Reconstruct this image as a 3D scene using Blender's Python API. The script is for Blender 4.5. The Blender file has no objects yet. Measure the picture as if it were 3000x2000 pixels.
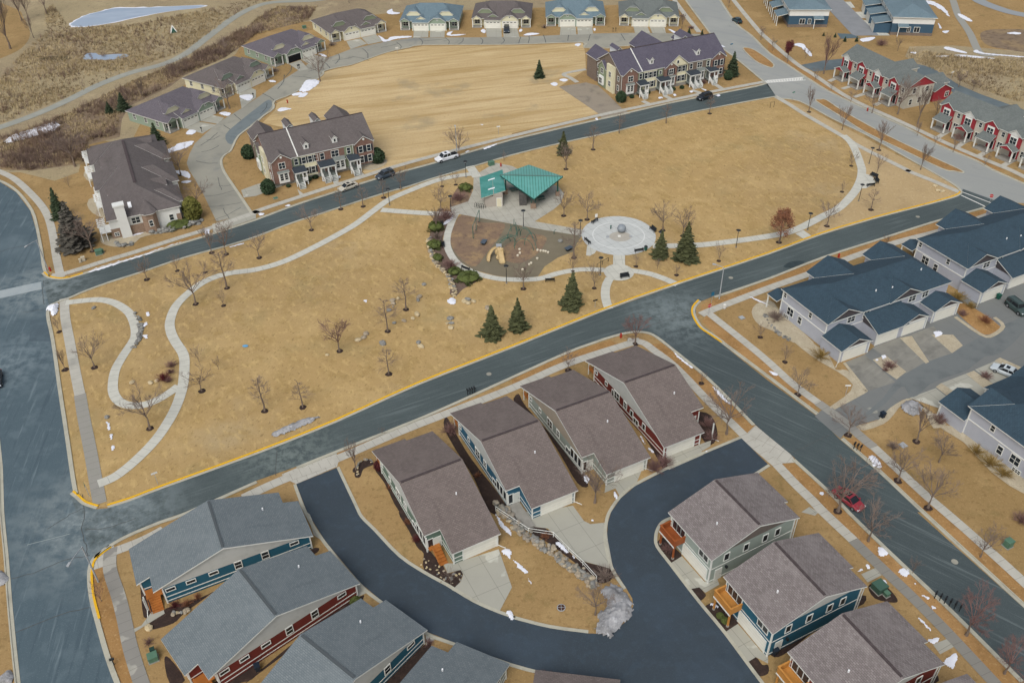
import bpy, bmesh, math, random
from mathutils import Vector, Matrix
random.seed(7)
scene = bpy.context.scene
COL = scene.collection
# ---------------- camera, world, sun, exposure ----------------
FPX, PITCH, ROLL, H = 2625.0, 37.4, 1.24, 97.0      # focal length in photo pixels, tilt, roll, drone height
_t, _r = math.radians(PITCH), math.radians(ROLL)
FWD = Vector((0, math.cos(_t), -math.sin(_t)))
_rt = Vector((1, 0, 0)); _up = _rt.cross(FWD)
RGT = _rt*math.cos(_r) - _up*math.sin(_r)
UPV = _up*math.cos(_r) + _rt*math.sin(_r)
cam = bpy.data.objects.new('camera', bpy.data.cameras.new('camera'))
COL.objects.link(cam)
M = Matrix((RGT, UPV, -FWD)).transposed().to_4x4(); M.translation = (0, 0, H)
cam.matrix_world = M
cam.data.sensor_width = 36; cam.data.lens = 36*FPX/3000
cam.data.clip_start = 1; cam.data.clip_end = 3000
scene.camera = cam
w = bpy.data.worlds.new('World'); scene.world = w; w.use_nodes = True
nt = w.node_tree; bg = nt.nodes['Background']
sky = nt.nodes.new('ShaderNodeTexSky'); sky.sky_type = 'NISHITA'; sky.sun_disc = False
SUN_EL, SUN_AZ = math.radians(52), math.radians(200)
sky.sun_elevation = SUN_EL; sky.sun_rotation = SUN_AZ
sky.air_density = 1.0; sky.dust_density = 5.0; sky.ozone_density = 1.0
hs = nt.nodes.new('ShaderNodeHueSaturation'); hs.inputs['Saturation'].default_value = .45
nt.links.new(sky.outputs[0], hs.inputs['Color']); nt.links.new(hs.outputs[0], bg.inputs[0])
bg.inputs[1].default_value = 0.12
sl = bpy.data.lights.new('sun', 'SUN'); sl.energy = 1.0; sl.angle = math.radians(35); sl.color = (1, .98, .95)
so = bpy.data.objects.new('sun', sl); COL.objects.link(so)
so.rotation_euler = (math.pi/2-SUN_EL, 0, math.pi-SUN_AZ)
scene.view_settings.view_transform = 'Standard'; scene.view_settings.look = 'None'
scene.view_settings.gamma = 1; scene.view_settings.use_curve_mapping = False
scene.view_settings.exposure = 0.24
scene.cycles.max_bounces = 5; scene.cycles.diffuse_bounces = 3
# ---------------- photo pixel -> ground point ----------------
def G(p, z=0.0):
    d = RGT*((p[0]-1500)/FPX) - UPV*((p[1]-1000)/FPX) + FWD
    t = (z-H)/d.z
    return Vector((d.x*t, d.y*t, z))
def T(c, r, pts):                       # points read off a tile of the survey grid
    return [(750*c+x/3.136, 500*r+y/3.136) for x, y in pts]
def TT(c, r, x, y): return (750*c+x/3.136, 500*r+y/3.136)
def ground(pts): return [G(p) for p in pts]
def topz(b, py):                         # height of a thing whose top shows at pixel row py
    lo, hi = 0., 40.
    for _ in range(40):
        m = (lo+hi)/2; v = Vector((b.x, b.y, m-H)); zc = v.dot(FWD)
        y = 1000-FPX*v.dot(UPV)/zc
        if y > py: lo = m
        else: hi = m
    return lo
def spl(pts, n=6, closed=False):         # Catmull-Rom through 2D/3D points
    P = [Vector(p) for p in pts]; N = len(P); out = []
    rng = range(N) if closed else range(N-1)
    for i in rng:
        if closed: a, b, c, d = P[i-1], P[i], P[(i+1) % N], P[(i+2) % N]
        else: a, b, c, d = P[max(i-1, 0)], P[i], P[i+1], P[min(i+2, N-1)]
        for k in range(n):
            t = k/n
            out.append(.5*((2*b)+(c-a)*t+(2*a-5*b+4*c-d)*t*t+(3*b-a-3*c+d)*t**3))
    if not closed: out.append(P[-1])
    return out
def wob(pts, amp, n=5):                  # irregular closed outline
    q = spl(pts, n, True)
    return [p+Vector((random.uniform(-amp, amp), random.uniform(-amp, amp), 0)) for p in q]
# ---------------- materials ----------------
def hx(s):
    c = [int(s[i:i+2], 16)/255 for i in (0, 2, 4)]
    return tuple(v/12.92 if v <= .04045 else ((v+.055)/1.055)**2.4 for v in c)+(1,)
MATS = {}
class NB:
    def __init__(s, name):
        s.m = bpy.data.materials.new(name); s.m.use_nodes = True; s.t = s.m.node_tree
        s.b = s.t.nodes['Principled BSDF']; s.b.inputs['Roughness'].default_value = .9
        s.b.inputs['Specular IOR Level'].default_value = .25
    def n(s, k, **kw):
        o = s.t.nodes.new('ShaderNode'+k)
        for a, v in kw.items(): setattr(o, a, v)
        return o
    def l(s, a, b): s.t.links.new(a, b)
    def coord(s, kind):
        if kind == 'P': return s.n('NewGeometry').outputs['Position']
        return s.n('TexCoord').outputs[{'O': 'Object', 'U': 'UV'}[kind]]
    def mapped(s, src, ang=0, sc=(1, 1, 1)):
        m = s.n('Mapping'); s.l(src, m.inputs[0]); m.vector_type = 'TEXTURE'
        m.inputs['Rotation'].default_value = (0, 0, math.radians(ang)); m.inputs['Scale'].default_value = tuple(1/v for v in sc)
        return m.outputs[0]
    def noise(s, vec, scale, detail=4, rough=.6):
        o = s.n('TexNoise'); o.inputs['Scale'].default_value = scale; o.inputs['Detail'].default_value = detail
        o.inputs['Roughness'].default_value = rough; s.l(vec, o.inputs['Vector']); return o.outputs[0]
    def ramp(s, fac, lo, hi, k=1.):
        o = s.n('MapRange'); o.interpolation_type = 'SMOOTHSTEP'; s.l(fac, o.inputs[0])
        o.inputs[1].default_value = lo; o.inputs[2].default_value = hi; o.inputs[3].default_value = 0; o.inputs[4].default_value = k
        return o.outputs[0]
    def mix(s, fac, a, b):
        o = s.n('Mix', data_type='RGBA'); o.clamp_factor = True
        if isinstance(fac, (int, float)): o.inputs[0].default_value = fac
        else: s.l(fac, o.inputs[0])
        for v, i in ((a, 6), (b, 7)):
            if isinstance(v, tuple): o.inputs[i].default_value = v
            else: s.l(v, o.inputs[i])
        return o.outputs[2]
def mat(name, base, layers=(), rough=.9, spec=.25, coord='P', bump=None, metal=0, emit=None):
    """base colour plus noise layers: (scale, colour, lo, hi, strength[, angle, (sx,sy,sz)])"""
    if name in MATS: return MATS[name]
    k = NB(name); c = hx(base); src = None
    if layers or bump: src = k.coord(coord)
    for L in layers:
        v = src
        if len(L) > 5: v = k.mapped(src, L[5], L[6])
        c = k.mix(k.ramp(k.noise(v, L[0]), L[2], L[3], L[4]), c, hx(L[1]))
    if isinstance(c, tuple): k.b.inputs['Base Color'].default_value = c
    else: k.l(c, k.b.inputs['Base Color'])
    k.b.inputs['Roughness'].default_value = rough; k.b.inputs['Specular IOR Level'].default_value = spec
    k.b.inputs['Metallic'].default_value = metal
    if bump:
        o = k.n('Bump'); o.inputs['Strength'].default_value = bump[1]; o.inputs['Distance'].default_value = bump[2]
        k.l(k.noise(src, bump[0], 6), o.inputs['Height']); k.l(o.outputs[0], k.b.inputs['Normal'])
    MATS[name] = k.m; return k.m
def blotch(m, centre, r0, r1, c, strength=.8, scale=.35):
    """a worn area of another colour round one spot of a surface, broken up by noise"""
    k = NB.__new__(NB); k.m = m; k.t = m.node_tree; k.b = k.t.nodes['Principled BSDF']; old = k.b.inputs['Base Color'].links[0].from_socket; P = k.coord('P')
    d = k.n('VectorMath', operation='DISTANCE'); k.l(P, d.inputs[0]); d.inputs[1].default_value = centre
    f = k.n('Math', operation='MULTIPLY'); k.l(k.ramp(d.outputs['Value'], r1, r0, strength), f.inputs[0]); k.l(k.ramp(k.noise(P, scale, 6, .7), .38, .62), f.inputs[1])
    k.l(k.mix(f.outputs[0], old, hx(c)), k.b.inputs['Base Color'])
def shingles(name, a, b, c):
    """courses of small tabs running along local x, each tab a little different, soft weathering"""
    k = NB(name); src = k.coord('O')
    br = k.n('TexBrick'); k.l(src, br.inputs['Vector'])
    br.inputs['Color1'].default_value = hx(a); br.inputs['Color2'].default_value = hx(b); br.inputs['Mortar'].default_value = hx(c)
    br.inputs['Scale'].default_value = 1; br.inputs['Brick Width'].default_value = .42; br.inputs['Row Height'].default_value = .22
    br.inputs['Mortar Size'].default_value = .025; br.inputs['Mortar Smooth'].default_value = .4; br.offset = .5
    col = k.mix(k.ramp(k.noise(src, 3.2, 3), .42, .62, .5), br.outputs[0], hx(b))
    col = k.mix(k.ramp(k.noise(k.mapped(src, 0, (.9, .12, .2)), 1.2, 4), .5, .75, .35), col, hx(c))
    col = k.mix(k.ramp(k.noise(src, .35, 3), .45, .7, .35), col, hx(a))
    k.l(col, k.b.inputs['Base Color'])
    o = k.n('Bump'); o.inputs['Strength'].default_value = .5; o.inputs['Distance'].default_value = .02
    k.l(br.outputs[1], o.inputs['Height']); k.l(o.outputs[0], k.b.inputs['Normal'])
    k.b.inputs['Roughness'].default_value = .95; MATS[name] = k.m; return k.m
def siding(name, base, dark, step=.16):
    k = NB(name); src = k.coord('O')
    sx = k.n('SeparateXYZ'); k.l(src, sx.inputs[0])
    m = k.n('Math', operation='FRACT'); d = k.n('Math', operation='DIVIDE'); k.l(sx.outputs[2], d.inputs[0]); d.inputs[1].default_value = step
    k.l(d.outputs[0], m.inputs[0])
    col = k.mix(k.ramp(m.outputs[0], .16, .0, .55), hx(base), hx(dark))
    col = k.mix(k.ramp(k.noise(src, .8, 4), .4, .75, .22), col, hx(dark))
    k.l(col, k.b.inputs['Base Color']); k.b.inputs['Roughness'].default_value = .75; MATS[name] = k.m; return k.m
def bricks(name, a, b, c):
    k = NB(name); src = k.coord('O')
    s = k.n('SeparateXYZ'); k.l(src, s.inputs[0]); ad = k.n('Math', operation='ADD'); k.l(s.outputs[0], ad.inputs[0]); k.l(s.outputs[1], ad.inputs[1])
    cb = k.n('CombineXYZ'); k.l(ad.outputs[0], cb.inputs[0]); k.l(s.outputs[2], cb.inputs[1])
    br = k.n('TexBrick'); k.l(cb.outputs[0], br.inputs['Vector'])
    br.inputs['Color1'].default_value = hx(a); br.inputs['Color2'].default_value = hx(b); br.inputs['Mortar'].default_value = hx(c)
    br.inputs['Scale'].default_value = 1; br.inputs['Brick Width'].default_value = .3; br.inputs['Row Height'].default_value = .13; br.inputs['Mortar Size'].default_value = .02
    col = k.mix(k.ramp(k.noise(src, 1.3, 4), .4, .7, .4), br.outputs[0], hx(b))
    k.l(col, k.b.inputs['Base Color']); MATS[name] = k.m; return k.m
def concrete(name, base, dark, wet=.0, joint=1.5, stain='8a8a80'):
    """paving with control joints across its UV length, faint stains, optional damp areas"""
    k = NB(name); uv = k.coord('U'); P = k.coord('P')
    s = k.n('SeparateXYZ'); k.l(uv, s.inputs[0])
    col = hx(base)
    col = k.mix(k.ramp(k.noise(P, .5, 5), .4, .7, .5), col, hx(stain))
    col = k.mix(k.ramp(k.noise(P, 7, 4), .45, .75, .25), col, hx(dark))
    if wet: col = k.mix(k.ramp(k.noise(P, .22, 3, .45), .53-wet*.12, .56-wet*.12, .8), col, hx(dark))
    for i, J in ((0, joint), (1, joint*1.5)):
        d = k.n('Math', operation='DIVIDE'); k.l(s.outputs[i], d.inputs[0]); d.inputs[1].default_value = J
        m = k.n('Math', operation='FRACT'); k.l(d.outputs[0], m.inputs[0])
        col = k.mix(k.ramp(m.outputs[0], .05/J*1.3, .03/J*1.3, .55), col, hx('55534c'))
    k.l(col, k.b.inputs['Base Color']); k.b.inputs['Roughness'].default_value = .85; MATS[name] = k.m; return k.m
# ---------------- mesh builder ----------------
class MB:
    def __init__(s): s.v = []; s.f = []; s.m = []; s.uv = {}
    def add(s, vs, fs, mi=0):
        o = len(s.v); s.v += [tuple(v) for v in vs]
        for f in fs: s.f.append([i+o for i in f]); s.m.append(mi)
        return s
    def poly(s, vs, mi=0): return s.add(vs, [list(range(len(vs)))], mi)
    def box(s, x0, x1, y0, y1, z0, z1, mi=0, top=None):
        vs = [(x, y, z) for z in (z0, z1) for x, y in ((x0, y0), (x1, y0), (x1, y1), (x0, y1))]
        s.add(vs, [(3, 2, 1, 0), (0, 1, 5, 4), (1, 2, 6, 5), (2, 3, 7, 6), (3, 0, 4, 7)], mi)
        return s.add(vs[4:], [(0, 1, 2, 3)], mi if top is None else top)
    def prism(s, pts, z0, z1, mi=0, top=None):     # pts counter-clockwise
        n = len(pts); vs = [(p[0], p[1], z0) for p in pts]+[(p[0], p[1], z1) for p in pts]
        s.add(vs, [[i, (i+1) % n, n+(i+1) % n, n+i] for i in range(n)], mi)
        return s.add(vs[n:], [list(range(n))], mi if top is None else top)
    def slab(s, pts, t=.16, top=0, side=1):        # a roof plane with thickness
        n = len(pts); lo = [(p[0], p[1], p[2]-t) for p in pts]
        s.poly(pts, top); s.poly(lo[::-1], side)
        return s.add(list(lo)+list(pts), [[i, (i+1) % n, n+(i+1) % n, n+i] for i in range(n)], side)
    def tube(s, pts, r, seg=5, mi=0):
        P = [Vector(p) for p in pts]; R = r if isinstance(r, (list, tuple)) else [r]*len(P)
        rings = []
        for i, p in enumerate(P):
            d = (P[min(i+1, len(P)-1)]-P[max(i-1, 0)]).normalized()
            a = d.orthogonal().normalized(); b = d.cross(a)
            rings.append([p+(a*math.cos(2*math.pi*k/seg)+b*math.sin(2*math.pi*k/seg))*R[i] for k in range(seg)])
        vs = [v for q in rings for v in q]; fs = []
        for i in range(len(P)-1):
            for k in range(seg): fs.append((i*seg+k, i*seg+(k+1) % seg, (i+1)*seg+(k+1) % seg, (i+1)*seg+k))
        fs.append(list(range(seg))[::-1]); fs.append([(len(P)-1)*seg+k for k in range(seg)])
        return s.add(vs, fs, mi)
    def cyl(s, x, y, z0, z1, r, seg=12, mi=0, r1=None):
        return s.tube([(x, y, z0), (x, y, z1)], [r, r if r1 is None else r1], seg, mi)
    def ball(s, c, r, seg=10, rings=6, mi=0, jit=0, sq=(1, 1, 1)):
        vs = []; fs = []
        for i in range(rings+1):
            ph = math.pi*i/rings
            for k in range(seg):
                a = 2*math.pi*k/seg; q = r*(1+random.uniform(-jit, jit))
                vs.append((c[0]+sq[0]*q*math.sin(ph)*math.cos(a), c[1]+sq[1]*q*math.sin(ph)*math.sin(a), c[2]+sq[2]*q*math.cos(ph)))
        for i in range(rings):
            for k in range(seg): fs.append((i*seg+k, (i+1)*seg+k, (i+1)*seg+(k+1) % seg, i*seg+(k+1) % seg))
        return s.add(vs, fs, mi)
    def mesh(s, name, mats, smooth=False):
        me = bpy.data.meshes.new(name); me.from_pydata(s.v, [], s.f)
        for m in mats: me.materials.append(m)
        me.polygons.foreach_set('material_index', s.m)
        if smooth: me.polygons.foreach_set('use_smooth', [True]*len(s.f))
        if s.uv:
            u = me.uv_layers.new(name='UVMap')
            for lp in me.loops: u.data[lp.index].uv = s.uv.get(lp.vertex_index, (0, 0))
        me.update(); return me
    def build(s, name, mats, parent=None, smooth=False):
        if not isinstance(mats, (list, tuple)): mats = [mats]
        o = bpy.data.objects.new(name, s.mesh(name, mats, smooth)); COL.objects.link(o)
        if parent: o.parent = parent
        return o
def link_mesh(name, me, parent=None):
    o = bpy.data.objects.new(name, me); COL.objects.link(o)
    if parent: o.parent = parent
    return o
def thing(name, label, cat, loc=(0, 0, 0), rz=0., group=None):
    o = bpy.data.objects.new(name, None); COL.objects.link(o); o.empty_display_size = .3
    o.location = loc; o.rotation_euler = (0, 0, rz); return tag(o, label, cat, group)
def tag(o, label, cat, group=None):
    o['label'] = label; o['category'] = cat
    if group: o['group'] = group
    return o
KIDS = {}
def dup(root, loc, rz, label, group=None, sc=None):
    def cp(o, par):
        c = o.copy(); COL.objects.link(c)
        if par: c.parent = par
        for ch in KIDS.get(o.name) or list(o.children): cp(ch, c)
        return c
    if root.name not in KIDS: KIDS[root.name] = list(root.children)
    r = cp(root, None); r.location = loc; r.rotation_euler = (0, 0, rz)
    if sc: r.scale = sc
    r['label'] = label
    if group: r['group'] = group
    return r
def struct(o): o['kind'] = 'structure'; return o
# ---------------- ground sheets ----------------
ZN = [0]
def zj(z): ZN[0] = (ZN[0]+1) % 6; return z+ZN[0]*.0006
def sheet(name, pts, z, m, uvang=None):
    z = zj(z); b = MB(); P = [Vector((p[0], p[1], z)) for p in pts]
    a = sum(P[i].x*P[(i+1) % len(P)].y-P[(i+1) % len(P)].x*P[i].y for i in range(len(P)))
    if a < 0: P = P[::-1]
    b.poly(P)
    if uvang is not None:
        c, s = math.cos(math.radians(uvang)), math.sin(math.radians(uvang))
        for i, p in enumerate(P): b.uv[i] = (p.x*c+p.y*s, -p.x*s+p.y*c)
    return struct(b.build(name, m))
def ribbon(name, pts, width, z, m, n=6, off=0., z2=None, smooth=True):
    """a strip of constant width along a line; z2 gives it a raised step of that height"""
    P = spl([(p[0], p[1], 0) for p in pts], n) if smooth else [Vector((p[0], p[1], 0)) for p in pts]
    z = zj(z); b = MB(); L = 0; lo, hi = off-width/2, off+width/2
    for i, p in enumerate(P):
        d = (P[min(i+1, len(P)-1)]-P[max(i-1, 0)]).normalized(); nrm = Vector((-d.y, d.x, 0))
        if i: L += (p-P[i-1]).length
        a, c = p+nrm*lo, p+nrm*hi
        row = [(a.x, a.y, z), (c.x, c.y, z)] if z2 is None else [(a.x, a.y, z), (a.x, a.y, z2), (c.x, c.y, z2), (c.x, c.y, z)]
        k = len(b.v); b.v += row
        for q in range(len(row)): b.uv[k+q] = (L, width*(q+.5)/len(row)+.4)
    w = 2 if z2 is None else 4
    for i in range(len(P)-1):
        for q in range(w-1):
            b.f.append([i*w+q+1, i*w+q, (i+1)*w+q, (i+1)*w+q+1]); b.m.append(0)
    return struct(b.build(name, m))
# ---------------- ground materials ----------------
m_wet = mat('wet_meadow', '978a6c', [(.03, '857660', .4, .65, .8), (.12, 'aa9c7c', .5, .7, .7), (.5, '6f6250', .5, .75, .6), (2.5, 'b7aa8a', .5, .72, .6), (6, '5c5144', .55, .78, .6)], bump=(3, .6, .2))
m_brush = mat('thicket_floor', '7a6a58', [(.1, '97825e', .45, .7, .8), (.6, '55473e', .45, .7, .7), (3, 'a59270', .55, .8, .5)])
m_lawn = mat('dormant_lawn', 'a68c5e', [(.018, '96805a', .42, .62, .7), (.05, 'b39a6c', .48, .66, .65), (.035, 'a89878', .56, .7, .5), (.09, '8f8058', .52, .72, .6), (.3, '937b4c', .46, .7, .65), (1.1, 'bda36f', .5, .68, .6, 30, (1, .45, 1)), (2.2, '6f5d3a', .54, .72, .6, -20, (1, .5, 1)), (6, 'c6b083', .55, .72, .5), (5, '5f5236', .58, .74, .5)], bump=(5, .5, .06))
m_lot = mat('mown_lot', 'b39c72', [(.02, 'bfa981', .4, .62, .7), (.3, '9c8252', .46, .62, .6, 14, (.1, 1, 1)), (.75, 'c8b48b', .48, .64, .55, 14, (.06, 1, 1)), (.055, '93876c', .57, .7, .7), (2.2, '84704c', .52, .72, .55), (6, 'd2c09a', .55, .72, .4)], bump=(5, .5, .06))
m_terr = mat('terrace_grass', '957347', [(.06, 'a58256', .45, .65, .7), (.4, '7d5f3a', .46, .7, .6), (2.2, 'b5976a', .52, .72, .6), (5, '57432a', .54, .74, .6)], bump=(5, .5, .06))
m_yard = mat('yard_grass', '977d54', [(.05, '877048', .42, .64, .7), (.12, 'a88e62', .5, .68, .6), (.3, '75653f', .54, .72, .6), (1.4, '745c3a', .5, .72, .6), (4, 'b59d70', .54, .74, .55), (6, '54442c', .57, .75, .55)], bump=(5, .5, .06))
m_asph = mat('street_asphalt', '475152', [(.05, '525d5e', .42, .66, .6), (1.6, '667071', .52, .7, .5, 25, (.05, 1, 1)), (3, '3b4446', .5, .7, .5, 25, (.04, 1, 1)), (12, '77817f', .56, .72, .5), (5, '394244', .56, .74, .5), (1.3, '7c8684', .68, .8, .5, 25, (.25, 1, 1))], rough=.85)
m_asph5 = mat('side_street_asphalt', '434d4f', [(.05, '4e595a', .42, .66, .6), (1.6, '687273', .53, .7, .6, -40, (.04, 1, 1)), (3, '384144', .5, .7, .5, -40, (.03, 1, 1)), (12, '727c7d', .56, .72, .5), (5, '374043', .56, .74, .5)], rough=.85)
m_asph2 = mat('worn_asphalt', '4b5b63', [(.04, '65747b', .5, .7, .6), (.3, '5e6d74', .5, .66, .5), (1.4, '3f4e57', .5, .7, .6, 98, (.05, 1, 1)), (1.1, '77868c', .56, .7, .5, 98, (.07, 1, 1)), (10, '8a979b', .57, .74, .5), (5, '3d4b53', .56, .74, .5), (1.2, '95a1a4', .7, .8, .5)], rough=.85)
m_new = mat('fresh_asphalt', '353f47', [(.06, '3c4a57', .42, .66, .5), (.7, '3e4d59', .5, .7, .4), (10, '566571', .56, .72, .5), (5, '283540', .54, .74, .6), (.2, '2d3a45', .55, .75, .5), (2.2, '5d6b76', .7, .82, .4)], rough=.7, spec=.3)
m_main = mat('main_road_surface', '8e918e', [(.06, '9a9c97', .42, .66, .6), (.5, '82868a', .5, .7, .5, -38, (.1, 1, 1)), (6, 'a3a49e', .55, .75, .3), (.25, '787c7c', .58, .75, .4)])
m_lane = mat('old_concrete_lane', '8b8a80', [(.07, '9b998c', .42, .66, .6), (.3, '7a7a72', .52, .72, .6), (.12, '6d7274', .56, .72, .6), (5, 'a4a295', .55, .78, .3)])
m_crack = mat('crack_sealant', '4a4d4d', [(2, '5d605f', .4, .7, .7)])
m_walk = concrete('pavement_concrete', 'b0aea4', '8c8b84', 0, 1.5, '9a988e')
m_path = concrete('path_concrete', 'bcbcb2', '9a9a92', 0, 1.5, 'a8a89e')
m_wetwalk = concrete('damp_pavement', '8f8d86', '74726d')
m_drive = concrete('driveway_concrete', 'b8b8ad', '96958a', 1.5, 3.0, 'a3a297')
m_alley = concrete('alley_concrete', '8f8f86', '676b6c', 2.5, 6.0, '7d7f78')
m_plaza = concrete('plaza_paving', 'b4b8b6', '9a9e9c', 0, 1.6, 'c2c5c2')
m_kerb = mat('kerb_concrete', 'a8a697', [(.4, '8f8d80', .45, .7, .6), (3, 'bdbbae', .5, .75, .4)])
m_yel = mat('yellow_kerb_paint', 'd9a81e', [(1.2, 'b98f24', .5, .75, .6), (5, 'e3ba45', .5, .75, .4)], rough=.6)
m_white = mat('white_paint', 'd8d8d2', [(2, 'b9bab4', .5, .75, .5)], rough=.6)
m_mulch = mat('dark_mulch', '352a26', [(1.2, '4a3a32', .45, .7, .7), (6, '221b19', .5, .75, .6)], bump=(6, .8, .08))
m_rmulch = mat('wood_chip_bed', '7d6957', [(.35, '97805f', .45, .66, .8), (.9, '63534a', .48, .7, .8), (5, 'b09a7a', .56, .76, .6), (3, '5a4a40', .54, .74, .6)], bump=(6, .8, .08))
m_sand = mat('play_surface', '716a59', [(.3, '7b7462', .45, .7, .6), (4, '625c4d', .5, .75, .5)])
m_gravel = mat('pale_gravel', 'a89e88', [(.6, 'b9b09a', .45, .7, .6), (6, '7d7462', .5, .72, .7), (14, 'cfc6b2', .55, .75, .5)], bump=(10, .8, .06))
m_ice = mat('pond_ice', '94a3b4', [(.05, '8293a8', .42, .64, .7), (.12, 'aab6c2', .52, .7, .6, 10, (.3, 1, 1)), (.4, 'c2ccd4', .62, .8, .5)], rough=.35, spec=.5)
m_snow = mat('snow', 'd9dce4', [(.8, 'bfc4ce', .5, .75, .7), (4, 'e9ebef', .5, .75, .4), (3, '9f9c98', .62, .78, .5)], rough=.6, bump=(2, .5, .1))
m_dirty = mat('dirty_snow', '969799', [(.4, '747474', .46, .64, .8), (1.6, 'bdbfc2', .54, .7, .7), (5, '535352', .56, .74, .6), (9, 'cfd1d3', .6, .75, .4)], rough=.8, bump=(4, .8, .1))
# ---------------- ground, lawns, water ----------------
sheet('ground', [(-900, -300), (900, -300), (900, 1200), (-900, 1200)], 0, m_wet)
sheet('lawn', [(-500, 197)]+ground([(60, 505), (160, 530), (230, 505), (245, 440), (262, 405), (380, 425), (420, 345), (520, 262), (690, 160), (740, 75), (930, 62), (1150, 38), (1900, 12), (1960, -30)])+[(60, 420), (400, 420), (500, 60), (300, -100), (-300, -100)], .004, m_yard)
PARK = T(0, 1, [(640, 1180), (780, 1110), (1000, 1030), (1300, 935), (1700, 800), (2100, 690), (2352, 610)])+T(1, 1, [(300, 495), (600, 395), (900, 300), (1200, 205), (1400, 150), (1600, 85), (1850, 10)])+T(2, 0, [(0, 1430), (500, 1310), (1000, 1200), (1500, 1070), (2000, 970), (2352, 905)])+T(3, 0, [(75, 900), (300, 960), (600, 1120), (900, 1270), (1200, 1430), (1480, 1568)])+T(3, 1, [(1640, 90), (1750, 160), (1750, 220), (1500, 300), (1000, 430), (500, 580), (0, 750)])+T(2, 1, [(2352, 765), (1500, 1055), (860, 1275), (80, 1558)])+T(1, 2, [(2352, 55), (1500, 390), (750, 730), (0, 1015)])+T(0, 2, [(2352, 1030), (1500, 1340), (990, 1515), (880, 1520), (770, 1480), (690, 1400), (655, 1250), (595, 830), (535, 430), (470, 0)])+T(0, 1, [(440, 1350), (450, 1260), (530, 1205)])
sheet('park_lawn', ground(PARK), .008, m_lawn)
LOT = T(1, 0, [(60, 1130), (180, 1010), (190, 950), (330, 880), (600, 710), (625, 665), (760, 630), (870, 610), (1000, 560), (1200, 490), (1400, 450), (1550, 425), (2352, 420)])+T(2, 0, [(650, 400), (670, 470), (680, 640), (430, 800), (820, 1040), (0, 1225)])+T(1, 0, [(2352, 1240), (1640, 1420), (1200, 1550)])+T(1, 1, [(1000, 30), (930, -40)])+T(1, 0, [(950, 1350), (700, 1150), (300, 1180)])
sheet('corner_lawn', ground(T(3, 0, [(75, 905), (300, 965), (600, 1125), (900, 1275), (1200, 1435), (1480, 1568)])+T(3, 1, [(1640, 95), (1745, 165), (1740, 215), (1500, 300), (1000, 430), (500, 580), (420, 600), (520, 440), (680, 370), (800, 240), (870, 100), (900, 20)])+T(3, 0, [(860, 1420), (720, 1270), (400, 1080), (150, 950)])), .009, mat('pale_corner_lawn', 'a8926c', [(.05, 'b8a27c', .45, .66, .7), (.2, '95805e', .5, .7, .6), (1.2, 'bfab88', .52, .7, .5), (2.5, '77664a', .54, .72, .6), (6, 'c8b694', .56, .74, .4)], bump=(5, .5, .06)))
sheet('mown_lot', ground(LOT), .008, m_lot)
sheet('meadow', ground(T(3, 0, [(1300, 430), (1700, 420), (2900, 520), (3200, 1250), (2352, 1060), (1700, 800), (1260, 520)])), .008, m_wet)
sheet('meadow_bare_soil', ground(spl(T(3, 0, [(1960, 300), (2150, 270), (2500, 300), (2500, 480), (2150, 450), (1990, 400)]), 5, True)), .012, m_brush)
sheet('thicket', ground(T(0, 0, [(0, 1260), (300, 1170), (600, 1050), (950, 880), (1250, 730), (1600, 600), (1950, 430), (2250, 260), (2352, 180)])+T(1, 0, [(200, 60), (560, 60), (480, 190), (250, 250), (0, 300)])+T(0, 0, [(2230, 420), (2050, 540), (1700, 690), (1560, 800), (1180, 980), (1120, 1100), (1100, 1260), (820, 1330), (800, 1500), (300, 1568), (0, 1560)])), .012, m_brush)
sheet('hilltop_lawn', ground(spl([(-260, -60), (25, 18), (70, 55), (88, 100), (70, 135), (30, 160), (-60, 190), (-300, 240)], 5, True)), .01, m_yard)
for nm, pts in (('pond', T(0, 0, [(650, 232), (700, 190), (800, 140), (960, 100), (1060, 78), (1300, 75), (1560, 62), (1870, 52), (1800, 78), (1560, 105), (1250, 160), (1000, 215), (760, 246)])),
                ('small_pond', T(0, 0, [(765, 545), (800, 495), (880, 490), (920, 508), (1080, 498), (1180, 505), (1150, 530), (1000, 552), (880, 548)]))):
    q = spl(ground(pts), 4, True)
    sheet(nm+'_rim', [p+(p-sum(q, Vector())/len(q)).normalized()*random.uniform(.3, 1.4) for p in q], .016, m_snow if nm == 'pond' else m_brush)
    sheet(nm, q, .022, m_ice)
sheet('marsh_pool', ground(spl(T(0, 0, [(360, 545), (470, 520), (600, 520), (660, 545), (520, 555)]), 4, True)), .018, mat('dark_marsh', '4a4436', [(1, '5f563f', .45, .7, .7)]))
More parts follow.
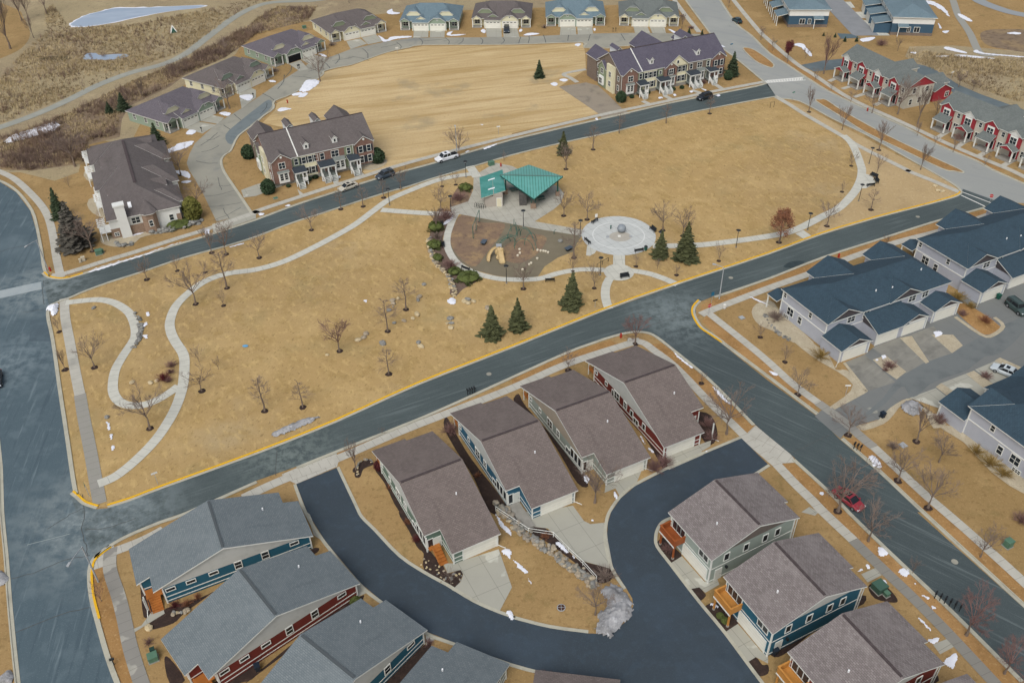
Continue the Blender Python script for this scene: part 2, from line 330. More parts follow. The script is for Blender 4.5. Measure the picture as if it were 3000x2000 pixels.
# ---------------- roads ----------------
R1N = T(0, 1, [(380, 945), (430, 985), (540, 1005), (640, 995), (770, 955), (1000, 882), (1350, 775), (1640, 685), (1970, 585), (2352, 460)])+T(1, 1, [(380, 318), (760, 195), (1100, 85)])+T(1, 0, [(1430, 1562), (1640, 1505), (1900, 1425), (2352, 1292)])+T(2, 0, [(500, 1175), (1000, 1060), (1500, 945), (1900, 868), (2250, 800), (2345, 770)])
R1S = T(0, 1, [(450, 1235), (540, 1195), (640, 1160), (780, 1100), (1000, 1020), (1300, 925), (1700, 790), (2100, 680), (2352, 600)])+T(1, 1, [(300, 485), (600, 388), (900, 290), (1200, 195), (1400, 140), (1600, 75), (1850, 0)])+T(2, 0, [(0, 1420), (500, 1300), (1000, 1190), (1500, 1060), (2000, 960), (2352, 895)])+T(3, 0, [(75, 885)])
R3N = T(0, 2, [(640, 1400), (690, 1440), (760, 1500), (880, 1540), (990, 1530), (1200, 1465), (1500, 1350), (2352, 1040)])+T(1, 2, [(750, 740), (1500, 400), (2352, 65)])+T(2, 1, [(860, 1285), (1490, 1060), (2352, 775)])+T(3, 1, [(500, 590), (1000, 440), (1500, 310), (1740, 240), (1790, 200)])
R3S = T(0, 3, [(860, 420), (900, 370), (1000, 300), (1170, 205), (1470, 80), (1700, 0)])+T(0, 2, [(2352, 1280)])+T(1, 2, [(370, 1150), (740, 1000), (1500, 700), (2000, 480), (2352, 320)])+T(2, 2, [(500, 95), (760, 0)])+T(2, 1, [(870, 1530), (1060, 1480), (1200, 1475), (1300, 1500), (1400, 1568)])
R3E = T(2, 1, [(1950, 1568), (1850, 1500), (1750, 1430), (1690, 1330), (1688, 1260), (1740, 1200), (1850, 1155), (2352, 985)])+T(3, 1, [(500, 790), (1000, 630), (1500, 470), (2000, 330), (2130, 295)])
R2E = T(0, 1, [(-250, 20), (0, 105), (150, 200), (280, 370), (330, 540), (370, 760), (390, 900), (430, 985)])
R2E2 = T(0, 1, [(520, 1205), (450, 1240), (425, 1300), (430, 1380), (470, 1568)])+T(0, 2, [(530, 430), (590, 830), (650, 1250), (680, 1420)])
R2E3 = T(0, 3, [(1000, 300), (880, 390), (820, 470), (800, 600), (820, 800), (870, 1000), (960, 1320), (1050, 1568), (1150, 1800)])
R2W = T(0, 2, [(-420, -900), (-200, 0), (0, 900), (40, 1568)])+T(0, 3, [(80, 400), (120, 900), (190, 1568), (240, 1850)])
for nm, z, m, pts in (
    ('left_street', .024, m_asph2, R2E+R2E2[1:]+T(0, 2, [(700, 1460)])+R2E3[1:]+R2W[::-1]+[(-900, 700)]),
    ('upper_street', .028, m_asph, R1N+T(3, 0, [(-20, 770), (40, 830), (75, 885)])+R1S[::-1]),
    ('lower_street', .032, m_asph, R3N+T(3, 1, [(1900, 215), (2040, 260), (2130, 295)])+R3E[::-1]+T(2, 1, [(1700, 1568)])+R3S[::-1])):
    sheet(nm, ground(pts), z, m)
sheet('side_street', ground(T(2, 1, [(1300, 1495), (1400, 1555)])+T(2, 2, [(1400, 0), (1700, 240), (1900, 420), (2240, 770), (2352, 870)])+T(3, 2, [(210, 1040), (600, 1400), (760, 1568)])+T(3, 3, [(1130, 360), (1700, 900), (2352, 1550), (2900, 2100), (3200, 1650), (2352, 880), (1370, 0)])+T(3, 2, [(1400, 1568), (1000, 1190), (660, 900), (440, 680), (0, 360)])+T(2, 2, [(1900, 0)])+T(2, 1, [(1850, 1495), (1740, 1420)])), .036, m_asph5)
R4W = T(2, 0, [(1540, -120), (1600, 0), (1830, 310)])+T(2, 0, [(1880, 400), (2070, 540), (2345, 770)])
R4W2 = T(3, 0, [(75, 890), (110, 902), (300, 930), (600, 1090), (900, 1232), (1200, 1400), (1500, 1568)])+T(3, 1, [(1640, 80), (1750, 150), (1790, 200)])
R4E = T(2, 0, [(1820, -120), (1900, 0), (2050, 220), (2190, 330), (2352, 490)])+T(3, 0, [(170, 600), (380, 740), (580, 860), (900, 1010), (1250, 1170), (1540, 1330), (1900, 1480), (2060, 1568)])+T(3, 1, [(2352, 130), (2900, 380)])
sheet('main_road', ground(R4W+R4W2+T(3, 1, [(2130, 295), (2352, 300), (2800, 700)])+R4E[::-1]), .04, m_main)
sheet('side_street_mouth', ground(T(3, 1, [(1790, 170), (2110, 285), (1990, 345), (1770, 230)])), .046, m_asph)
# planted medians with their own kerbs
for nm, pts in (('median_far', T(2, 0, [(2120, 450), (2200, 452), (2300, 510), (2400, 590), (2390, 625), (2330, 610), (2230, 560)])),
                ('median_near', T(3, 0, [(440, 932), (480, 918), (540, 925), (700, 1030), (1100, 1250), (1500, 1440), (1760, 1560), (1790, 1590), (1700, 1575), (1640, 1568), (1500, 1510), (1300, 1412), (900, 1222), (650, 1062)]))):
    q = spl(ground(pts), 3, True)
    sheet(nm, q, .1, m_terr); ribbon(nm+'_kerb', q+[q[0]], .35, .03, m_kerb, 1, 0, .16, False)
# old lane behind the duplexes, and the new private alley
LW = T(0, 1, [(1990, 470), (1860, 200), (1790, 80), (1740, 0)])+T(0, 0, [(1715, 1500), (1740, 1420), (1790, 1320), (1900, 1220), (2000, 1130), (2200, 1010), (2352, 910)])+T(1, 0, [(250, 735), (480, 590), (700, 520), (870, 455), (1170, 390), (1440, 350), (2352, 345)])+T(2, 0, [(700, 312), (1110, 305), (1400, 308), (1840, 318)])
LI = T(0, 1, [(2300, 395), (2170, 200), (2050, 20)])+T(0, 0, [(2020, 1480), (2060, 1420), (2110, 1385), (2180, 1250), (2330, 1140)])+T(1, 0, [(60, 1065), (150, 1000), (160, 930), (330, 860), (590, 700), (615, 655), (760, 615), (870, 595), (1000, 550), (1200, 480), (1400, 437), (1550, 412), (2352, 408)])+T(2, 0, [(650, 388), (670, 438), (920, 440), (1050, 420), (1850, 400)])
sheet('old_lane', ground(LW+LI[::-1]), .044, m_lane)
AO = T(1, 2, [(370, 1310), (470, 1568)])+T(1, 3, [(640, 270), (960, 650), (1150, 810), (1550, 1090), (1830, 1200), (2352, 1390)])+T(2, 3, [(390, 1500), (700, 1660), (1000, 1900)])
AI = T(1, 2, [(740, 1160), (900, 1500)])+T(1, 3, [(960, 50), (1080, 170), (1310, 410), (1550, 570), (1750, 680), (2000, 830), (2230, 930), (2352, 970)])+T(2, 3, [(30, 985), (350, 1065), (700, 1112), (900, 1120), (1050, 1000), (1115, 860), (1105, 790), (1050, 700), (930, 510), (870, 260), (880, 100), (910, 0)])+T(2, 2, [(1000, 1440), (1130, 1330), (1420, 1180), (1750, 1040), (2110, 890)])
AR = T(2, 2, [(2352, 1130), (2000, 1350), (1700, 1500)])+T(2, 3, [(1460, 40), (1370, 85), (1325, 150), (1305, 230), (1320, 320), (1440, 480), (1700, 820), (1940, 1110), (2280, 1568), (2700, 2100)])
sheet('private_alley', ground(AI+AR+T(2, 3, [(1700, 2400)])+AO[::-1]), .048, m_new)
def aps(nm, pts, m=None, ang=26, z=.056): return sheet(nm, ground(pts), z, m or m_drive, ang)
aps('alley_apron', T(1, 2, [(235, 1222), (735, 1010), (760, 1100), (745, 1150), (370, 1310), (285, 1268)]), m_walk)
aps('alley_apron', T(2, 2, [(2110, 890), (2170, 835), (2235, 770), (2352, 868)])+T(3, 2, [(210, 1040), (262, 1112), (120, 1122), (80, 1150), (0, 1100)])+T(2, 2, [(2352, 1110)]), m_walk, -40)
aps('garage_court', T(3, 2, [(430, 690), (480, 640), (570, 600), (620, 605), (880, 470), (870, 430), (690, 200), (890, 120), (1060, -20), (1240, -130), (1600, -330), (2400, -800), (2900, -400), (2500, 330), (2200, 480), (1700, 640), (1640, 610), (1310, 520), (1230, 540), (1130, 610), (1060, 720), (1000, 722), (830, 770), (700, 850), (665, 895)]), m_alley, 24.7)
bedz = lambda nm, pts, m, z: sheet(nm, spl(ground(pts), 3, True), z, m)
J1 = G(TT(0, 3, 900, 60)); J2 = G(TT(2, 1, 1560, 1340)); J3 = G(TT(0, 1, 350, 1080))
for m_ in (m_asph, m_asph2): blotch(m_, J1, 2, 17, '808b8d', .9); blotch(m_, J1, 0, 16, '5d696d', .8, 1.2); blotch(m_, J3, 2, 14, '7f8a8c', .8)
for m_ in (m_asph, m_asph5): blotch(m_, J2, 1, 13, '727d7f', .8, .5)
blotch(m_asph, G(TT(2, 1, 1400, 1300)), 0, 9, '6f7a7b', .7, .9); blotch(m_asph2, G(TT(0, 2, 100, 200)), 0, 14, '76848a', .6, .6); blotch(m_asph, G(TT(1, 2, 300, 1060)), 0, 12, '78837f', .6, .8)
bedz('lane_patch', T(1, 0, [(-230, 1330), (-120, 1210), (0, 1110), (120, 1010), (150, 950), (110, 920), (0, 1000), (-140, 1110), (-280, 1240)]), mat('lane_dark_patch', '6d7678', [(.4, '5f686b', .45, .7, .7), (3, '7f8784', .55, .75, .4)]), .052)
# cross-walks, lane paint, cracks
def paint(nm, a, b, w, z=.052, m=None): return ribbon(nm, [G(a), G(b)], w, z, m or m_white, 1)
paint('crosswalk_line', TT(3, 0, -10, 742), TT(3, 0, 330, 712), .3); paint('crosswalk_line', TT(3, 0, -40, 765), TT(3, 0, 345, 738), .3)
for i in range(24):
    a = i/24; paint('crosswalk_bar', TT(3, 0, -20+345*a, 744-30*a), TT(3, 0, -34+362*a, 766-30*a), .28, .05)
paint('crosswalk_line', TT(3, 1, 1790, 200), TT(3, 1, 2075, 308), .25); paint('crosswalk_line', TT(3, 1, 1775, 228), TT(3, 1, 1990, 328), .3)
paint('stop_line', TT(0, 3, 250, 300), TT(0, 3, 640, 200), .1, .04, mat('pale_scuff', '8d9898'))
def crack(pts, w=.12, z=.05):
    q = spl(ground(pts), 5); q = [p+Vector((random.uniform(-.1, .1), random.uniform(-.1, .1), 0)) for p in q]
    ribbon('crack_seal', q, w, z, m_crack, 1, 0, None, False)
for pts in (T(0, 3, [(0, 640), (300, 560), (600, 440), (820, 400)]), T(0, 3, [(140, 1110), (500, 960), (830, 870)]), T(0, 3, [(430, 160), (650, 20), (780, -40)]), T(0, 3, [(760, -160), (770, 60), (750, 180), (790, 300), (800, 400)]), T(0, 1, [(0, 750), (100, 715), (330, 680)]), T(0, 3, [(780, 165), (1000, 140), (1250, 60)]), T(0, 1, [(400, 1010), (395, 1150), (410, 1230)]), T(0, 1, [(210, 1305), (430, 1270)])): crack(pts, .1)
for pts in (T(3, 2, [(200, 1030), (400, 940), (560, 860)]), T(2, 1, [(1260, 1425), (1500, 1350), (1690, 1290)]), T(1, 2, [(180, 1240), (190, 1000), (120, 980)])): crack(pts, .09)
for x, y, dx, dy in ((60, 860, 130, 90), (200, 820, 60, -130), (330, 700, 180, 20), (330, 600, -60, 110), (480, 660, 150, -60), (560, 540, 120, 90), (700, 560, 180, -30), (760, 500, -30, 90), (880, 520, 160, 40), (980, 450, 50, 90), (1150, 440, 160, -40), (1290, 390, 40, 60), (1500, 355, 20, 60), (1520, 380, 220, -20), (1740, 350, 30, 60), (1900, 350, -40, 60), (2060, 350, 10, 60), (2270, 350, -20, 60), (100, 950, -60, 100)):
    crack([TT(1, 0, x, y), TT(1, 0, x+dx*.5+20, y+dy*.5), TT(1, 0, x+dx, y+dy)], .22, .05)
for x, y, dx, dy in ((80, 340, -20, 60), (160, 330, -10, 70), (290, 325, 20, 70), (520, 320, -5, 60), (720, 320, -20, 60), (1000, 315, 40, 60)): crack([TT(2, 0, x, y), TT(2, 0, x+dx, y+dy)], .22, .05)
for x, y, dx, dy in ((1900, 1290, 120, -40), (2050, 1150, 130, 60), (2000, 1220, -160, 120), (2150, 1050, 150, 110), (1850, 1400, 160, -60), (1800, 1480, 200, 20)): crack([TT(0, 0, x, y), TT(0, 0, x+dx*.5, y+dy*.5+10), TT(0, 0, x+dx, y+dy)], .2, .05)
for x, y, dx, dy in ((1860, 240, 300, -60), (1900, 330, 330, -40), (2000, 60, 40, 120), (1950, 460, 260, -120), (2050, 350, 90, 120), (2010, 140, 150, -20)): crack([TT(0, 1, x, y), TT(0, 1, x+dx*.5, y+dy*.5+12), TT(0, 1, x+dx, y+dy)], .13, .05)
sheet('damp_patch', ground(spl(T(3, 1, [(140, 880), (220, 835), (330, 835), (300, 875), (200, 895)]), 4, True)), .05, mat('wet_asphalt', '2f3a3c', [(1, '39464a', .4, .7, .7)], rough=.5))
sheet('asphalt_patch', ground(T(0, 1, [(280, 1370), (420, 1375), (470, 1568), (270, 1568)])), .05, mat('patch_asphalt', '4a5860', [(.5, '55646c', .4, .7, .7), (8, '60707a', .55, .75, .4)]))
paint('utility_cut', TT(0, 1, -100, 1160), TT(0, 1, 380, 1055), 3.0, .05, mat('cut_concrete', '97a0a2', [(.3, '88949a', .4, .7, .7), (3, 'a7afb0', .5, .75, .4)]))
for c, r, x, y in ((2, 1, 2010, 985), (1, 2, 2140, 300), (3, 1, 1375, 425), (3, 3, 1715, 455)):
    g = G(TT(c, r, x, y)); sheet('manhole_cover', [(g.x+.45*math.cos(a), g.y+.45*math.sin(a)) for a in [k*math.pi/6 for k in range(12)]], .052, m_lane)
# ---------------- kerbs: flat gutter pan plus a raised kerb ----------------
def kerb(pts, s, m=None, n=3):
    g = ground(pts)
    ribbon('gutter', g, .45, .058, m_kerb, n, s*.22); ribbon('kerb', g, .17 if m is not m_yel else .3, .03, m or m_kerb, n, s*(.53 if m is not m_yel else .6), .16)
kerb(R1N[:4], 1, m_yel); kerb(R1N[3:5], 1, m_yel); kerb(R1N[4:], 1); kerb(R1S, -1)
kerb(R3N[:4], 1, m_yel); kerb(R3N[4:8]+R3N[8:], 1, m_yel)
kerb(R3S[:6]+R3S[6:7], -1, m_kerb); kerb(R3S[7:], -1); kerb(R3E[:6], 1, m_yel); kerb(R3E[6:], -1)
kerb(R2E, 1); kerb(R2E2, 1); kerb(R2E3[:6], 1, m_yel); kerb(R2E3[5:], 1); kerb(R2W, -1)
kerb(R4W, -1); kerb(R4W2, -1); kerb(R4E, 1); kerb(LI, 1 if 0 else -1)
kerb(T(2, 2, [(1400, 0), (1700, 240), (1900, 420), (2235, 765)]), -1); kerb(T(3, 2, [(250, 1080), (600, 1400), (760, 1568)])+T(3, 3, [(1130, 360), (1700, 900), (2352, 1550)]), -1)
kerb(T(2, 2, [(1900, 0), (2352, 340)])+T(3, 2, [(440, 675)]), 1); kerb(T(3, 2, [(665, 900), (1000, 1190), (1400, 1568)])+T(3, 3, [(2352, 880), (2700, 1200)]), 1)
def aker(pts, s): ribbon('alley_kerb', ground(pts), .45, .03, m_kerb, 3, s*.22, .1)
aker(AO, -1); aker(AI[:13], 1); aker(AI[17:], 1); aker(AR, 1)
ribbon('garage_court_edge', ground(T(3, 2, [(600, 620), (880, 470), (890, 445), (860, 400), (700, 200)])), .5, .03, m_gravel, 3, 0, .1)
# ---------------- pavements and paths ----------------
def walk(nm, pts, w=1.5, m=None, z=.064): return ribbon(nm, ground(pts), w, z, m or m_walk, 5)
walk('pavement', T(0, 1, [(470, 965), (600, 945), (1000, 820), (1250, 745), (1640, 620), (1900, 540), (2352, 385)])+T(1, 1, [(0, 375), (500, 210), (1000, 50)])+T(1, 0, [(1200, 1555), (1640, 1432), (2352, 1252)])+T(2, 0, [(800, 1062), (1200, 978), (1800, 852), (2330, 752)]))
walk('pavement', T(0, 1, [(-200, -60), (0, 12), (150, 90), (330, 260), (430, 400), (480, 560), (520, 800), (560, 985)]), 1.6)
walk('pavement', T(0, 1, [(590, 1175), (600, 1350), (640, 1568)])+T(0, 2, [(700, 320), (735, 490)]), 1.7); walk('pavement', T(0, 2, [(735, 490), (770, 700), (830, 1000), (880, 1280), (920, 1490)]), 1.9, m_wetwalk)
walk('path', T(0, 1, [(600, 1215), (800, 1192), (930, 1188), (1060, 1220), (1180, 1300), (1232, 1400), (1245, 1500), (1220, 1568)])+T(0, 2, [(1140, 120), (1062, 260), (1037, 400), (1050, 490), (1100, 555), (1190, 588), (1310, 585), (1430, 545), (1560, 470), (1640, 410)]), 1.65, m_path)
walk('path', T(0, 2, [(900, 1310), (1060, 1240), (1250, 1090), (1450, 880), (1600, 640), (1675, 430), (1695, 250), (1685, 120), (1610, 0)])+T(0, 1, [(1570, 1480), (1563, 1380), (1620, 1240), (1750, 1110), (1900, 1010), (2100, 945), (2352, 910)])+T(1, 1, [(250, 838), (500, 722), (750, 590), (920, 490), (1080, 370), (1220, 270), (1400, 190), (1650, 95), (1850, 50), (2050, 25)]), 1.75, m_path, .068)
walk('path', T(1, 1, [(1150, 362), (1400, 382), (1660, 397), (1840, 395)]), 1.9, m_path)
walk('path', T(1, 0, [(1960, 1530), (1990, 1568)])+T(1, 1, [(2030, 60)]), 2.2, m_path)
PLZ = T(1, 1, [(2050, 20), (2000, 60), (1995, 180), (1950, 285), (1780, 340), (1800, 400), (1890, 405), (2352, 492)])+T(2, 1, [(300, 548), (660, 605), (668, 548), (210, 468), (380, 360), (450, 300), (480, 215), (430, 150), (200, 60), (0, -40)])+T(1, 1, [(2200, -70)])
aps('shelter_plaza', PLZ, concrete('shelter_paving', 'a9a79c', '87867e', 0, 1.8), 20, .064)
walk('path', T(1, 1, [(1840, 390), (1800, 470), (1758, 600), (1765, 720), (1850, 850), (2000, 935), (2200, 990), (2352, 1002)])+T(2, 1, [(150, 1002), (270, 990), (420, 945), (580, 915), (700, 908), (850, 915)]), 1.5, m_path, .068)
c0 = Vector((22.85, 162.7, 0))
sheet('splash_plaza', [c0+Vector((7.75*math.cos(a), 8.0*math.sin(a), 0)) for a in [k*math.pi/24 for k in range(48)]], .072, m_plaza, 30)
ribbon('plaza_ring', [c0+Vector((5.4*math.cos(a), 5.4*math.sin(a), 0)) for a in [k*math.pi/24 for k in range(49)]], .22, .078, mat('pale_inlay', 'c9ccca'), 1, 0, None, False)
sheet('plaza_basin', [c0+Vector((.3+2.3*math.cos(a), -.6+2.0*math.sin(a), 0)) for a in [k*math.pi/12 for k in range(24)]], .078, mat('tan_inlay', 'a39f95', [(1, 'b0aca2', .4, .7, .6)]))
aps('plaza_link', T(2, 1, [(930, 770), (1038, 770), (1038, 870), (928, 870)]), m_path, 0, .07)
aps('plaza_ramp', T(2, 1, [(690, 690), (780, 730), (760, 760), (715, 785), (680, 780)]), m_path, 0, .066)
c1_ = G(TT(2, 1, 982, 935)); sheet('seat_circle', [c1_+Vector((2.95*math.cos(a), 3.0*math.sin(a), 0)) for a in [k*math.pi/16 for k in range(32)]], .074, m_path, 20)
walk('path', T(2, 1, [(900, 985), (865, 1060), (858, 1160), (888, 1268)]), 1.7, m_path); walk('path', T(2, 1, [(1090, 918), (1250, 945), (1400, 995), (1520, 1048)]), 1.6, m_path)
walk('path', T(2, 1, [(1290, 690), (1500, 692), (1800, 678), (2352, 605)])+T(3, 1, [(250, 545), (500, 422), (650, 345), (780, 215), (845, 100), (862, 0)])+T(3, 0, [(845, 1500), (810, 1400), (760, 1310), (690, 1245)]), 1.9, m_path)
aps('path_stub', T(3, 1, [(250, 580), (325, 548), (410, 608), (330, 632)]), m_path)
walk('pavement', T(3, 0, [(60, 885), (200, 965), (350, 1060), (700, 1262), (850, 1352), (1250, 1550)])+T(3, 1, [(1300, 10), (1530, 102), (1760, 200)]), 1.5)
aps('bench_pad', T(3, 1, [(890, 30), (960, 50), (990, 120), (900, 165), (860, 165)]), m_path, 0, .066)
walk('pavement', T(1, 2, [(-120, 1440), (0, 1382), (250, 1270), (740, 1080), (1300, 840), (1780, 652), (2352, 430)])+T(2, 2, [(500, 210), (1000, 45), (1180, -10)]), 1.6)
walk('pavement', T(2, 1, [(1060, 1560), (1200, 1580)])+T(2, 2, [(1300, 80), (1500, 235), (1800, 545), (2000, 735), (2200, 930), (2352, 1062)])+T(3, 2, [(80, 1130)]), 1.5)
walk('pavement', T(3, 2, [(80, 1130), (250, 1310), (400, 1455), (500, 1560)])+T(3, 3, [(720, 200), (790, 265)]), 1.55); walk('pavement', T(3, 3, [(780, 258), (1000, 470), (1300, 755), (1600, 1055), (1900, 1375), (2080, 1568), (2300, 1800)]), 1.6, concrete('patchy_pavement', 'a3a198', '77756f', 1.2))
walk('pavement', T(2, 1, [(1735, 1325), (1850, 1275), (2352, 1082)])+T(3, 1, [(400, 940), (800, 785), (1200, 655), (1640, 540), (2080, 390)]), 1.6)
walk('pavement', T(2, 1, [(1800, 1305), (2130, 1568)])+T(2, 2, [(2352, 185)])+T(3, 2, [(220, 385), (460, 565)]), 1.5); walk('pavement', T(3, 2, [(460, 565), (700, 740), (870, 890), (970, 970)]), 1.7, m_wetwalk); walk('pavement', T(3, 2, [(970, 970), (1100, 1090), (1250, 1230), (1450, 1415), (1630, 1568)])+T(3, 3, [(1900, 235), (2352, 645), (2700, 980)]), 1.5)
walk('pavement', T(0, 3, [(1020, 330), (1010, 520), (1085, 760), (1135, 950), (1200, 1250), (1300, 1568), (1400, 1850)]), 1.75, concrete('patchy_pavement_west', 'a19f96', '7d7b76', .9))
aps('corner_ramp', T(0, 3, [(940, 340), (1040, 290), (1060, 380), (980, 490), (850, 535), (870, 450)]), m_walk); walk('pavement', T(0, 3, [(1010, 375), (1160, 320), (1330, 250), (1500, 160)]), 1.5)
walk('pavement', T(2, 0, [(2000, -60), (2040, 10), (2250, 265), (2352, 365)])+T(3, 0, [(250, 580), (420, 690), (750, 905), (1200, 1112), (1700, 1345), (2100, 1512), (2250, 1575), (2600, 1750)]), 1.6)
walk('pavement', T(2, 0, [(1460, -60), (1490, 0), (1600, 150), (1720, 300)]), 1.6)
walk('bike_path', T(0, 0, [(-500, 1340), (0, 1172), (300, 1065), (600, 935), (900, 785), (1200, 672), (1500, 592), (1700, 500), (1850, 390), (2050, 235), (2200, 135), (2352, 62)])+T(1, 0, [(150, 25), (400, 12), (550, 5), (900, -40)]), 3.0, mat('bike_path_surface', '8e9088', [(.3, '9d9e94', .45, .7, .6), (4, '7a7c76', .5, .75, .4)]))
walk('far_path', T(3, 0, [(1660, -60), (1700, 10), (1750, 150), (1850, 300), (1950, 490), (2100, 505)]), 2.3, mat('far_path_surface', '8f8f88')); walk('far_path', T(3, 0, [(1880, -40), (1960, 20), (2100, 75), (2250, 120), (2500, 165)]), 4.5, mat('far_road_surface', '8a8f92'))
walk('lot_footpath', T(2, 0, [(680, 640), (480, 680), (540, 720), (600, 760)]), 1.4)
# driveways
aps('driveway', T(2, 0, [(430, 800), (680, 760), (790, 790), (880, 870), (1010, 1000), (1090, 1045), (830, 1100), (800, 1050)]), mat('brown_driveway', '8c8375', [(.3, '7c7468', .45, .7, .6), (3, '9b9284', .5, .75, .4), (.15, '6b665e', .58, .72, .6)]))
aps('driveway', T(0, 1, [(2215, 180), (2352, 130), (2600, 60), (2650, 120), (2352, 235), (2240, 250)]), m_drive)
aps('lane_mouth', T(0, 1, [(1950, 495), (2290, 385), (2352, 400), (2352, 440), (1960, 570)]), m_drive)
for k, (a, b, c, d) in enumerate((((1450, 285), (1585, 285), (1582, 345), (1445, 350)), ((1600, 285), (1735, 285), (1732, 345), (1598, 348)), ((2110, 260), (2255, 262), (2258, 345), (2120, 345)), ((2270, 262), (2400, 262), (2420, 345), (2275, 345)), ((830, 380), (955, 358), (1020, 405), (870, 455)), ((970, 350), (1100, 318), (1165, 382), (1030, 412)), ((300, 590), (410, 555), (480, 640), (400, 655)), ((415, 550), (530, 505), (650, 535), (500, 600)))):
    aps('driveway', T(1, 0, [a, b, c, d]), m_drive, 0 if k < 4 else 32)
for q in (((445, 250), (585, 250), (590, 325), (440, 325)), ((600, 248), (735, 248), (745, 315), (605, 325)), ((1115, 248), (1245, 250), (1270, 308), (1130, 305)), ((1265, 250), (1400, 250), (1415, 308), (1290, 308))): aps('driveway', T(2, 0, q), m_drive, 0)
for q in (((1700, 1180), (1820, 1120), (1990, 1150), (1860, 1230)), ((1840, 1115), (1955, 1060), (2060, 1085), (2000, 1140)), ((2195, 860), (2285, 800), (2352, 830), (2352, 900), (2220, 1000)), ): aps('driveway', T(0, 0, q), m_drive, 55)
aps('driveway', T(1, 3, [(1820, 470), (1720, 470), (1760, 560), (1880, 530), (1905, 570), (1880, 640), (1800, 715), (2060, 845), (2235, 915), (2352, 690), (2230, 340)]), m_drive)
aps('driveway', T(2, 3, [(150, 130), (30, 0), (270, -10), (560, -60), (660, 80), (720, 110), (865, 95), (880, 260), (930, 525), (620, 440), (520, 350), (330, 150)]), m_drive)
aps('driveway', T(2, 2, [(860, 1310), (930, 1290), (1190, 1190), (1140, 1310), (1000, 1440), (950, 1350), (850, 1390)]), m_drive); aps('driveway', T(2, 2, [(1420, 1050), (1830, 910), (1820, 965), (1740, 1010), (1760, 1040), (1440, 1180), (1420, 1120)]), m_drive)
aps('driveway', T(2, 3, [(1440, 480), (1560, 405), (1770, 640), (1880, 600), (1905, 665), (1775, 740), (1720, 690), (1620, 710)]), m_drive, -63); aps('driveway', T(2, 3, [(1945, 1110), (2075, 1025), (2300, 1290), (2352, 1310), (2352, 1390), (2240, 1330), (2160, 1380)]), m_drive, -63)
aps('driveway', T(1, 3, [(470, 0), (530, 210), (660, 300), (560, 180), (495, 20)]), m_drive); aps('driveway', T(1, 3, [(940, 660), (1020, 740), (930, 780), (910, 700)]), m_drive); aps('driveway', T(1, 3, [(1560, 1095), (1680, 1150), (1560, 1220)]), m_drive)
aps('front_walk', T(3, 2, [(305, 1568), (380, 1520), (465, 1570), (430, 1600)]), m_drive, -63); aps('front_walk', T(3, 3, [(855, 570), (985, 512), (1045, 578), (915, 645)]), m_drive, -63); aps('front_walk', T(3, 3, [(1515, 1215), (1650, 1160), (1708, 1235), (1580, 1305)]), m_drive, -63)
aps('front_walk', T(0, 3, [(1210, 1080), (1300, 1040), (1390, 920), (1500, 880), (1515, 930), (1400, 1000), (1225, 1110)]), m_drive)
for pts in (T(1, 1, [(380, 170), (440, 220), (405, 235)]), T(1, 1, [(690, 70), (770, 110), (720, 130)]), T(1, 1, [(920, -30), (1000, 40), (960, 55)])): aps('front_walk', pts, m_walk)
for a, b in (((1200, 930), (1270, 965)), ((1400, 880), (1480, 925)), ((1650, 830), (1740, 860)), ((1870, 780), (1940, 825))): walk('front_walk', [TT(2, 0, *a), TT(2, 0, *b)], 1.4)
for a, b in (((660, 705), (560, 750)), ((790, 785), (680, 820)), ((900, 860), (790, 895)), ((1050, 935), (980, 970)), ((1660, 1205), (1560, 1265)), ((1830, 1290), (1740, 1350)), ((2040, 1380), (1930, 1440)), ((2260, 1470), (2150, 1530))): walk('front_walk', [TT(3, 0, *a), TT(3, 0, *b)], 1.3)
walk('far_drive', T(3, 0, [(540, -40), (900, 330)]), 8, mat('far_drive_surface', '84878a', [(.3, '777b7e', .4, .7, .6)])); aps('far_drive_spur', T(3, 0, [(635, 310), (760, 315), (850, 350), (670, 360)]), mat('spur_asphalt', '54656c'), 0, .07)
for q in (((560, 20), (760, 20), (800, 75), (640, 75)), ((680, 120), (880, 110), (920, 170), (740, 170)), ((780, 190), (960, 190), (1060, 250), (880, 250)), ((880, 270), (1060, 275), (1120, 330), (960, 330))): aps('far_driveway', T(3, 0, q), m_path, 0, .06)
for pts in (T(3, 0, [(300, 600), (500, 560), (700, 540), (700, 600), (620, 640), (420, 660), (380, 640)]), T(3, 0, [(1280, 570), (1500, 620), (1750, 780), (1960, 870), (2352, 1010), (2352, 1060), (1900, 930), (1650, 830), (1500, 740), (1250, 620)])): sheet('rear_alley', ground(pts), .03, mat('rear_alley_surface', '5b666a', [(.3, '68747a', .4, .7, .6)]))
# ---------------- beds ----------------
def bed(nm, pts, m, z=.014, n=4): return sheet(nm, spl(ground(pts), n, True) if n else ground(pts), z, m)
bed('terrace', T(1, 2, [(740, 1010), (735, 1070), (1300, 830), (1780, 640), (2352, 420), (2352, 335), (2000, 495), (1500, 715)])+T(2, 2, [(500, 200), (1000, 30), (900, -10), (500, 110), (0, 320)])[::-1], m_terr, .01, 0)
bed('terrace', T(2, 2, [(1240, 30), (1400, 15), (1700, 260), (1900, 440), (2230, 780), (2160, 835), (2000, 720), (1800, 530), (1500, 220)]), m_terr, .01, 0)
bed('terrace', T(3, 2, [(120, 1125), (255, 1115), (600, 1415), (740, 1568), (530, 1568), (420, 1450), (270, 1310)])+[], m_terr, .01, 0)
bed('terrace', T(3, 3, [(530, 0), (745, 0), (1120, 370), (1700, 915), (2340, 1560), (2100, 1568), (1920, 1375), (1620, 1055), (1320, 755), (1020, 470), (770, 215)]), m_terr, .01, 0)
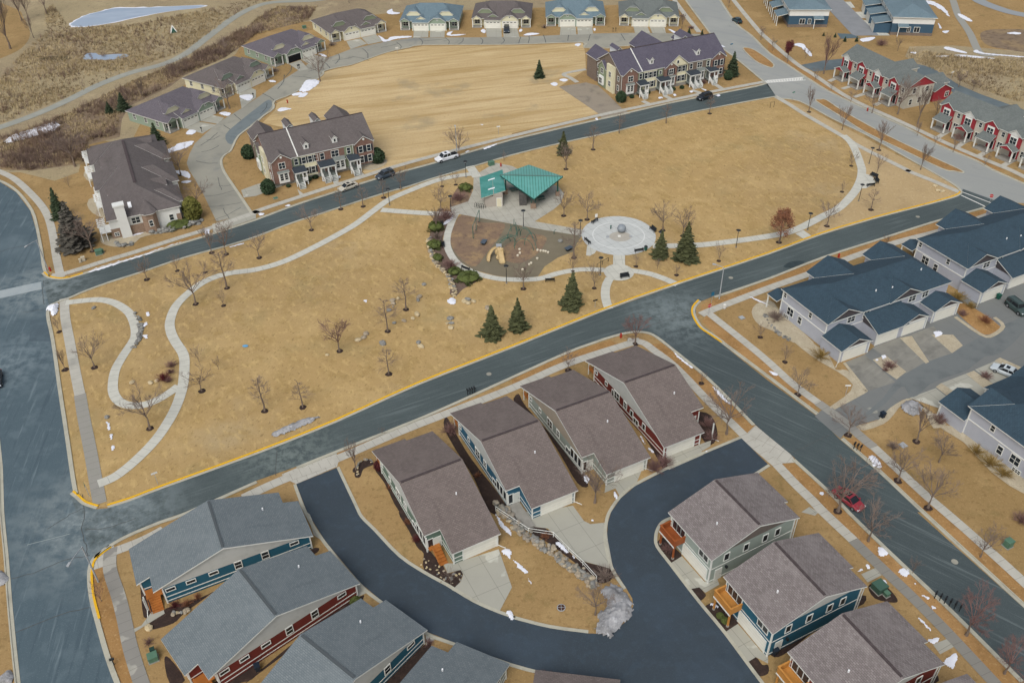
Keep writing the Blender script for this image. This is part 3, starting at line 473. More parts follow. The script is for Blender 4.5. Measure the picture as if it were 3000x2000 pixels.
bed('terrace', T(0, 3, [(860, 530), (980, 490), (1070, 760), (1120, 950), (1190, 1250), (1280, 1568), (1060, 1568), (970, 1320), (880, 1000), (830, 800), (825, 600)]), m_terr, .01, 0)
bed('terrace', T(2, 1, [(1740, 1230), (1860, 1185), (2352, 1010), (2352, 1065), (1850, 1255), (1740, 1300)]), m_terr, .01, 0); bed('terrace', T(3, 1, [(0, 990), (500, 820), (1000, 650), (1500, 490), (2040, 345), (2060, 370), (1640, 520), (1200, 640), (800, 770), (400, 925), (0, 1050)]), m_terr, .01, 0)
bed('terrace', T(2, 1, [(1745, 1385), (1785, 1330), (2090, 1568)])+T(2, 2, [(2352, 200), (2352, 330), (1930, 0)])+T(2, 1, [(1850, 1480)]), m_terr, .01, 0)
bed('terrace', T(3, 2, [(0, 215), (440, 570), (440, 660), (0, 345)]), m_terr, .01, 0)
bed('terrace', T(3, 2, [(690, 905), (830, 880), (960, 985), (1250, 1245), (1600, 1568), (1420, 1568), (1010, 1180)])+[], m_terr, .01, 0)
bed('terrace', T(3, 3, [(1400, 0), (1610, 0), (1880, 235), (2352, 665), (2352, 860)]), m_terr, .01, 0)
bed('terrace', T(0, 1, [(790, 960), (780, 935), (1250, 770), (1640, 650), (1900, 565), (1900, 600), (1640, 680), (1350, 768)]), m_terr, .01, 0)
bed('terrace', T(3, 0, [(0, 495), (170, 615), (380, 755), (580, 875), (900, 1025), (1250, 1185), (1540, 1345), (1900, 1495), (2050, 1568), (2180, 1568), (2080, 1520), (1680, 1355), (1180, 1122), (740, 915), (410, 700), (240, 590), (0, 385)]), m_terr, .01, 0)
sheet('play_surface', ground(T(1, 1, [(1890, 405), (2352, 492)])+T(2, 1, [(300, 548), (640, 600), (590, 680), (560, 745), (420, 800), (300, 880), (240, 970), (150, 985), (0, 985)])+T(1, 1, [(2200, 965), (2000, 910), (1860, 830), (1790, 715), (1780, 600)])), .018, m_sand)
bed('chip_bed', T(1, 1, [(1890, 408), (2010, 435), (2040, 465), (2130, 480), (2250, 480), (2290, 510), (2230, 620), (2130, 740), (2020, 880), (1900, 830), (1800, 700), (1785, 590), (1830, 480)]), m_rmulch, .024, 3)
bed('chip_bed', T(2, 1, [(-70, 700), (0, 655), (110, 600), (230, 585), (310, 610), (310, 660), (240, 760), (130, 830), (20, 850), (-90, 800)]), m_rmulch, .024, 3)
bed('shrub_bed', T(1, 1, [(1860, 150), (1960, 120), (1985, 200), (1940, 300), (1820, 340), (1780, 330), (1800, 250)]), m_rmulch, .016, 3)
bed('shrub_bed', T(1, 1, [(1660, 400), (1830, 410), (1720, 600), (1740, 740), (1830, 860), (1980, 945), (2050, 1000), (1900, 1090), (1840, 1150), (1780, 1130), (1790, 1000), (1680, 880), (1600, 760), (1600, 560)]), mat('bed_soil', '6a5a50', [(.6, '574941', .45, .7, .7), (4, '85736a', .55, .78, .5)], bump=(6, .8, .08)), .016, 3)
for pts in (T(1, 2, [(1140, 1100), (1090, 1170), (1180, 1300), (1320, 1568), (1460, 1568), (1300, 1250)]), T(1, 3, [(1310, 0), (1400, 160), (1480, 320), (1540, 380), (1550, 540), (1800, 710), (1900, 570), (1870, 530), (1760, 560), (1700, 450), (1600, 350), (1450, 0)]), T(1, 2, [(1750, 690), (1730, 800), (1870, 1050), (2000, 1250), (2150, 1568), (2300, 1560), (2230, 1400), (1980, 1080), (1840, 850)]), T(2, 2, [(60, 480), (20, 570), (250, 750), (450, 1050), (600, 1300), (700, 1330), (640, 1180), (400, 900), (130, 600)]), T(2, 2, [(700, 330), (1000, 560), (1200, 850), (1350, 1100), (1400, 1190), (1450, 1150), (1400, 1040), (1150, 740), (800, 400)]), T(2, 2, [(1700, 660), (1830, 680), (1890, 850), (1830, 950), (1740, 880)]),
            T(2, 3, [(1400, 230), (1330, 280), (1350, 350), (1440, 470), (1560, 405), (1500, 330)]), T(2, 3, [(1760, 880), (1890, 830), (2080, 1020), (1945, 1110), (1830, 980)]), T(2, 3, [(1620, 710), (1700, 675), (1760, 730), (1780, 770), (1700, 820)]), T(2, 3, [(2160, 1380), (2240, 1330), (2300, 1400), (2352, 1400), (2352, 1480), (2250, 1500)]), T(3, 3, [(920, 680), (1000, 650), (1100, 690), (1190, 800), (1150, 830), (980, 790)]), T(3, 3, [(560, 940), (870, 760), (880, 840), (680, 920)]), T(3, 3, [(0, 1250), (120, 1180), (480, 960), (640, 900), (500, 1020), (200, 1270), (60, 1330)]), T(3, 3, [(1200, 1568), (1480, 1440), (1550, 1480), (1540, 1568)]),
            T(0, 3, [(1290, 690), (1320, 960), (1390, 930), (1410, 900), (1300, 680)]), T(0, 3, [(1370, 1080), (1390, 1000), (1530, 880), (1850, 780), (1960, 730), (1700, 920), (1590, 1020)]), T(0, 3, [(1510, 1350), (1560, 1340), (1700, 1540), (1560, 1568)]), T(0, 3, [(1960, 1568), (2352, 1340), (2352, 1500), (2200, 1568)]), T(1, 3, [(430, 390), (520, 330), (580, 330), (560, 370), (460, 410)]), T(1, 3, [(500, 1050), (940, 780), (990, 780), (920, 850), (560, 1050)]), T(1, 3, [(1150, 1568), (1540, 1220), (1600, 1250), (1350, 1568)]), T(1, 3, [(-100, 1568), (330, 1210), (300, 1270), (0, 1500)])):
    bed('mulch_bed', pts, m_mulch, .018, 3)
bed('mulch_bed', T(2, 3, [(-150, -160), (100, 60), (330, 160), (520, 355), (620, 440), (930, 525), (920, 600), (880, 640), (780, 640), (600, 480), (300, 260), (100, 150), (-100, -40)]), m_mulch, .018, 3)
bed('mulch_bed', T(1, 2, [(1010, 1080), (1060, 1090), (1080, 1130), (990, 1170), (960, 1240), (920, 1250), (905, 1220), (930, 1140)]), m_mulch, .018, 3)
sheet('court_damp_lane', ground(spl(T(3, 2, [(800, 765), (870, 680), (1060, 520), (1165, 375), (1420, 205), (1690, 110), (1900, -15), (2352, -230), (2352, -90), (2130, 115), (1990, 140), (1830, 265), (1640, 330), (1480, 400), (1370, 500), (1300, 505), (1255, 420), (1195, 440), (1080, 570), (950, 660)]), 2, True)), .064, mat('damp_lane', '6a6f6f', [(.3, '5c6263', .45, .7, .7), (3, '787c7b', .55, .75, .4)]))
for q in (((690, 200), (890, 125), (1170, 375), (880, 470)), ((960, 60), (1210, -40), (1460, 205), (1280, 300)), ((1320, -60), (1520, -140), (1700, 110), (1490, 195))): aps('court_drive', T(3, 2, q), mat('stained_drive', '7f7e77', [(.3, '6a6a65', .45, .66, .8), (1, '908f87', .5, .72, .5, 40, (.2, 1, 1))]), 24.7, .062)
for q in (((1590, 385), (1890, 270), (2100, 440), (1810, 560)), ((1300, 520), (1540, 430), (1730, 580), (1640, 640)), ((1900, 260), (2090, 180), (2352, 330), (2120, 430))): aps('court_drive', T(3, 2, q), MATS['alley_concrete'] if 0 else m_drive, 24.7, .061)
GR = [T(3, 2, [(220, -170), (430, 30), (560, 130), (620, 260), (690, 260), (760, 290), (890, 450), (880, 475), (620, 605), (570, 600), (700, 510), (780, 400), (640, 280), (480, 190), (300, 60), (100, -130)]), T(2, 1, [(2200, 1300), (2240, 1230), (2330, 1190)])+T(3, 1, [(60, 1220), (140, 1330), (420, 1580), (230, 1580), (60, 1480)])+T(2, 1, [(2310, 1440), (2240, 1390)]), T(3, 2, [(1110, 620), (1230, 545), (1310, 525), (1400, 580), (1540, 680), (1640, 760), (1520, 800), (1440, 650), (1380, 560), (1250, 560), (1150, 680), (1060, 760), (880, 820), (820, 790), (840, 770), (1010, 725)]), T(3, 2, [(1590, 800), (1700, 780), (2000, 1000), (2352, 1260), (2352, 1400), (2050, 1200), (1800, 930)]), T(3, 2, [(960, 170), (1080, 130), (1270, 280), (1180, 350), (1080, 280)]), T(3, 2, [(1210, -30), (1320, -50), (1480, 190), (1450, 205)]), T(3, 2, [(1500, -60), (1700, -60), (1790, 40), (1690, 110)]), T(3, 2, [(1540, 420), (1590, 385), (1800, 520), (1720, 560)]), T(3, 2, [(1820, 300), (1890, 270), (2080, 400), (1990, 440)]), T(3, 2, [(2080, 180), (2130, 150), (2352, 250), (2352, 300)]), T(0, 1, [(930, 600), (930, 660), (990, 690), (1100, 705), (1210, 690), (1290, 620), (1400, 590), (1500, 570), (1440, 530), (1300, 570), (1040, 600)]), T(0, 1, [(790, 0), (770, 50), (830, 110), (860, 60)]), T(0, 1, [(800, 310), (850, 250), (950, 380), (960, 440), (850, 390)]), T(1, 0, [(1060, 1568), (940, 1530), (1070, 1460), (1200, 1470), (1180, 1520)])]
for i, pts in enumerate(GR): bed('gravel_bed', pts, m_gravel, .07, 0 if 4 <= i <= 9 else 2)
bed('grass_island', T(3, 1, [(1750, 1230), (1850, 1240), (2130, 1430), (2050, 1500), (1950, 1490), (1740, 1310)]), m_terr, .068, 3); ribbon('island_kerb', ground(T(3, 1, [(1720, 1345), (1960, 1510), (2060, 1515), (2160, 1430), (2080, 1350)])), .7, .06, m_gravel, 3, 0, .1)
# ---------------- buildings ----------------
def frame(a, b, z):
    A, B = G(a, z), G(b, z); d = B-A
    return A.x, A.y, math.atan2(d.y, d.x), d.length
m_trim = mat('white_trim', 'd6d8d2', [(1.5, 'c4c6c0', .5, .75, .4)], coord='O', rough=.6)
m_glass = mat('window_glass', '20282f', [(.9, '39454d', .45, .7, .7)], coord='O', rough=.12, spec=.6)
m_door = siding('garage_door_panels', 'dcdbd0', 'a9a89f', .53)
m_ent = mat('entry_door', 'c9cbc4', coord='O', rough=.5)
m_dark = mat('dark_metal', '23282b', rough=.5)
m_wood = mat('stained_deck_wood', '9a5f2c', [(.8, 'b37338', .4, .7, .6), (6, '74431f', .5, .75, .5)], coord='O', rough=.6)
m_conc = mat('foundation', '8f8d86', [(1, '7c7a74', .4, .7, .6)], coord='O')
m_vent = mat('vent_white', 'e0e2e4', rough=.5)
m_ridge = {}
W_MESH = {}
ANG = {'F': 0, 'R': math.pi/2, 'B': math.pi, 'L': -math.pi/2}
m_shut = mat('dark_shutter', '2a3038', rough=.6)
def win(root, x, y, z, side, w, h, nx=2, ny=2, shut=False, frame_m=None):
    """a window standing on a wall: frame with its pane (and shutters) as sub-parts; z is its sill"""
    key = (w, h, nx, ny, frame_m.name if frame_m else '')
    if key not in W_MESH:
        f = MB(); t = .1
        f.box(-w/2-t, w/2+t, -.09, .02, -t, 0); f.box(-w/2-t, w/2+t, -.09, .02, h, h+t)
        f.box(-w/2-t, -w/2, -.09, .02, 0, h); f.box(w/2, w/2+t, -.09, .02, 0, h)
        for i in range(1, nx): f.box(-w/2+w*i/nx-.035, -w/2+w*i/nx+.035, -.07, .02, 0, h)
        for i in range(1, ny): f.box(-w/2, w/2, -.065, .02, h*i/ny-.03, h*i/ny+.03)
        g = MB().box(-w/2, w/2, -.045, .02, 0, h)
        W_MESH[key] = (f.mesh('window', [frame_m or m_trim]), g.mesh('pane', [m_glass]))
    o = link_mesh('window', W_MESH[key][0], root); o.location = (x, y, z); o.rotation_euler = (0, 0, ANG[side])
    link_mesh('pane', W_MESH[key][1], o)
    if shut:
        if ('s', h) not in W_MESH: W_MESH[('s', h)] = MB().box(-.2, .2, -.06, .02, -.05, h+.05).mesh('shutter', [m_shut])
        for s in (-1, 1):
            q = link_mesh('shutter', W_MESH[('s', h)], o); q.location = (s*(w/2+.33), 0, 0)
    return o
def gdoor(root, x, y, side, w=4.9, h=2.15, lites=False):
    k = ('g', w, h)
    if k not in W_MESH:
        W_MESH[k] = MB().box(-w/2, w/2, -.05, .02, .02, h).mesh('garage_door', [m_door])
        t = MB().prism([(-w/2-.14, -.08), (w/2+.14, -.08), (w/2+.14, .02), (-w/2-.14, .02)], h, h+.14).box(-w/2-.14, -w/2, -.08, .02, 0, h+.001).box(w/2, w/2+.14, -.08, .02, 0, h+.001)
        W_MESH[('gf', w, h)] = t.mesh('door_frame', [m_trim])
        l = MB()
        for i in range(4): l.box(-w/2+w*(i+.2)/4, -w/2+w*(i+.8)/4, -.07, -.03, h-.42, h-.2)
        W_MESH[('gl', w, h)] = l.mesh('door_lights', [m_glass])
    o = link_mesh('garage_door', W_MESH[k], root); o.location = (x, y, 0); o.rotation_euler = (0, 0, ANG[side])
    link_mesh('door_frame', W_MESH[('gf', w, h)], o)
    if lites: link_mesh('door_lights', W_MESH[('gl', w, h)], o)
    return o
def door(root, x, y, z, side, w=.95, h=2.05, m=None):
    o = MB().box(-w/2, w/2, -.05, .02, 0, h).build('door', m or m_ent, root); o.location = (x, y, z); o.rotation_euler = (0, 0, ANG[side])
    MB().box(-w/2-.1, -w/2, -.07, .02, 0, h+.1).box(w/2, w/2+.1, -.07, .02, 0, h+.1).box(-w/2, w/2, -.07, .02, h, h+.1).build('door_frame', m_trim, o)
    MB().ball((w*.36, -.08, 1.0), .05, 6, 4).build('handle', m_dark, o)
    return o
def stairs(mb, x0, x1, y0, y1, z0, z1, n=6, mi=0, top=None):     # falls from (y0,z1) to (y1,z0) along y
    for i in range(n):
        a, b = y0+(y1-y0)*i/n, y0+(y1-y0)*(i+1)/n; z = z1-(z1-z0)*(i+.5)/n
        mb.box(x0, x1, min(a, b), max(a, b), z-.16, z, mi, top)
def mkframe(root, name, foot, top, m, z0=0): return MB().prism(foot, z0, top, 0).build(name, m, root)
def gable_house(root, of, ob, yr, ze, s, foot, wm, rm, gm, rmc):
    zf = lambda y: ze+s*(y if y <= yr else 2*yr-y)
    r = MB()
    r.slab([(x, y, zf(y)) for x, y in of], .2); r.slab([(x, y, zf(y)) for x, y in ob], .2)
    roof = r.build('roof', [rm, m_trim], root)
    xs = [x for x, y in of if abs(y-yr) < .01]
    MB().box(min(xs)+.25, max(xs)-.25, yr-.17, yr+.17, zf(yr)-.05, zf(yr)+.07).build('ridge_vent', rmc, roof)
    wl, gp = MB(), MB(); n = len(foot); zl = ze+.12
    for i in range(n):
        (x0, y0), (x1, y1) = foot[i], foot[(i+1) % n]
        t0, t1 = zf(y0)-.19, zf(y1)-.19; l0 = min(zl, t0); l1 = min(zl, t1)
        wl.poly([(x0, y0, 0), (x1, y1, 0), (x1, y1, l1), (x0, y0, l0)])
        up = [(x0, y0, l0), (x1, y1, l1)]
        if t1 > l1+.01: up.append((x1, y1, t1))
        if (y0-yr)*(y1-yr) < 0: k = (yr-y0)/(y1-y0); up.append((x0+(x1-x0)*k, yr, zf(yr)-.19))
        if t0 > l0+.01: up.append((x0, y0, t0))
        if len(up) > 2: (gp if abs(x1-x0) < .1 else wl).poly(up)
    wo = wl.build('wall', wm, root); gp.build('gable_panel', gm, root)
    tr = MB(); a = 0
    for i in range(n):
        p, c, q = foot[i-1], foot[i], foot[(i+1) % n]
        cr = (c[0]-p[0])*(q[1]-c[1])-(c[1]-p[1])*(q[0]-c[0])
        if cr > 0: tr.box(c[0]-.09, c[0]+.09, c[1]-.09, c[1]+.09, 0, min(zl, zf(c[1])-.22))
        (x0, y0), (x1, y1) = c, q
        for zz in (.38,) + ((2.75,) if ze > 4 else (1.15,)):
            tr.box(min(x0, x1)-.035, max(x0, x1)+.035, min(y0, y1)-.035, max(y0, y1)+.035, zz-.07, zz+.07) if (abs(x0-x1) < .01 or abs(y0-y1) < .01) else None
    tr.build('corner_trim', m_trim, root)
    return roof, zf
def pipes(root, zf, pts):
    for x, y in pts: MB().cyl(x, y, zf(y)-.1, zf(y)+.35, .11, 8).build('vent_pipe', m_vent, root)
SH_BROWN = shingles('brown_shingles', '7a706c', '6a615d', '574f4c')
SH_GREY = shingles('grey_shingles', '757d80', '677074', '565f63')
SH_MOT = shingles('mottled_brown_shingles', '8a8482', '716a69', '5b5553')
SH_BLUE = shingles('slate_blue_shingles', '3b4e5b', '33444f', '293944')
SH_PURP = shingles('dark_plum_shingles', '5f5c68', '54515d', '454350')
SH_TAUP = shingles('taupe_shingles', '6b6564', '5f5958', '4d4947')
SH_SAGE = shingles('grey_green_shingles', '717775', '646a68', '565c5a')
SH_PLUM = shingles('plum_brown_shingles', '6a656b', '5d595f', '504c52')
SH_LBLU = shingles('light_blue_grey_shingles', '6f8189', '627680', '56666e')
RIDGE = mat('ridge_cap', '453d3e', [(2, '574e4e', .4, .7, .6)], coord='O'); RIDGEG = mat('ridge_cap_grey', '4c5255', coord='O')
SD = {k: siding(k+'_siding', a, b) for k, a, b in (('green', '62766a', '4a5c50'), ('blue', '2f5d74', '21475a'), ('grey', '8f978f', '747d76'), ('red', '6d2f28', '51211d'), ('sage', '95a098', '7b867e'), ('teal', '285a6e', '1c4555'), ('pale', 'a9adb6', '8c9199'), ('cream', 'd3cfb2', 'b5b194'), ('moss', '828c74', '6a745d'), ('barn', '94323a', '762630'), ('taupe', 'b9b6a9', '9a978b'), ('white', 'd5d7d3', 'b5b7b3'), ('navy', '3b5568', '2d4354'), ('duplexgreen', '8b9a8a', '73826f'))}
PALE = mat('pale_gable_board', 'b4b6b1', [(1.2, 'a2a49f', .45, .7, .5)], coord='O'); TAN = mat('tan_gable_board', '9a8f80', [(1.2, '8a8072', .45, .7, .5)], coord='O'); BRN = mat('dark_gable_board', '4e4a4c', [(2, '413d40', .45, .7, .5)], coord='O'); TAUPE = mat('taupe_gable_board', '6d655f', [(1.2, '5f5853', .45, .7, .5)], coord='O')
BRICK = bricks('red_brown_brick', '7d5a4e', '6a4a41', '8e7d72'); STONE = bricks('tan_stone', '9d8672', '86705f', '7a6c60'); GBRICK = bricks('brown_grey_brick', '74685f', '63584f', '85796e')
# --- four brown-roofed patio homes between street and alley
def patio(name, label, fl, fr, side, wm, gm, W=9.65, D=23.5, rail=False):
    x, y, a, L = frame(fl, fr, 2.75)
    if side == 'L': x -= (W-L)*math.cos(a); y -= (W-L)*math.sin(a)
    n = W-L; root = thing(name, label, 'house', (x, y, 0), a, 'patio homes with long low gables'); nd = 3.65; yr = D/2
    if side == 'L':
        of = [(0, nd), (n, nd), (n, 0), (W, 0), (W, yr), (0, yr)]; foot = [(.4, 4.1), (n+.35, 4.1), (n+.35, .45), (W-.4, .45), (W-.4, D-.45), (.4, D-.45)]
    else:
        of = [(0, 0), (L, 0), (L, nd), (W, nd), (W, yr), (0, yr)]; foot = [(.4, .45), (L-.35, .45), (L-.35, 4.1), (W-.4, 4.1), (W-.4, D-.45), (.4, D-.45)]
    ob = [(0, yr), (W, yr), (W, D-.7), (W*.56, D-.7), (W*.56, D), (0, D)]
    foot[-2:] = [(W-.4, D-1.15), (W*.56+.05, D-1.15), (W*.56-.35, D-.45), (1.9, D-.45), (1.9, D-2.5), (.4, D-2.5)]
    roof, zf = gable_house(root, of, ob, yr, 2.75, 1/3, foot, wm, SH_BROWN, gm, RIDGE)
    gx = n+.35+3.9 if side == 'L' else 3.4
    gdoor(root, gx, .45, 'F', 4.9, 2.1)
    pipes(root, zf, [(W*.68, 7.3)])
    for yy, zz, w, h in ((20.3, 2.0, .5, .6), (17.2, 1.95, .55, .65), (14.0, 1.3, 1.5, 1.5), (11.4, 1.5, .8, 1.2), (8.2, .75, 1.3, .9)): win(root, .4, yy, zz, 'L', w, h, 2 if w > .7 else 1, 2 if h > 1 else 1)
    if side == 'L':
        for yy in (4.8, 5.9, 7.0): win(root, .4, yy, .9, 'L', .85, 1.7, 1, 1)
        door(root, n-.35, 4.1, .1, 'F'); win(root, .95, 4.1, .6, 'F', .7, 1.7, 1, 1)
    else:
        for yy in (6, 9.5, 15): win(root, .4, yy, 1.3, 'L', .7, 1.1, 1, 1)
        door(root, L+.9, 4.1, .1, 'F'); MB().box(W-.45, W-.3, .3, .45, 0, 3.4).build('porch_post', m_trim, root)
    p = MB(); p.box(.4, .52, D-.6, D-.48, 0, 2.75); p.build('porch_post', m_trim, root)
    MB().box(.45, 1.85, D-2.45, D-.5, 1.1, 1.22).build('porch_floor', m_wood, root)
    MB().box(.4, .5, D-2.45, D-.65, 1.25, 1.95).build('porch_rail', m_wood, root)
    MB().tube([(W-.3, .35, 2.6), (W-.32, .4, .2), (W+.4, -.5, .06)], .06, 4).build('downspout', m_trim, root)
    return root, n, L, W
def c8(x, y): return (1380+x/3.136, 1000+y/3.136)
r, n, L, W = patio('patio_home', 'brown-roofed home with sage green walls, beside the alley mouth', TT(1, 3, 1800, 385), TT(1, 3, 2250, 195), 'L', SD['green'], PALE)
s = MB(); stairs(s, .9, 2.1, 3.4, 1.0, 0, .9, 5); s.box(.5, 2.2, 3.4, 4.1, .78, .9); s.build('porch_stairs', m_wood, r)
MB().tube([(.8, 3.5, 1.7), (.8, 1.0, .9), (.8, 1.0, 0)], .06, 4).build('hand_rail', m_wood, r)
r, n, L, W = patio('patio_home', 'brown-roofed home with bright blue walls above the boulder wall', c8(555, 1535), c8(985, 1365), 'L', SD['blue'], PALE)
MB().box(.5, 2.2, -1.0, 4.0, .02, .3).build('entry_stoop', m_conc, r)
patio('patio_home', 'brown-roofed home with grey-green walls and tan gable, bare tree at its entry', c8(1245, 1222), c8(1650, 1062), 'L', SD['grey'], TAN)
patio('patio_home', 'brown-roofed home with brick red walls at the street corner', c8(1775, 975), c8(2145, 832), 'R', SD['red'], PALE)
# --- grey-roofed homes at lower left: garage side faces the alley
def lowhome(label, fl, fr, wm, gm, rm=SH_GREY, rc=RIDGEG, W=9.35, D=22.7, full=False, rail=True):
    x, y, a, L = frame(fl, fr, 2.75)
    if full: L = W
    root = thing('patio_home', label, 'house', (x, y, 0), a, 'homes with long roofs along the alley bend')
    L = min(L, W-2.2) if not full else W; yr = D/2; nd = 2.1; bn = 2.75
    of = [(0, 0), (L, 0), (L, nd), (W, nd), (W, yr), (0, yr)] if not full else [(0, 0), (W, 0), (W, yr), (0, yr)]
    ob = [(0, yr), (W, yr), (W, D), (bn, D), (bn, D-1.8), (0, D-1.8)]
    foot = [(.4, .45), (L-.35, .45), (L-.35, nd+.45), (W-.4, nd+.45), (W-.4, D-.45), (bn+.35, D-.45), (bn+.35, D-2.9), (.4, D-2.9)]
    if full: foot[1:4] = [(W-.4, .45)]
    roof, zf = gable_house(root, of, ob, yr, 2.75, 1/3, foot, wm, rm, gm, rc)
    gdoor(root, 3.4, .45, 'F', 4.9, 2.1); pipes(root, zf, [(6.2, 5.0)])
    for yy, w, h, zz in ((2.6, 1.1, .5, 2.0), (6.6, .85, 1.2, 1.5), (10.2, .85, 1.2, 1.55), (13.4, 1.1, .5, 2.1), (16.3, 1.1, .5, 2.1), (18.9, 1.1, .5, 2.1)): win(root, .4, yy, zz, 'L', w, h, 1, 2 if h > 1 else 1)
    s = MB()
    for i in range(6): s.box(-.5+.33*i, -.17+.33*i, D-2.3, D-.9, .12*i, .12*i+.14)
    s.box(1.48, bn+.3, D-2.8, D-.6, .72, .86); s.build('porch_stairs', m_wood, root)
    MB().tube([(bn, D-.65, 1.7), (1.5, D-.75, 1.7), (-.4, D-.75, .9), (-.4, D-.75, .1)], .05, 4).build('porch_rail', m_wood, root); MB().box(.35, .5, D-.55, D-.4, 0, 2.7).build('porch_post', m_trim, root)
    door(root, 1.4, D-2.9, .95, 'B'); MB().tube([(.25, D-.35, 2.5), (.28, D-.35, .2), (-.7, D-.2, .06)], .06, 4).build('downspout', m_trim, root)
    return root
lowhome('grey-roofed home with blue walls at the street corner by the alley mouth', TT(1, 3, 525, 215), TT(1, 2, 385, 1455), SD['teal'], PALE)
lowhome('grey-roofed home with dark red walls, between two blue ones', TT(1, 3, 955, 652), TT(1, 3, 665, 335), SD['red'], PALE)
lowhome('grey-roofed home with blue walls cut by the bottom edge, beside the dark red one', TT(1, 3, 1575, 1078), TT(1, 3, 1190, 800), SD['teal'], PALE)
lowhome('grey-roofed home at the bottom edge, only its alley end in view', TT(1, 3, 2335, 1390), TT(1, 3, 1825, 1180), SD['grey'], PALE)
lowhome('plum-brown roofed home peeking in at the bottom edge beyond the alley', TT(2, 3, 995, 1535), TT(2, 3, 400, 1465), SD['green'], PALE, SH_BROWN, RIDGE, W=9.9, full=True)
# --- two-storey homes with wooden decks
def deckhome(label, fl, fr, wm, gm, wood, L=None, D=15.0):
    x, y, a, L0 = frame(fl, fr, 5.3); W = L or L0
    root = thing('deck_house', label, 'house', (x, y, 0), a, 'two-storey homes with balconies over the garage'); yr = 7.5
    of = [(0, 0), (W, 0), (W, yr), (0, yr)]; ob = [(0, yr), (W, yr), (W, D-.35), (W-3.1, D-.35), (W-3.1, D+.4), (0, D+.4)]
    foot = [(.4, .45), (W-.4, .45), (W-.4, D-.8), (W-3.4, D-.8), (W-3.4, D-.05), (.4, D-.05)]
    roof, zf = gable_house(root, of, ob, yr, 5.3, 1/3, foot, wm, SH_MOT, gm, RIDGE)
    gdoor(root, 5.9, .45, 'F', 4.9, 2.2); pipes(root, zf, [(5.6, 3.6)])
    d = MB().box(.35, 3.6, -1.35, .44, 2.62, 2.78); d.build('deck_floor', wood, root)
    MB().box(.32, 3.63, -1.4, -1.36, 2.4, 2.62).build('deck_edge_board', m_trim, root)
    q = MB(); q.box(.35, 3.6, -1.35, -1.27, 2.8, 3.75); q.box(.35, .43, -1.27, .4, 2.8, 3.75); q.box(3.52, 3.6, -1.27, .4, 2.8, 3.75)
    q.box(.3, 3.65, -1.42, -1.2, 3.75, 3.82); q.box(.3, .52, -1.2, .42, 3.75, 3.82); q.box(3.43, 3.65, -1.2, .42, 3.75, 3.82); q.build('deck_railing', wood, root)
    for xx in (.55, 3.4):
        p = MB().box(xx-.1, xx+.1, -1.25, -1.05, .2, 2.6).build('deck_post', wood, root); MB().cyl(xx, -1.15, 0, .2, .2, 8).build('post_footing', m_conc, p)
    for xx in (1.2, 2.1, 3.0): win(root, xx, .45, 3.0, 'F', .8, 1.75, 1, 1)
    for xx in (6.9, 7.85): win(root, xx, .45, 3.45, 'F', .8, 1.25, 1, 1)
    for yy in (2.9, 6.1, 9.3, 11.4): win(root, W-.4, yy, 3.4, 'R', .75, 1.25, 1, 1)
    door(root, W-.4, 1.9, .05, 'R'); MB().box(W-.35, W+.02, 2.85, 3.1, 2.0, 2.35).build('wall_lamp', m_dark, root)
    t = MB().tube([(W-.3, D-.4, 5.1), (W-.28, D-.5, .3), (W+.5, D-1.0, .1)], .06, 4); t.build('downspout', m_trim, root)
    return root, a
def c7(x, y): return (1920+x/3.4845, 1350+y/3.4845)
m_wood2 = mat('fresh_deck_wood', 'b07a3a', [(.8, 'c28c4a', .4, .7, .6), (6, '8a5b28', .5, .75, .4)], coord='O', rough=.6)
m_wood1 = mat('red_deck_wood', '8a4a26', [(.8, 'a05c30', .4, .7, .6), (6, '6a361b', .5, .75, .4)], coord='O', rough=.6)
deckhome('mottled brown roof, sage walls and red-brown deck at the alley bend', c7(130, 520), c7(575, 1018), SD['sage'], TAUPE, m_wood1)
deckhome('mottled brown roof, teal walls and honey-coloured deck, middle of three', c7(695, 1175), TT(3, 3, 45, 1120), SD['teal'], PALE, m_wood2)
x, y, a, _ = frame(c7(695, 1175), TT(3, 3, 45, 1120), 5.3)
P0 = G(TT(3, 3, 180, 1280), 5.3); q = Vector((P0.x+9.45*math.cos(a), P0.y+9.45*math.sin(a), 5.3))
def topix(v):
    d = v-Vector((0, 0, H)); zc = d.dot(FWD); return (1500+FPX*d.dot(RGT)/zc, 1000-FPX*d.dot(UPV)/zc)
deckhome('mottled brown roof and barn red walls, third deck house down the alley', TT(3, 3, 180, 1280), topix(q), SD['red'], PALE, m_wood2)
B4 = G(TT(3, 3, 1820, 1480), 5.3)+15.2*Vector((math.sin(a), -math.cos(a), 0)); q = B4+9.45*Vector((math.cos(a), math.sin(a), 0))
deckhome('mottled brown roof corner showing at the lower right edge', topix(B4), topix(q), SD['sage'], TAUPE, m_wood2)
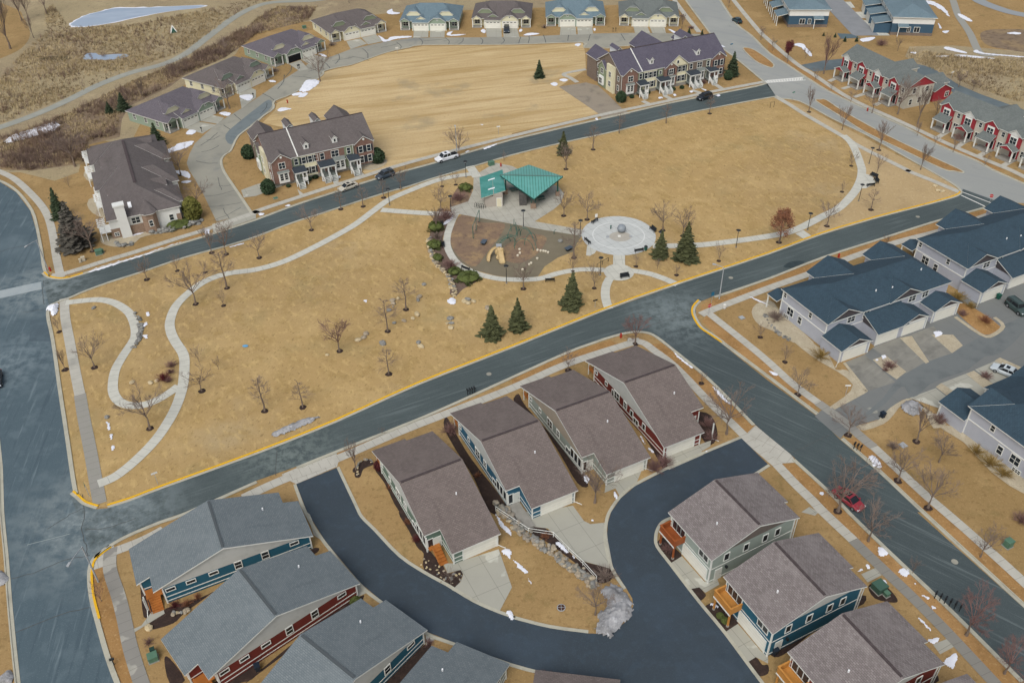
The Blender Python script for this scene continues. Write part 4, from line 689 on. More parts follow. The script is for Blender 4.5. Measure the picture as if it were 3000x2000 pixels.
# --- slate-blue roofed rowhouses
def c1(x, y): return (2240+x/3.1355, 560+y/3.1355)
def c6(x, y): return (2640+x/4.611, 1080+y/4.611)
def rowhouse(label, sw, ang, mirror=False, L=29.):
    root = thing('rowhouse', label, 'townhouse', (sw.x, sw.y, 0), ang, 'slate-blue roofed rowhouses')
    if mirror: root.scale = (-1, 1, 1)
    ze, s, D = 5.3, .5, 12.2; h = D/2; r = MB(); zr = ze+s*h
    r.slab([(0, 0, ze), (L, 0, ze), (L-5, h, zr), (h, h, zr)]); r.slab([(L, D, ze), (0, D, ze), (h, h, zr), (L-5, h, zr)])
    r.slab([(0, D, ze), (0, 0, ze), (h, h, zr)]); r.slab([(L, 0, ze), (L, D, ze), (L-5, h, zr)])
    roof = r.build('roof', [SH_BLUE, m_trim], root)
    for xc, hw in ((4.05, 4.05), (18., 4.0)):
        g = MB(); zt = ze+s*hw; e = .04
        g.slab([(xc-hw, -.25, ze+e), (xc, -.25, zt+e), (xc, hw, zt+e), (xc-hw, 0, ze+e)]); g.slab([(xc+hw, 0, ze+e), (xc, hw, zt+e), (xc, -.25, zt+e), (xc+hw, -.25, ze+e)])
        g.build('front_gable', [SH_BLUE, m_trim], root)
        MB().add([(xc-hw+.5, .1, ze), (xc+hw-.5, .1, ze), (xc, .1, zt-.28)], [(0, 1, 2)]).build('gable_panel', BRN, root)
        MB().box(xc-hw+.4, xc+hw-.4, -.02, .12, ze-.2, ze).build('gable_trim', m_trim, root)
    for xc, hw in ((12.2, 4.6), (25., 3.9)):
        g = MB(); zt = ze+s*hw; e = .04
        g.slab([(xc+hw, D, ze+e), (xc+hw, D+2.3, ze+e), (xc, D+2.3, zt+e), (xc, D-hw, zt+e)]); g.slab([(xc-hw, D+2.3, ze+e), (xc-hw, D, ze+e), (xc, D-hw, zt+e), (xc, D+2.3, zt+e)])
        g.build('rear_gable', [SH_BLUE, m_trim], root)
        mkframe(root, 'rear_bay', [(xc-hw+.5, D-.4), (xc+hw-.5, D-.4), (xc+hw-.5, D+1.8), (xc-hw+.5, D+1.8)], ze-.1, SD['pale'])
    mkframe(root, 'wall', [(.4, .3), (L-.4, .3), (L-.4, D-.4), (.4, D-.4)], ze-.1, SD['pale'])
    b = MB().box(.34, .4, .3, D-.4, 2.85, 3.05).box(.3, .48, .22, .4, 0, ze-.15).box(.3, .48, D-.5, D-.32, 0, ze-.15).box(.4, L-.4, .24, .3, 2.85, 3.0); b.build('corner_trim', m_trim, root)
    for yy, zz, w, hh, nx in ((11.2, 3.9, .6, .9, 1), (4.4, 3.75, .65, 1., 1), (9.2, 1.15, 1.5, 1.5, 2), (6.6, 1.0, .85, 1.4, 1), (10.0, .1, 1.3, .6, 3)): win(root, .4, yy, zz, 'L', w, hh, nx, 2)
    for xx, w, nx in ((5.8, 1.6, 2), (9.2, 1.3, 2), (19.9, 1.6, 2), (23.0, 1.3, 2)): win(root, xx, .3, 3.7, 'F', w, 1.3, nx, 2)
    pipes(root, lambda y: ze+s*y, [(2.9, 1.8), (12.9, 2.6), (16.4, 2.2), (24.4, 3.6)])
    zg, sg = 2.75, .45
    for x0, x1, yf, kind in ((-.35, 6.6, -4.75, 'g'), (8.5, 20.7, -3.9, 'm'), (22.2, 28.9, -3.3, 'g')):
        t = MB(); gx0, gx1 = (x0, x1) if kind == 'g' else (14.1, x1); xc, hw = (gx0+gx1)/2, (gx1-gx0)/2; zt = zg+sg*hw
        t.slab([(gx0, yf, zg), (xc, yf, zt), (xc, .28, zt), (gx0, .28, zg)]); t.slab([(gx1, .28, zg), (xc, .28, zt), (xc, yf, zt), (gx1, yf, zg)])
        if kind == 'm':
            zb = zg+sg*(.28-yf); t.slab([(x0, yf-.02, zg+.03), (gx0+1.5, yf-.02, zg+.03), (gx0+1.5+1.6, .28, zb+.03), (x0, .28, zb+.03)])
            MB().add([(x0+.3, yf+.4, zg+.05), (x0+.3, .28, zg+.05), (x0+.3, .28, zb-.2)], [(0, 2, 1)]).build('side_panel', BRN, root)  # shade of the garage side wall put in as dark board colour
        t.build('garage_roof', [SH_BLUE, m_trim], root)
        mkframe(root, 'garage_wall', [(x0+.3, yf+.4), (x1-.3, yf+.4), (x1-.3, .28), (x0+.3, .28)], zg-.08, SD['pale'])
        MB().add([(gx0+.5, yf+.32, zg+.05), (gx1-.5, yf+.32, zg+.05), (xc, yf+.32, zt-.28)], [(0, 1, 2)]).build('gable_panel', BRN, root)
        MB().box(gx0+.3, gx1-.3, yf+.2, yf+.38, zg-.12, zg+.06).box(x0+.22, x0+.4, yf+.32, yf+.5, 0, zg-.15).box(x1-.4, x1-.22, yf+.32, yf+.5, 0, zg-.15).build('garage_trim', m_trim, root)
        gdoor(root, xc, yf+.4, 'F', 4.9, 2.2)
        if kind == 'm': gdoor(root, 11.3, yf+.4, 'F', 4.6, 2.2)
    p = MB(); p.slab([(-.8, D-.4, 3.0), (-.8, D+2.4, 3.0), (1.3, D+2.4, 3.6), (1.3, D-.4, 3.6)]); p.slab([(3.4, D+2.4, 3.0), (3.4, D-.4, 3.0), (1.3, D-.4, 3.6), (1.3, D+2.4, 3.6)]); p.build('porch_roof', [SH_BLUE, m_trim], root)
    for yy in (D+2.2,):
        for xx in (-.55, 3.1): MB().box(xx-.1, xx+.1, yy-.1, yy+.1, 0, 2.9).build('porch_post', m_trim, root)
    MB().tube([(-.1, -4.2, 2.6), (-.05, -4.3, .3), (-1.4, -5.2, .1)], .07, 4).build('downspout', m_trim, root)
    return root
p = G(c1(575, 1222), 5.3); p2 = G(c1(165, 905), 5.3); a0 = math.atan2(p.y-p2.y, p.x-p2.x)
rowhouse('slate-blue roofed pale rowhouse at the side street corner, garages toward the court', p, a0+math.pi/2)
p = G(TT(3, 1, 1830, 900), 5.3); rowhouse('slate-blue roofed pale rowhouse running off the right edge near the main road', p, a0+math.pi/2+.02)
p = G(c6(920, 510), 5.3); rowhouse('slate-blue roofed pale rowhouse beyond the garage court, low on the right edge', p, a0-math.pi/2+.015, True)
# --- brick townhouses facing the upper street
def cN(x, y): return (700+x*450/2352, 300+y*450/2352)
def cF(x, y): return (1700+x*450/2352, 90+y*450/2352)
m_porch = mat('porch_roof_felt', '343b42', [(1.5, '414951', .45, .7, .6)], coord='O'); m_metal = mat('grey_metal_roof', '6d736f', [(1, '7f8580', .45, .7, .5)], coord='O', rough=.5)
m_white2 = mat('white_panel', 'dcdedb', [(1.2, 'cccec9', .45, .7, .4)], coord='O', rough=.6)
def brickrow(label, a, b, rm, segs, gables, wins, dorm, porches, bays, L0=None, leftbay=True):
    x, y, an, L = frame(a, b, 6.3); root = thing('brick_rowhouse', label, 'townhouse', (x, y, 0), an, 'two-storey brick rowhouses')
    ze, s, D = 6.3, .6, 14.; h = D/2; zr = ze+s*h; r = MB(); o = .35
    r.slab([(-o, 0, ze), (L+o, 0, ze), (L+o, h, zr), (-o, h, zr)]); r.slab([(L+o, D, ze), (-o, D, ze), (-o, h, zr), (L+o, h, zr)])
    roof = r.build('roof', [rm, m_trim], root); MB().box(-o+.1, L+o-.1, h-.14, h+.14, zr-.04, zr+.06).build('ridge_cap', RIDGE, roof)
    MB().box(6.35, 6.6, .05, h, ze, ze+.1).build('party_wall_flashing', m_trim, roof) if 0 else None
    pw = MB(); pw.slab([(6.3, .02, ze+.14), (6.55, .02, ze+.14), (6.55, h, zr+.14), (6.3, h, zr+.14)], .12, 0, 0); pw.build('party_wall_cap', m_trim, roof)
    zt = lambda q: zr-.2-s*abs(q-h)
    w = MB()
    for xx, f in ((0, 1), (L, 0)):
        q = [(xx, .3, 0), (xx, D-.3, 0), (xx, D-.3, zt(D-.3)), (xx, h, zt(h)), (xx, .3, zt(.3))]; w.poly(q[::-1] if f else q)
    w.poly([(0, .3, 0), (L, .3, 0), (L, .3, ze-.1), (0, .3, ze-.1)]); w.poly([(L, D-.3, 0), (0, D-.3, 0), (0, D-.3, ze-.1), (L, D-.3, ze-.1)])
    w.build('wall', GBRICK if L > 30 else BRICK, root)
    for x0, x1, k in segs:
        MB().box(x0, x1, .2 if k in ('brick', 'gbrick') else .26, .32, .9, ze-.12).build('facade', {'brick': BRICK, 'gbrick': GBRICK, 'green': SD['moss'], 'cream': SD['cream']}[k], root)
    MB().box(-.02, L+.02, .15, .32, 0, .9).build('plinth', m_conc, root)
    for xc, hw, zb, sl, k, pr in gables:
        g = MB(); zp = zb+sl*hw; e = .05; yb = (zp-ze)/s
        g.slab([(xc-hw, -pr-.25, zb+e), (xc, -pr-.25, zp+e), (xc, yb, zp+e), (xc-hw, (zb-ze)/s, zb+e)]); g.slab([(xc+hw, (zb-ze)/s, zb+e), (xc, yb, zp+e), (xc, -pr-.25, zp+e), (xc+hw, -pr-.25, zb+e)])
        gb = g.build('front_gable', [rm, m_trim], root)
        MB().add([(xc-hw+.3, -pr, zb-.1), (xc+hw-.3, -pr, zb-.1), (xc, -pr, zp-.25)], [(0, 1, 2)]).build('gable_panel', {'brick': BRICK, 'gbrick': GBRICK, 'cream': SD['cream']}[k], root)
        if k != 'cream': MB().cyl(0, 0, 0, .06, .28, 12).build('gable_vent', m_trim, gb).matrix_local = Matrix.Translation((xc, -pr-.08, zb+sl*hw*.55)) @ Matrix.Rotation(math.pi/2, 4, 'X')
        else: win(root, xc, -pr, zb+.6, 'F', .6, .8, 1, 1)
        if k != 'cream': MB().box(xc-hw+.25, xc+hw-.25, -pr+.02, .24, .9, zb).build('bay_wall', BRICK if k == 'brick' else GBRICK, root)
    for xc, yf in dorm:
        zb = ze+s*yf; d = MB(); e = 1.15; hw = .75
        d.slab([(xc-hw, yf-.2, zb+e), (xc, yf-.2, zb+e+.75), (xc, yf+(e+.75)/s, zb+e+.75), (xc-hw, yf+e/s, zb+e)], .12); d.slab([(xc+hw, yf+e/s, zb+e), (xc, yf+(e+.75)/s, zb+e+.75), (xc, yf-.2, zb+e+.75), (xc+hw, yf-.2, zb+e)], .12)
        do = d.build('dormer', [rm, m_trim], root)
        MB().add([(xc-.6, yf, zb-.1), (xc+.6, yf, zb-.1), (xc+.6, yf, zb+e), (xc, yf, zb+e+.5), (xc-.6, yf, zb+e), (xc-.6, yf+e/s, zb+e-.05), (xc+.6, yf+e/s, zb+e-.05)], [(0, 1, 2, 3, 4), (0, 4, 5), (2, 1, 6)]).build('dormer_wall', m_white2, do)
        win(root, xc, yf, zb+.25, 'F', .45, .75, 1, 1)
    for x0, x1, z, ww, hh, nx, sh in wins: win(root, x0, x1, z, 'F', ww, hh, nx, 2, sh)
    for x0, x1, two in porches:
        yf = -2.2; zp = 3.45; z0 = 1.0
        p = MB(); p.slab([(x0-.2, yf-.2, zp), (x1+.2, yf-.2, zp), (x1+.2, .25, zp+.45), (x0-.2, .25, zp+.45)], .2); p.build('porch_roof', [m_porch, m_trim], root)
        MB().box(x0, x1, yf, .2, z0-.25, z0).build('porch_floor', m_metal, root)
        MB().box(x0, x1, yf, yf+.12, 3.0, zp-.2).build('porch_beam', m_white2, root)
        st = [x0+.06, x1-.06]+([(x0+x1)/2] if two else [x0+1.7])
        for q in st: MB().box(q-.11, q+.11, yf, yf+.22, 0, 3.0).build('porch_post', m_white2, root)
        spans = [(x0+.2, (x0+x1)/2-.15), ((x0+x1)/2+.15, x1-.2)] if two else [(x0+.2, x0+1.6)]
        if not two: MB().box(x0+1.8, x1-.1, yf+.02, yf+.1, z0, z0+.95).build('porch_rail', m_white2, root)
        for u0, u1 in spans:
            t = MB(); stairs(t, u0, u1, yf, yf-1.7, 0, z0, 5, 0, 1); t.build('porch_stairs', [m_white2, m_metal], root)
            for q in (u0, u1):
                rl = MB(); rl.add([(q, yf, z0), (q, yf-1.7, .1), (q, yf-1.7, 1.0), (q, yf, z0+.95)], [(0, 1, 2, 3)]); rl.add([(q+.06, yf, z0), (q+.06, yf-1.7, .1), (q+.06, yf-1.7, 1.0), (q+.06, yf, z0+.95)], [(3, 2, 1, 0)])
                rl.add([(q, yf, z0+.95), (q, yf-1.7, 1.0), (q+.06, yf-1.7, 1.0), (q+.06, yf, z0+.95)], [(0, 1, 2, 3)]); rl.build('stair_rail', m_white2, root)
            door(root, (u0+u1)/2, .2, z0, 'F', .95, 2.1, m_metal)
    for x0, x1 in bays:
        MB().box(x0, x1, -.55, .2, .9, 3.5).build('bay_window_panel', m_white2, root)
        b = MB(); b.slab([(x0-.2, -.8, 3.5), (x1+.2, -.8, 3.5), (x1+.2, .1, 4.15), (x0-.2, .1, 4.15)], .1); b.build('bay_roof', [m_metal, m_trim], root)
        for k in (.28, .72): win(root, x0+(x1-x0)*k, -.55, 1.6, 'F', (x1-x0)*.3, 1.6, 1, 3)
    # end wall facing the lane: a clad bay with its own gable, windows, garage
    g = MB(); g.slab([(-1.0, 7.2, 5.6), (-1.0, 9.6, 7.6), (.2, 9.6, 7.6), (.2, 7.2, 5.6)]); g.slab([(.2, 12.0, 5.6), (.2, 9.6, 7.6), (-1.0, 9.6, 7.6), (-1.0, 12.0, 5.6)]); g.build('side_gable', [rm, m_trim], root)
    MB().box(-.7, 0, 7.5, 11.7, 0, 5.5).build('side_bay', SD['moss'], root); MB().add([(-.7, 11.7, 5.5), (-.7, 7.5, 5.5), (-.7, 9.6, 7.35)], [(0, 1, 2)]).build('gable_panel', SD['moss'], root)
    MB().box(-.6, 0, 3.4, 7.4, 0, 7.4).build('side_bay', SD['cream'], root)
    win(root, -.7, 9.6, 4.0, 'L', 1.2, 1.3, 2, 2); win(root, -.6, 5.4, 4.2, 'L', 1.1, 1.4, 2, 2); win(root, -.6, 5.4, 1.6, 'L', 1.1, 1.4, 2, 2); win(root, 0, 1.8, 4.2, 'L', .8, 1.2, 1, 2); win(root, 0, 1.8, 1.5, 'L', .8, 1.4, 1, 2); win(root, 0, 13, 4.2, 'L', .8, 1.2, 1, 2, True); win(root, 0, 13, 1.5, 'L', .8, 1.4, 1, 2, True)
    MB().box(-1.1, -.7, 8.4, 10.8, .8, 3.2).build('bay_window_panel', m_white2, root); win(root, -1.1, 9.6, 1.2, 'L', 1.5, 1.5, 2, 2)
    # rear wings
    for xc, hw, y1, zb in ((2.4, 3.0, 19.5, 6.3), (L-2.9, 3.0, 19.5, 6.3)) + (((L*.55, 4.2, 21., 6.3),) if L > 30 else ()):
        t = MB(); zp = zb+.75*hw; e = .05
        t.slab([(xc+hw, D-1, zb+e), (xc+hw, y1, zb+e), (xc, y1, zp+e), (xc, D-(zp-ze)/s, zp+e)]); t.slab([(xc-hw, y1, zb+e), (xc-hw, D-1, zb+e), (xc, D-(zp-ze)/s, zp+e), (xc, y1, zp+e)]); t.build('rear_roof', [rm, m_trim], root)
        MB().box(xc-hw+.3, xc+hw-.3, D-.3, y1-.4, 0, zb-.1).build('rear_wing', GBRICK, root); MB().add([(xc+hw-.3, y1-.4, zb-.1), (xc-hw+.3, y1-.4, zb-.1), (xc, y1-.4, zp-.2)], [(0, 1, 2)]).build('gable_panel', SD['cream'], root)
    for xc in (8.2, 15.) if L < 30 else (5.6, 27.0):
        t = MB(); t.slab([(xc+.9, D-3, 8.9), (xc+.9, D+1.6, 8.9), (xc, D+1.6, 9.6), (xc, D-3, 9.6)], .12); t.slab([(xc-.9, D+1.6, 8.9), (xc-.9, D-3, 8.9), (xc, D-3, 9.6), (xc, D+1.6, 9.6)], .12); t.build('rear_dormer', [rm, m_trim], root); MB().box(xc-.75, xc+.75, D-4, D+1.4, 6, 8.85).build('dormer_wall', m_white2, root)
    for q in (.05, 4.8, L-5.1, L-.05): MB().cyl(q, .1, .1, ze-.1, .06, 6).build('downspout', m_trim, root)
    return root
brickrow('brick rowhouse with taupe roof between the lane mouth and the mown lot', cN(480, 925), cN(2050, 575), SH_TAUP,
    [(5.0, 6.9, 'green'), (6.9, 10.6, 'cream'), (10.6, 17.5, 'brick'), (17.5, 19.9, 'green')], [(2.45, 2.5, 6.2, .72, 'brick', .3), (22.3, 2.5, 6.2, .72, 'brick', .3)],
    [(2.4, -.3, 4.4, 1.4, 1.4, 2, 0), (5.9, .26, 4.3, .8, 1.4, 1, 0), (7.7, .26, 4.2, .9, 1.5, 1, 1), (8.9+.3, .26, 4.2, .9, 1.5, 1, 1), (10.1+.5, .26, 4.2, .9, 1.5, 1, 1), (12.1, .2, 4.2, .9, 1.5, 1, 0), (15.2, .2, 4.2, 1.7, 1.5, 2, 0), (18.6, .26, 4.2, .8, 1.4, 1, 0), (21.4, -.3, 4.0, .9, 1.5, 1, 1), (23.4, -.3, 4.0, .9, 1.5, 1, 1), (21.4, -.3, 1.4, .9, 1.6, 1, 1), (23.4, -.3, 1.4, .9, 1.6, 1, 1), (8.1, .26, 1.4, .9, 1.6, 1, 1), (9.6, .26, 1.4, .9, 1.6, 1, 1)],
    [(9.0, 1.3), (15.9, 1.3)], [(4.7, 7.4, False), (10.8, 14.3, True), (17.9, 20.4, False)], [(1.2, 3.6), (14.7, 17.2)])
brickrow('long brick rowhouse with plum roof and five white stair flights near the main road', cF(640, 690), cF(2230, 380), SH_PURP,
    [(5.2, 6.9, 'green'), (6.9, 11.4, 'cream'), (11.4, 13.2, 'green'), (17.6, 21.4, 'cream'), (21.4, 27.4, 'gbrick'), (27.4, 28.9, 'green')],
    [(2.6, 2.6, 6.2, .72, 'brick', .3), (17.6, 3.7, 6.2, .8, 'cream', .2), (15.4, 2.2, 6.0, .8, 'brick', .45), (31.2, 2.5, 6.2, .72, 'brick', .3)],
    [(2.6, -.3, 4.3, 1.4, 1.4, 2, 0), (6.1, .26, 4.2, .8, 1.4, 1, 0), (7.8, .26, 4.1, .9, 1.5, 1, 1), (9.2, .26, 4.1, .9, 1.5, 1, 1), (10.6, .26, 4.1, .9, 1.5, 1, 1), (12.4, .26, 4.6, .7, .8, 1, 0), (15.4, -.45, 4.1, 1.3, 1.5, 2, 1), (18.6, .26, 4.1, .9, 1.5, 1, 1), (20.0, .26, 4.1, .9, 1.5, 1, 1), (22.4, .2, 4.3, .8, 1.4, 1, 0), (25.2, .2, 4.3, 1.5, 1.4, 2, 0), (28.1, .26, 4.2, .8, 1.4, 1, 0), (30.3, -.3, 4.0, .9, 1.5, 1, 1), (32.3, -.3, 4.0, .9, 1.5, 1, 1), (32.3, -.3, 1.4, .9, 1.6, 1, 1), (8.6, .26, 1.4, .9, 1.6, 1, 1), (10.0, .26, 1.4, .9, 1.6, 1, 1), (18.6, .26, 1.4, .9, 1.6, 1, 1), (20.0, .26, 1.4, .9, 1.6, 1, 1)],
    [(10.2, 1.6), (25.3, 1.6)], [(4.7, 7.4, False), (11.1, 14.5, True), (20.9, 24.3, True), (27.3, 30.2, False)], [(1.3, 3.7), (14.6, 16.8), (24.5, 26.6)])
# --- red and cream rowhouses across the main road
def cR(x, y): return (2430+x*570/2352, 120+y*570/2352)
def redrow(label, a, b, L, first, end_gable=True):
    x, y, an, _ = frame(a, b, 5.8); root = thing('red_rowhouse', label, 'townhouse', (x, y, 0), an, 'red and cream rowhouses')
    ze, s, D = 5.8, .55, 9.4; h = D/2; zr = ze+s*h; r = MB(); o = .3
    r.slab([(-o, 0, ze), (L+o, 0, ze), (L+o, h, zr), (-o, h, zr)]); r.slab([(L+o, D, ze), (-o, D, ze), (-o, h, zr), (L+o, h, zr)]); roof = r.build('roof', [SH_SAGE, m_trim], root)
    mkframe(root, 'wall', [(0, .35), (L, .35), (L, D-.35), (0, D-.35)], ze-.1, SD['taupe'])
    for xx, q in ((0, -1), (L, 1)):
        t = [(xx+q*.03, .3, ze-.1), (xx+q*.03, D-.3, ze-.1), (xx+q*.03, h, zr-.25)]; MB().poly(t if q > 0 else t[::-1]).build('gable_panel', SD['barn'], root)
    n = int((L-1)//6.35)+1
    for k in range(n):
        xc = 2.5+6.35*k
        if xc > L-1.5: break
        hw = 2.05; zp = ze+.7*hw; g = MB(); e = .05
        g.slab([(xc-hw, -.6, ze+e), (xc, -.6, zp+e), (xc, (zp-ze)/s, zp+e), (xc-hw, 0, ze+e)], .15); g.slab([(xc+hw, 0, ze+e), (xc, (zp-ze)/s, zp+e), (xc, -.6, zp+e), (xc+hw, -.6, ze+e)], .15); g.build('front_gable', [SH_SAGE, m_trim], root)
        MB().add([(xc-hw+.25, -.36, ze-.05), (xc+hw-.25, -.36, ze-.05), (xc, -.36, zp-.2)], [(0, 1, 2)]).build('gable_panel', SD['barn'] if (k+first) % 2 else SD['white'], root)
        MB().box(xc-1.75, xc+1.75, -.32, .36, 2.9, ze-.08).build('bay_wall', SD['barn'], root); MB().box(xc-1.0, xc+1.0, -.36, -.32, 3.4, ze-.1).build('bay_panel', SD['white'], root)
        win(root, xc, -.36, 3.75, 'F', 1.6, 1.5, 2, 2); win(root, xc+3.1, .35, 4.1, 'F', .8, 1.1, 1, 2)
        win(root, xc+3.0, .35, 1.2, 'F', 1.2, 1.4, 2, 2)
        p0, p1 = xc-2.0, xc+2.2; py = -2.5; p = MB(); pt = (k+first) % 2 == 0
        if pt:
            m = (p0+p1)/2
            p.slab([(p0, py, 2.9), (m, py, 4.0), (m, -.3, 4.0), (p0, -.3, 2.9)], .16); p.slab([(p1, -.3, 2.9), (m, -.3, 4.0), (m, py, 4.0), (p1, py, 2.9)], .16)
            MB().add([(p0+.25, py+.15, 2.85), (p1-.25, py+.15, 2.85), (m, py+.15, 3.75)], [(0, 1, 2)]).build('porch_gable', SD['barn'], root)
        else: p.slab([(p0, py, 2.85), (p1, py, 2.85), (p1-.3, -.3, 4.1), (p0+.3, -.3, 4.1)], .16)
        p.build('porch_roof', [SH_SAGE, m_trim], root)
        for q in (p0+.25, p1-.25): MB().box(q-.14, q+.14, py+.15, py+.43, .1, 2.8).build('porch_post', m_trim, root)
        MB().box(p0+.1, p1-.1, py+.1, .3, 0, .28).build('porch_floor', m_conc, root)
        MB().box(xc-.4, p1-.3, .3, .36, .3, 2.6).build('porch_wall', SD['barn'], root); door(root, xc+.9, .3, .3, 'F', .95, 2.05, m_dark)
    for yy, zz in ((2.6, 3.9), (6.8, 3.9), (2.2, .9), (5.0, 1.1)): win(root, L, yy, zz, 'R', .9, 1.4, 1, 2)
    for x0, x1, y1 in ((4.5, 11., 18.5), (16., 22.5, 18.5)) if L > 25 and end_gable else ((5, 12, 18.),):
        xc = (x0+x1)/2; hw = (x1-x0)/2; zb = 3.2; zp = zb+.5*hw; t = MB()
        t.slab([(x1, D-1, zb), (x1, y1, zb), (xc, y1, zp), (xc, D-1, zp)]); t.slab([(x0, y1, zb), (x0, D-1, zb), (xc, D-1, zp), (xc, y1, zp)]); t.build('garage_roof', [SH_SAGE, m_trim], root); MB().box(x0+.3, x1-.3, D-.35, y1-.3, 0, zb-.1).build('garage_wall', SD['taupe'], root)
    if end_gable:
        t = MB(); t.slab([(L-.2, 10.2, 3.0), (L-.2, 13.4, 4.6), (L-6, 13.4, 4.6), (L-6, 10.2, 3.0)]); t.slab([(L-6, 16.6, 3.0), (L-6, 13.4, 4.6), (L-.2, 13.4, 4.6), (L-.2, 16.6, 3.0)]); t.build('end_wing_roof', [SH_SAGE, m_trim], root)
        MB().box(L-6, L-.6, 10.4, 16.4, 0, 2.95).build('end_wing', SD['barn'], root); MB().add([(L-.55, 10.5, 2.9), (L-.55, 16.3, 2.9), (L-.55, 13.4, 4.4)], [(0, 1, 2)]).build('gable_panel', SD['barn'], root); win(root, L-.6, 15, .9, 'R', 1.1, 1.3, 2, 2)
    return root
redrow('red and cream rowhouse with four porches at the far crossing of the main road', cR(155, 180), cR(940, 570), 26.2, 0)
redrow('red and cream rowhouse cut by the right edge, its porch steps toward the main road', cR(1345, 765), cR(2165, 1105), 40., 1, False)
# --- duplexes along the old lane
def duplex(label, a, b, wm, gm, rm, jerk, cut=None, brown=False):
    x, y, an, L = frame(a, b, 0); root = thing('duplex', label, 'duplex', (x, y, 0), an, 'paired bungalows along the old lane')
    x0, x1, D, ze, s = -4.7, 15., 17., 2.9, .42; yf = .9; h = (D-yf)/2; zr = ze+s*h; r = MB()
    r.slab([(x0, yf, ze), (x1, yf, ze), (x1-h+2, yf+h, zr), (x0+h-2, yf+h, zr)]); r.slab([(x1, D, ze), (x0, D, ze), (x0+h-2, yf+h, zr), (x1-h+2, yf+h, zr)]); r.slab([(x0, D, ze), (x0, yf, ze), (x0+h-2, yf+h, zr)]); r.slab([(x1, yf, ze), (x1, D, ze), (x1-h+2, yf+h, zr)])
    r.build('roof', [rm, m_trim], root)
    mkframe(root, 'wall', [(x0+.4, 2.6), (x1-.4, 2.6), (x1-.4, D-.4), (x0+.4, D-.4)], ze-.1, wm)
    MB().box(-.35, 10.65, -.0, 2.6, 0, 2.85).build('garage_front', wm, root)
    for k, xc in enumerate((2.45, 7.9)):
        gdoor(root, xc, 0, 'F', 4.75, 2.2, True); hw = 2.85
        if k == jerk:      # clipped gable over one door
            g = MB(); zc = ze+1.25; zt = ze+1.75; e = .04; yb = yf+(zt-ze)/s
            g.slab([(xc-hw, -.4, ze+e), (xc-1.1, -.4, zc+e), (xc, .7, zt+e), (xc, yb, zt+e), (xc-hw, yf, ze+e)], .14); g.slab([(xc+hw, yf, ze+e), (xc, yb, zt+e), (xc, .7, zt+e), (xc+1.1, -.4, zc+e), (xc+hw, -.4, ze+e)], .14); g.slab([(xc-1.1, -.4, zc+e), (xc+1.1, -.4, zc+e), (xc, .7, zt+e)], .14)
            g.build('clipped_gable', [rm, m_trim], root); MB().add([(xc-hw+.3, -.05, 2.4), (xc+hw-.3, -.05, 2.4), (xc+hw-.3, -.05, ze), (xc+1.0, -.05, zc-.15), (xc-1.0, -.05, zc-.15), (xc-hw+.3, -.05, ze)], [(0, 1, 2, 3, 4, 5)]).build('gable_panel', wm, root)
            win(root, xc, -.05, ze+.45, 'F', .35, .4, 1, 1)
        else:
            e = .05; g = MB(); g.slab([(xc-hw, -.4, ze-.15), (xc+hw, -.4, ze-.15), (xc+hw, 2.6, ze+1.0), (xc-hw, 2.6, ze+1.0)], .14); g.build('lower_roof', [rm, m_trim], root)
            g = MB(); zb = ze+.55; g.slab([(xc-1.7, .9, zb), (xc, .9, zb+.95), (xc, 4.2, zb+.95), (xc-1.7, 2.6, zb)], .12); g.slab([(xc+1.7, 2.6, zb), (xc, 4.2, zb+.95), (xc, .9, zb+.95), (xc+1.7, .9, zb)], .12); g.build('small_gable', [rm, m_trim], root)
            MB().add([(xc-1.45, 1.1, zb-.15), (xc+1.45, 1.1, zb-.15), (xc, 1.1, zb+.75)], [(0, 1, 2)]).build('gable_panel', gm, root)
    for xc in (-.2, 10.4):  # clipped dormer faces higher on the roof
        zb = 4.15; zt = 5.35; g = MB(); g.slab([(xc-2.5, 3.0, zb+.1), (xc-1.2, 3.0, zt), (xc, 4.1, zt+.5), (xc, 8.0, zt+.5), (xc-2.5, 4.0, zb+.1)], .12); g.slab([(xc+2.5, 4.0, zb+.1), (xc, 8.0, zt+.5), (xc, 4.1, zt+.5), (xc+1.2, 3.0, zt), (xc+2.5, 3.0, zb+.1)], .12); g.slab([(xc-1.2, 3.0, zt), (xc+1.2, 3.0, zt), (xc, 4.1, zt+.5)], .12)
        g.build('dormer', [rm, m_trim], root); MB().add([(xc-2.3, 3.2, zb-.6), (xc+2.3, 3.2, zb-.6), (xc+2.3, 3.2, zb), (xc+1.1, 3.2, zt-.15), (xc-1.1, 3.2, zt-.15), (xc-2.3, 3.2, zb)], [(0, 1, 2, 3, 4, 5)]).build('dormer_wall', gm, root)
    for xc, u in ((-2.9, 0), (13.2, 1)):
        g = MB(); e = .06; g.slab([(xc-1.75, .3, ze+e), (xc, .3, ze+1.1), (xc, 3.6, ze+1.1), (xc-1.75, yf+.2, ze+e)], .12); g.slab([(xc+1.75, yf+.2, ze+e), (xc, 3.6, ze+1.1), (xc, .3, ze+1.1), (xc+1.75, .3, ze+e)], .12); g.build('porch_gable', [rm, m_trim], root)
        MB().add([(xc-1.5, .5, ze-.2), (xc+1.5, .5, ze-.2), (xc, .5, ze+.9)], [(0, 1, 2)]).build('gable_panel', wm, root)
        for q in (-1.4, 1.4): MB().box(xc+q-.12, xc+q+.12, .5, .74, 0, 2.75).build('porch_post', m_trim, root)
        MB().box(xc-1.6, xc+1.6, .4, 2.6, 0, .18).build('porch_floor', m_conc, root); win(root, xc, 2.6, .8, 'F', 1.6, 1.4, 2, 2)
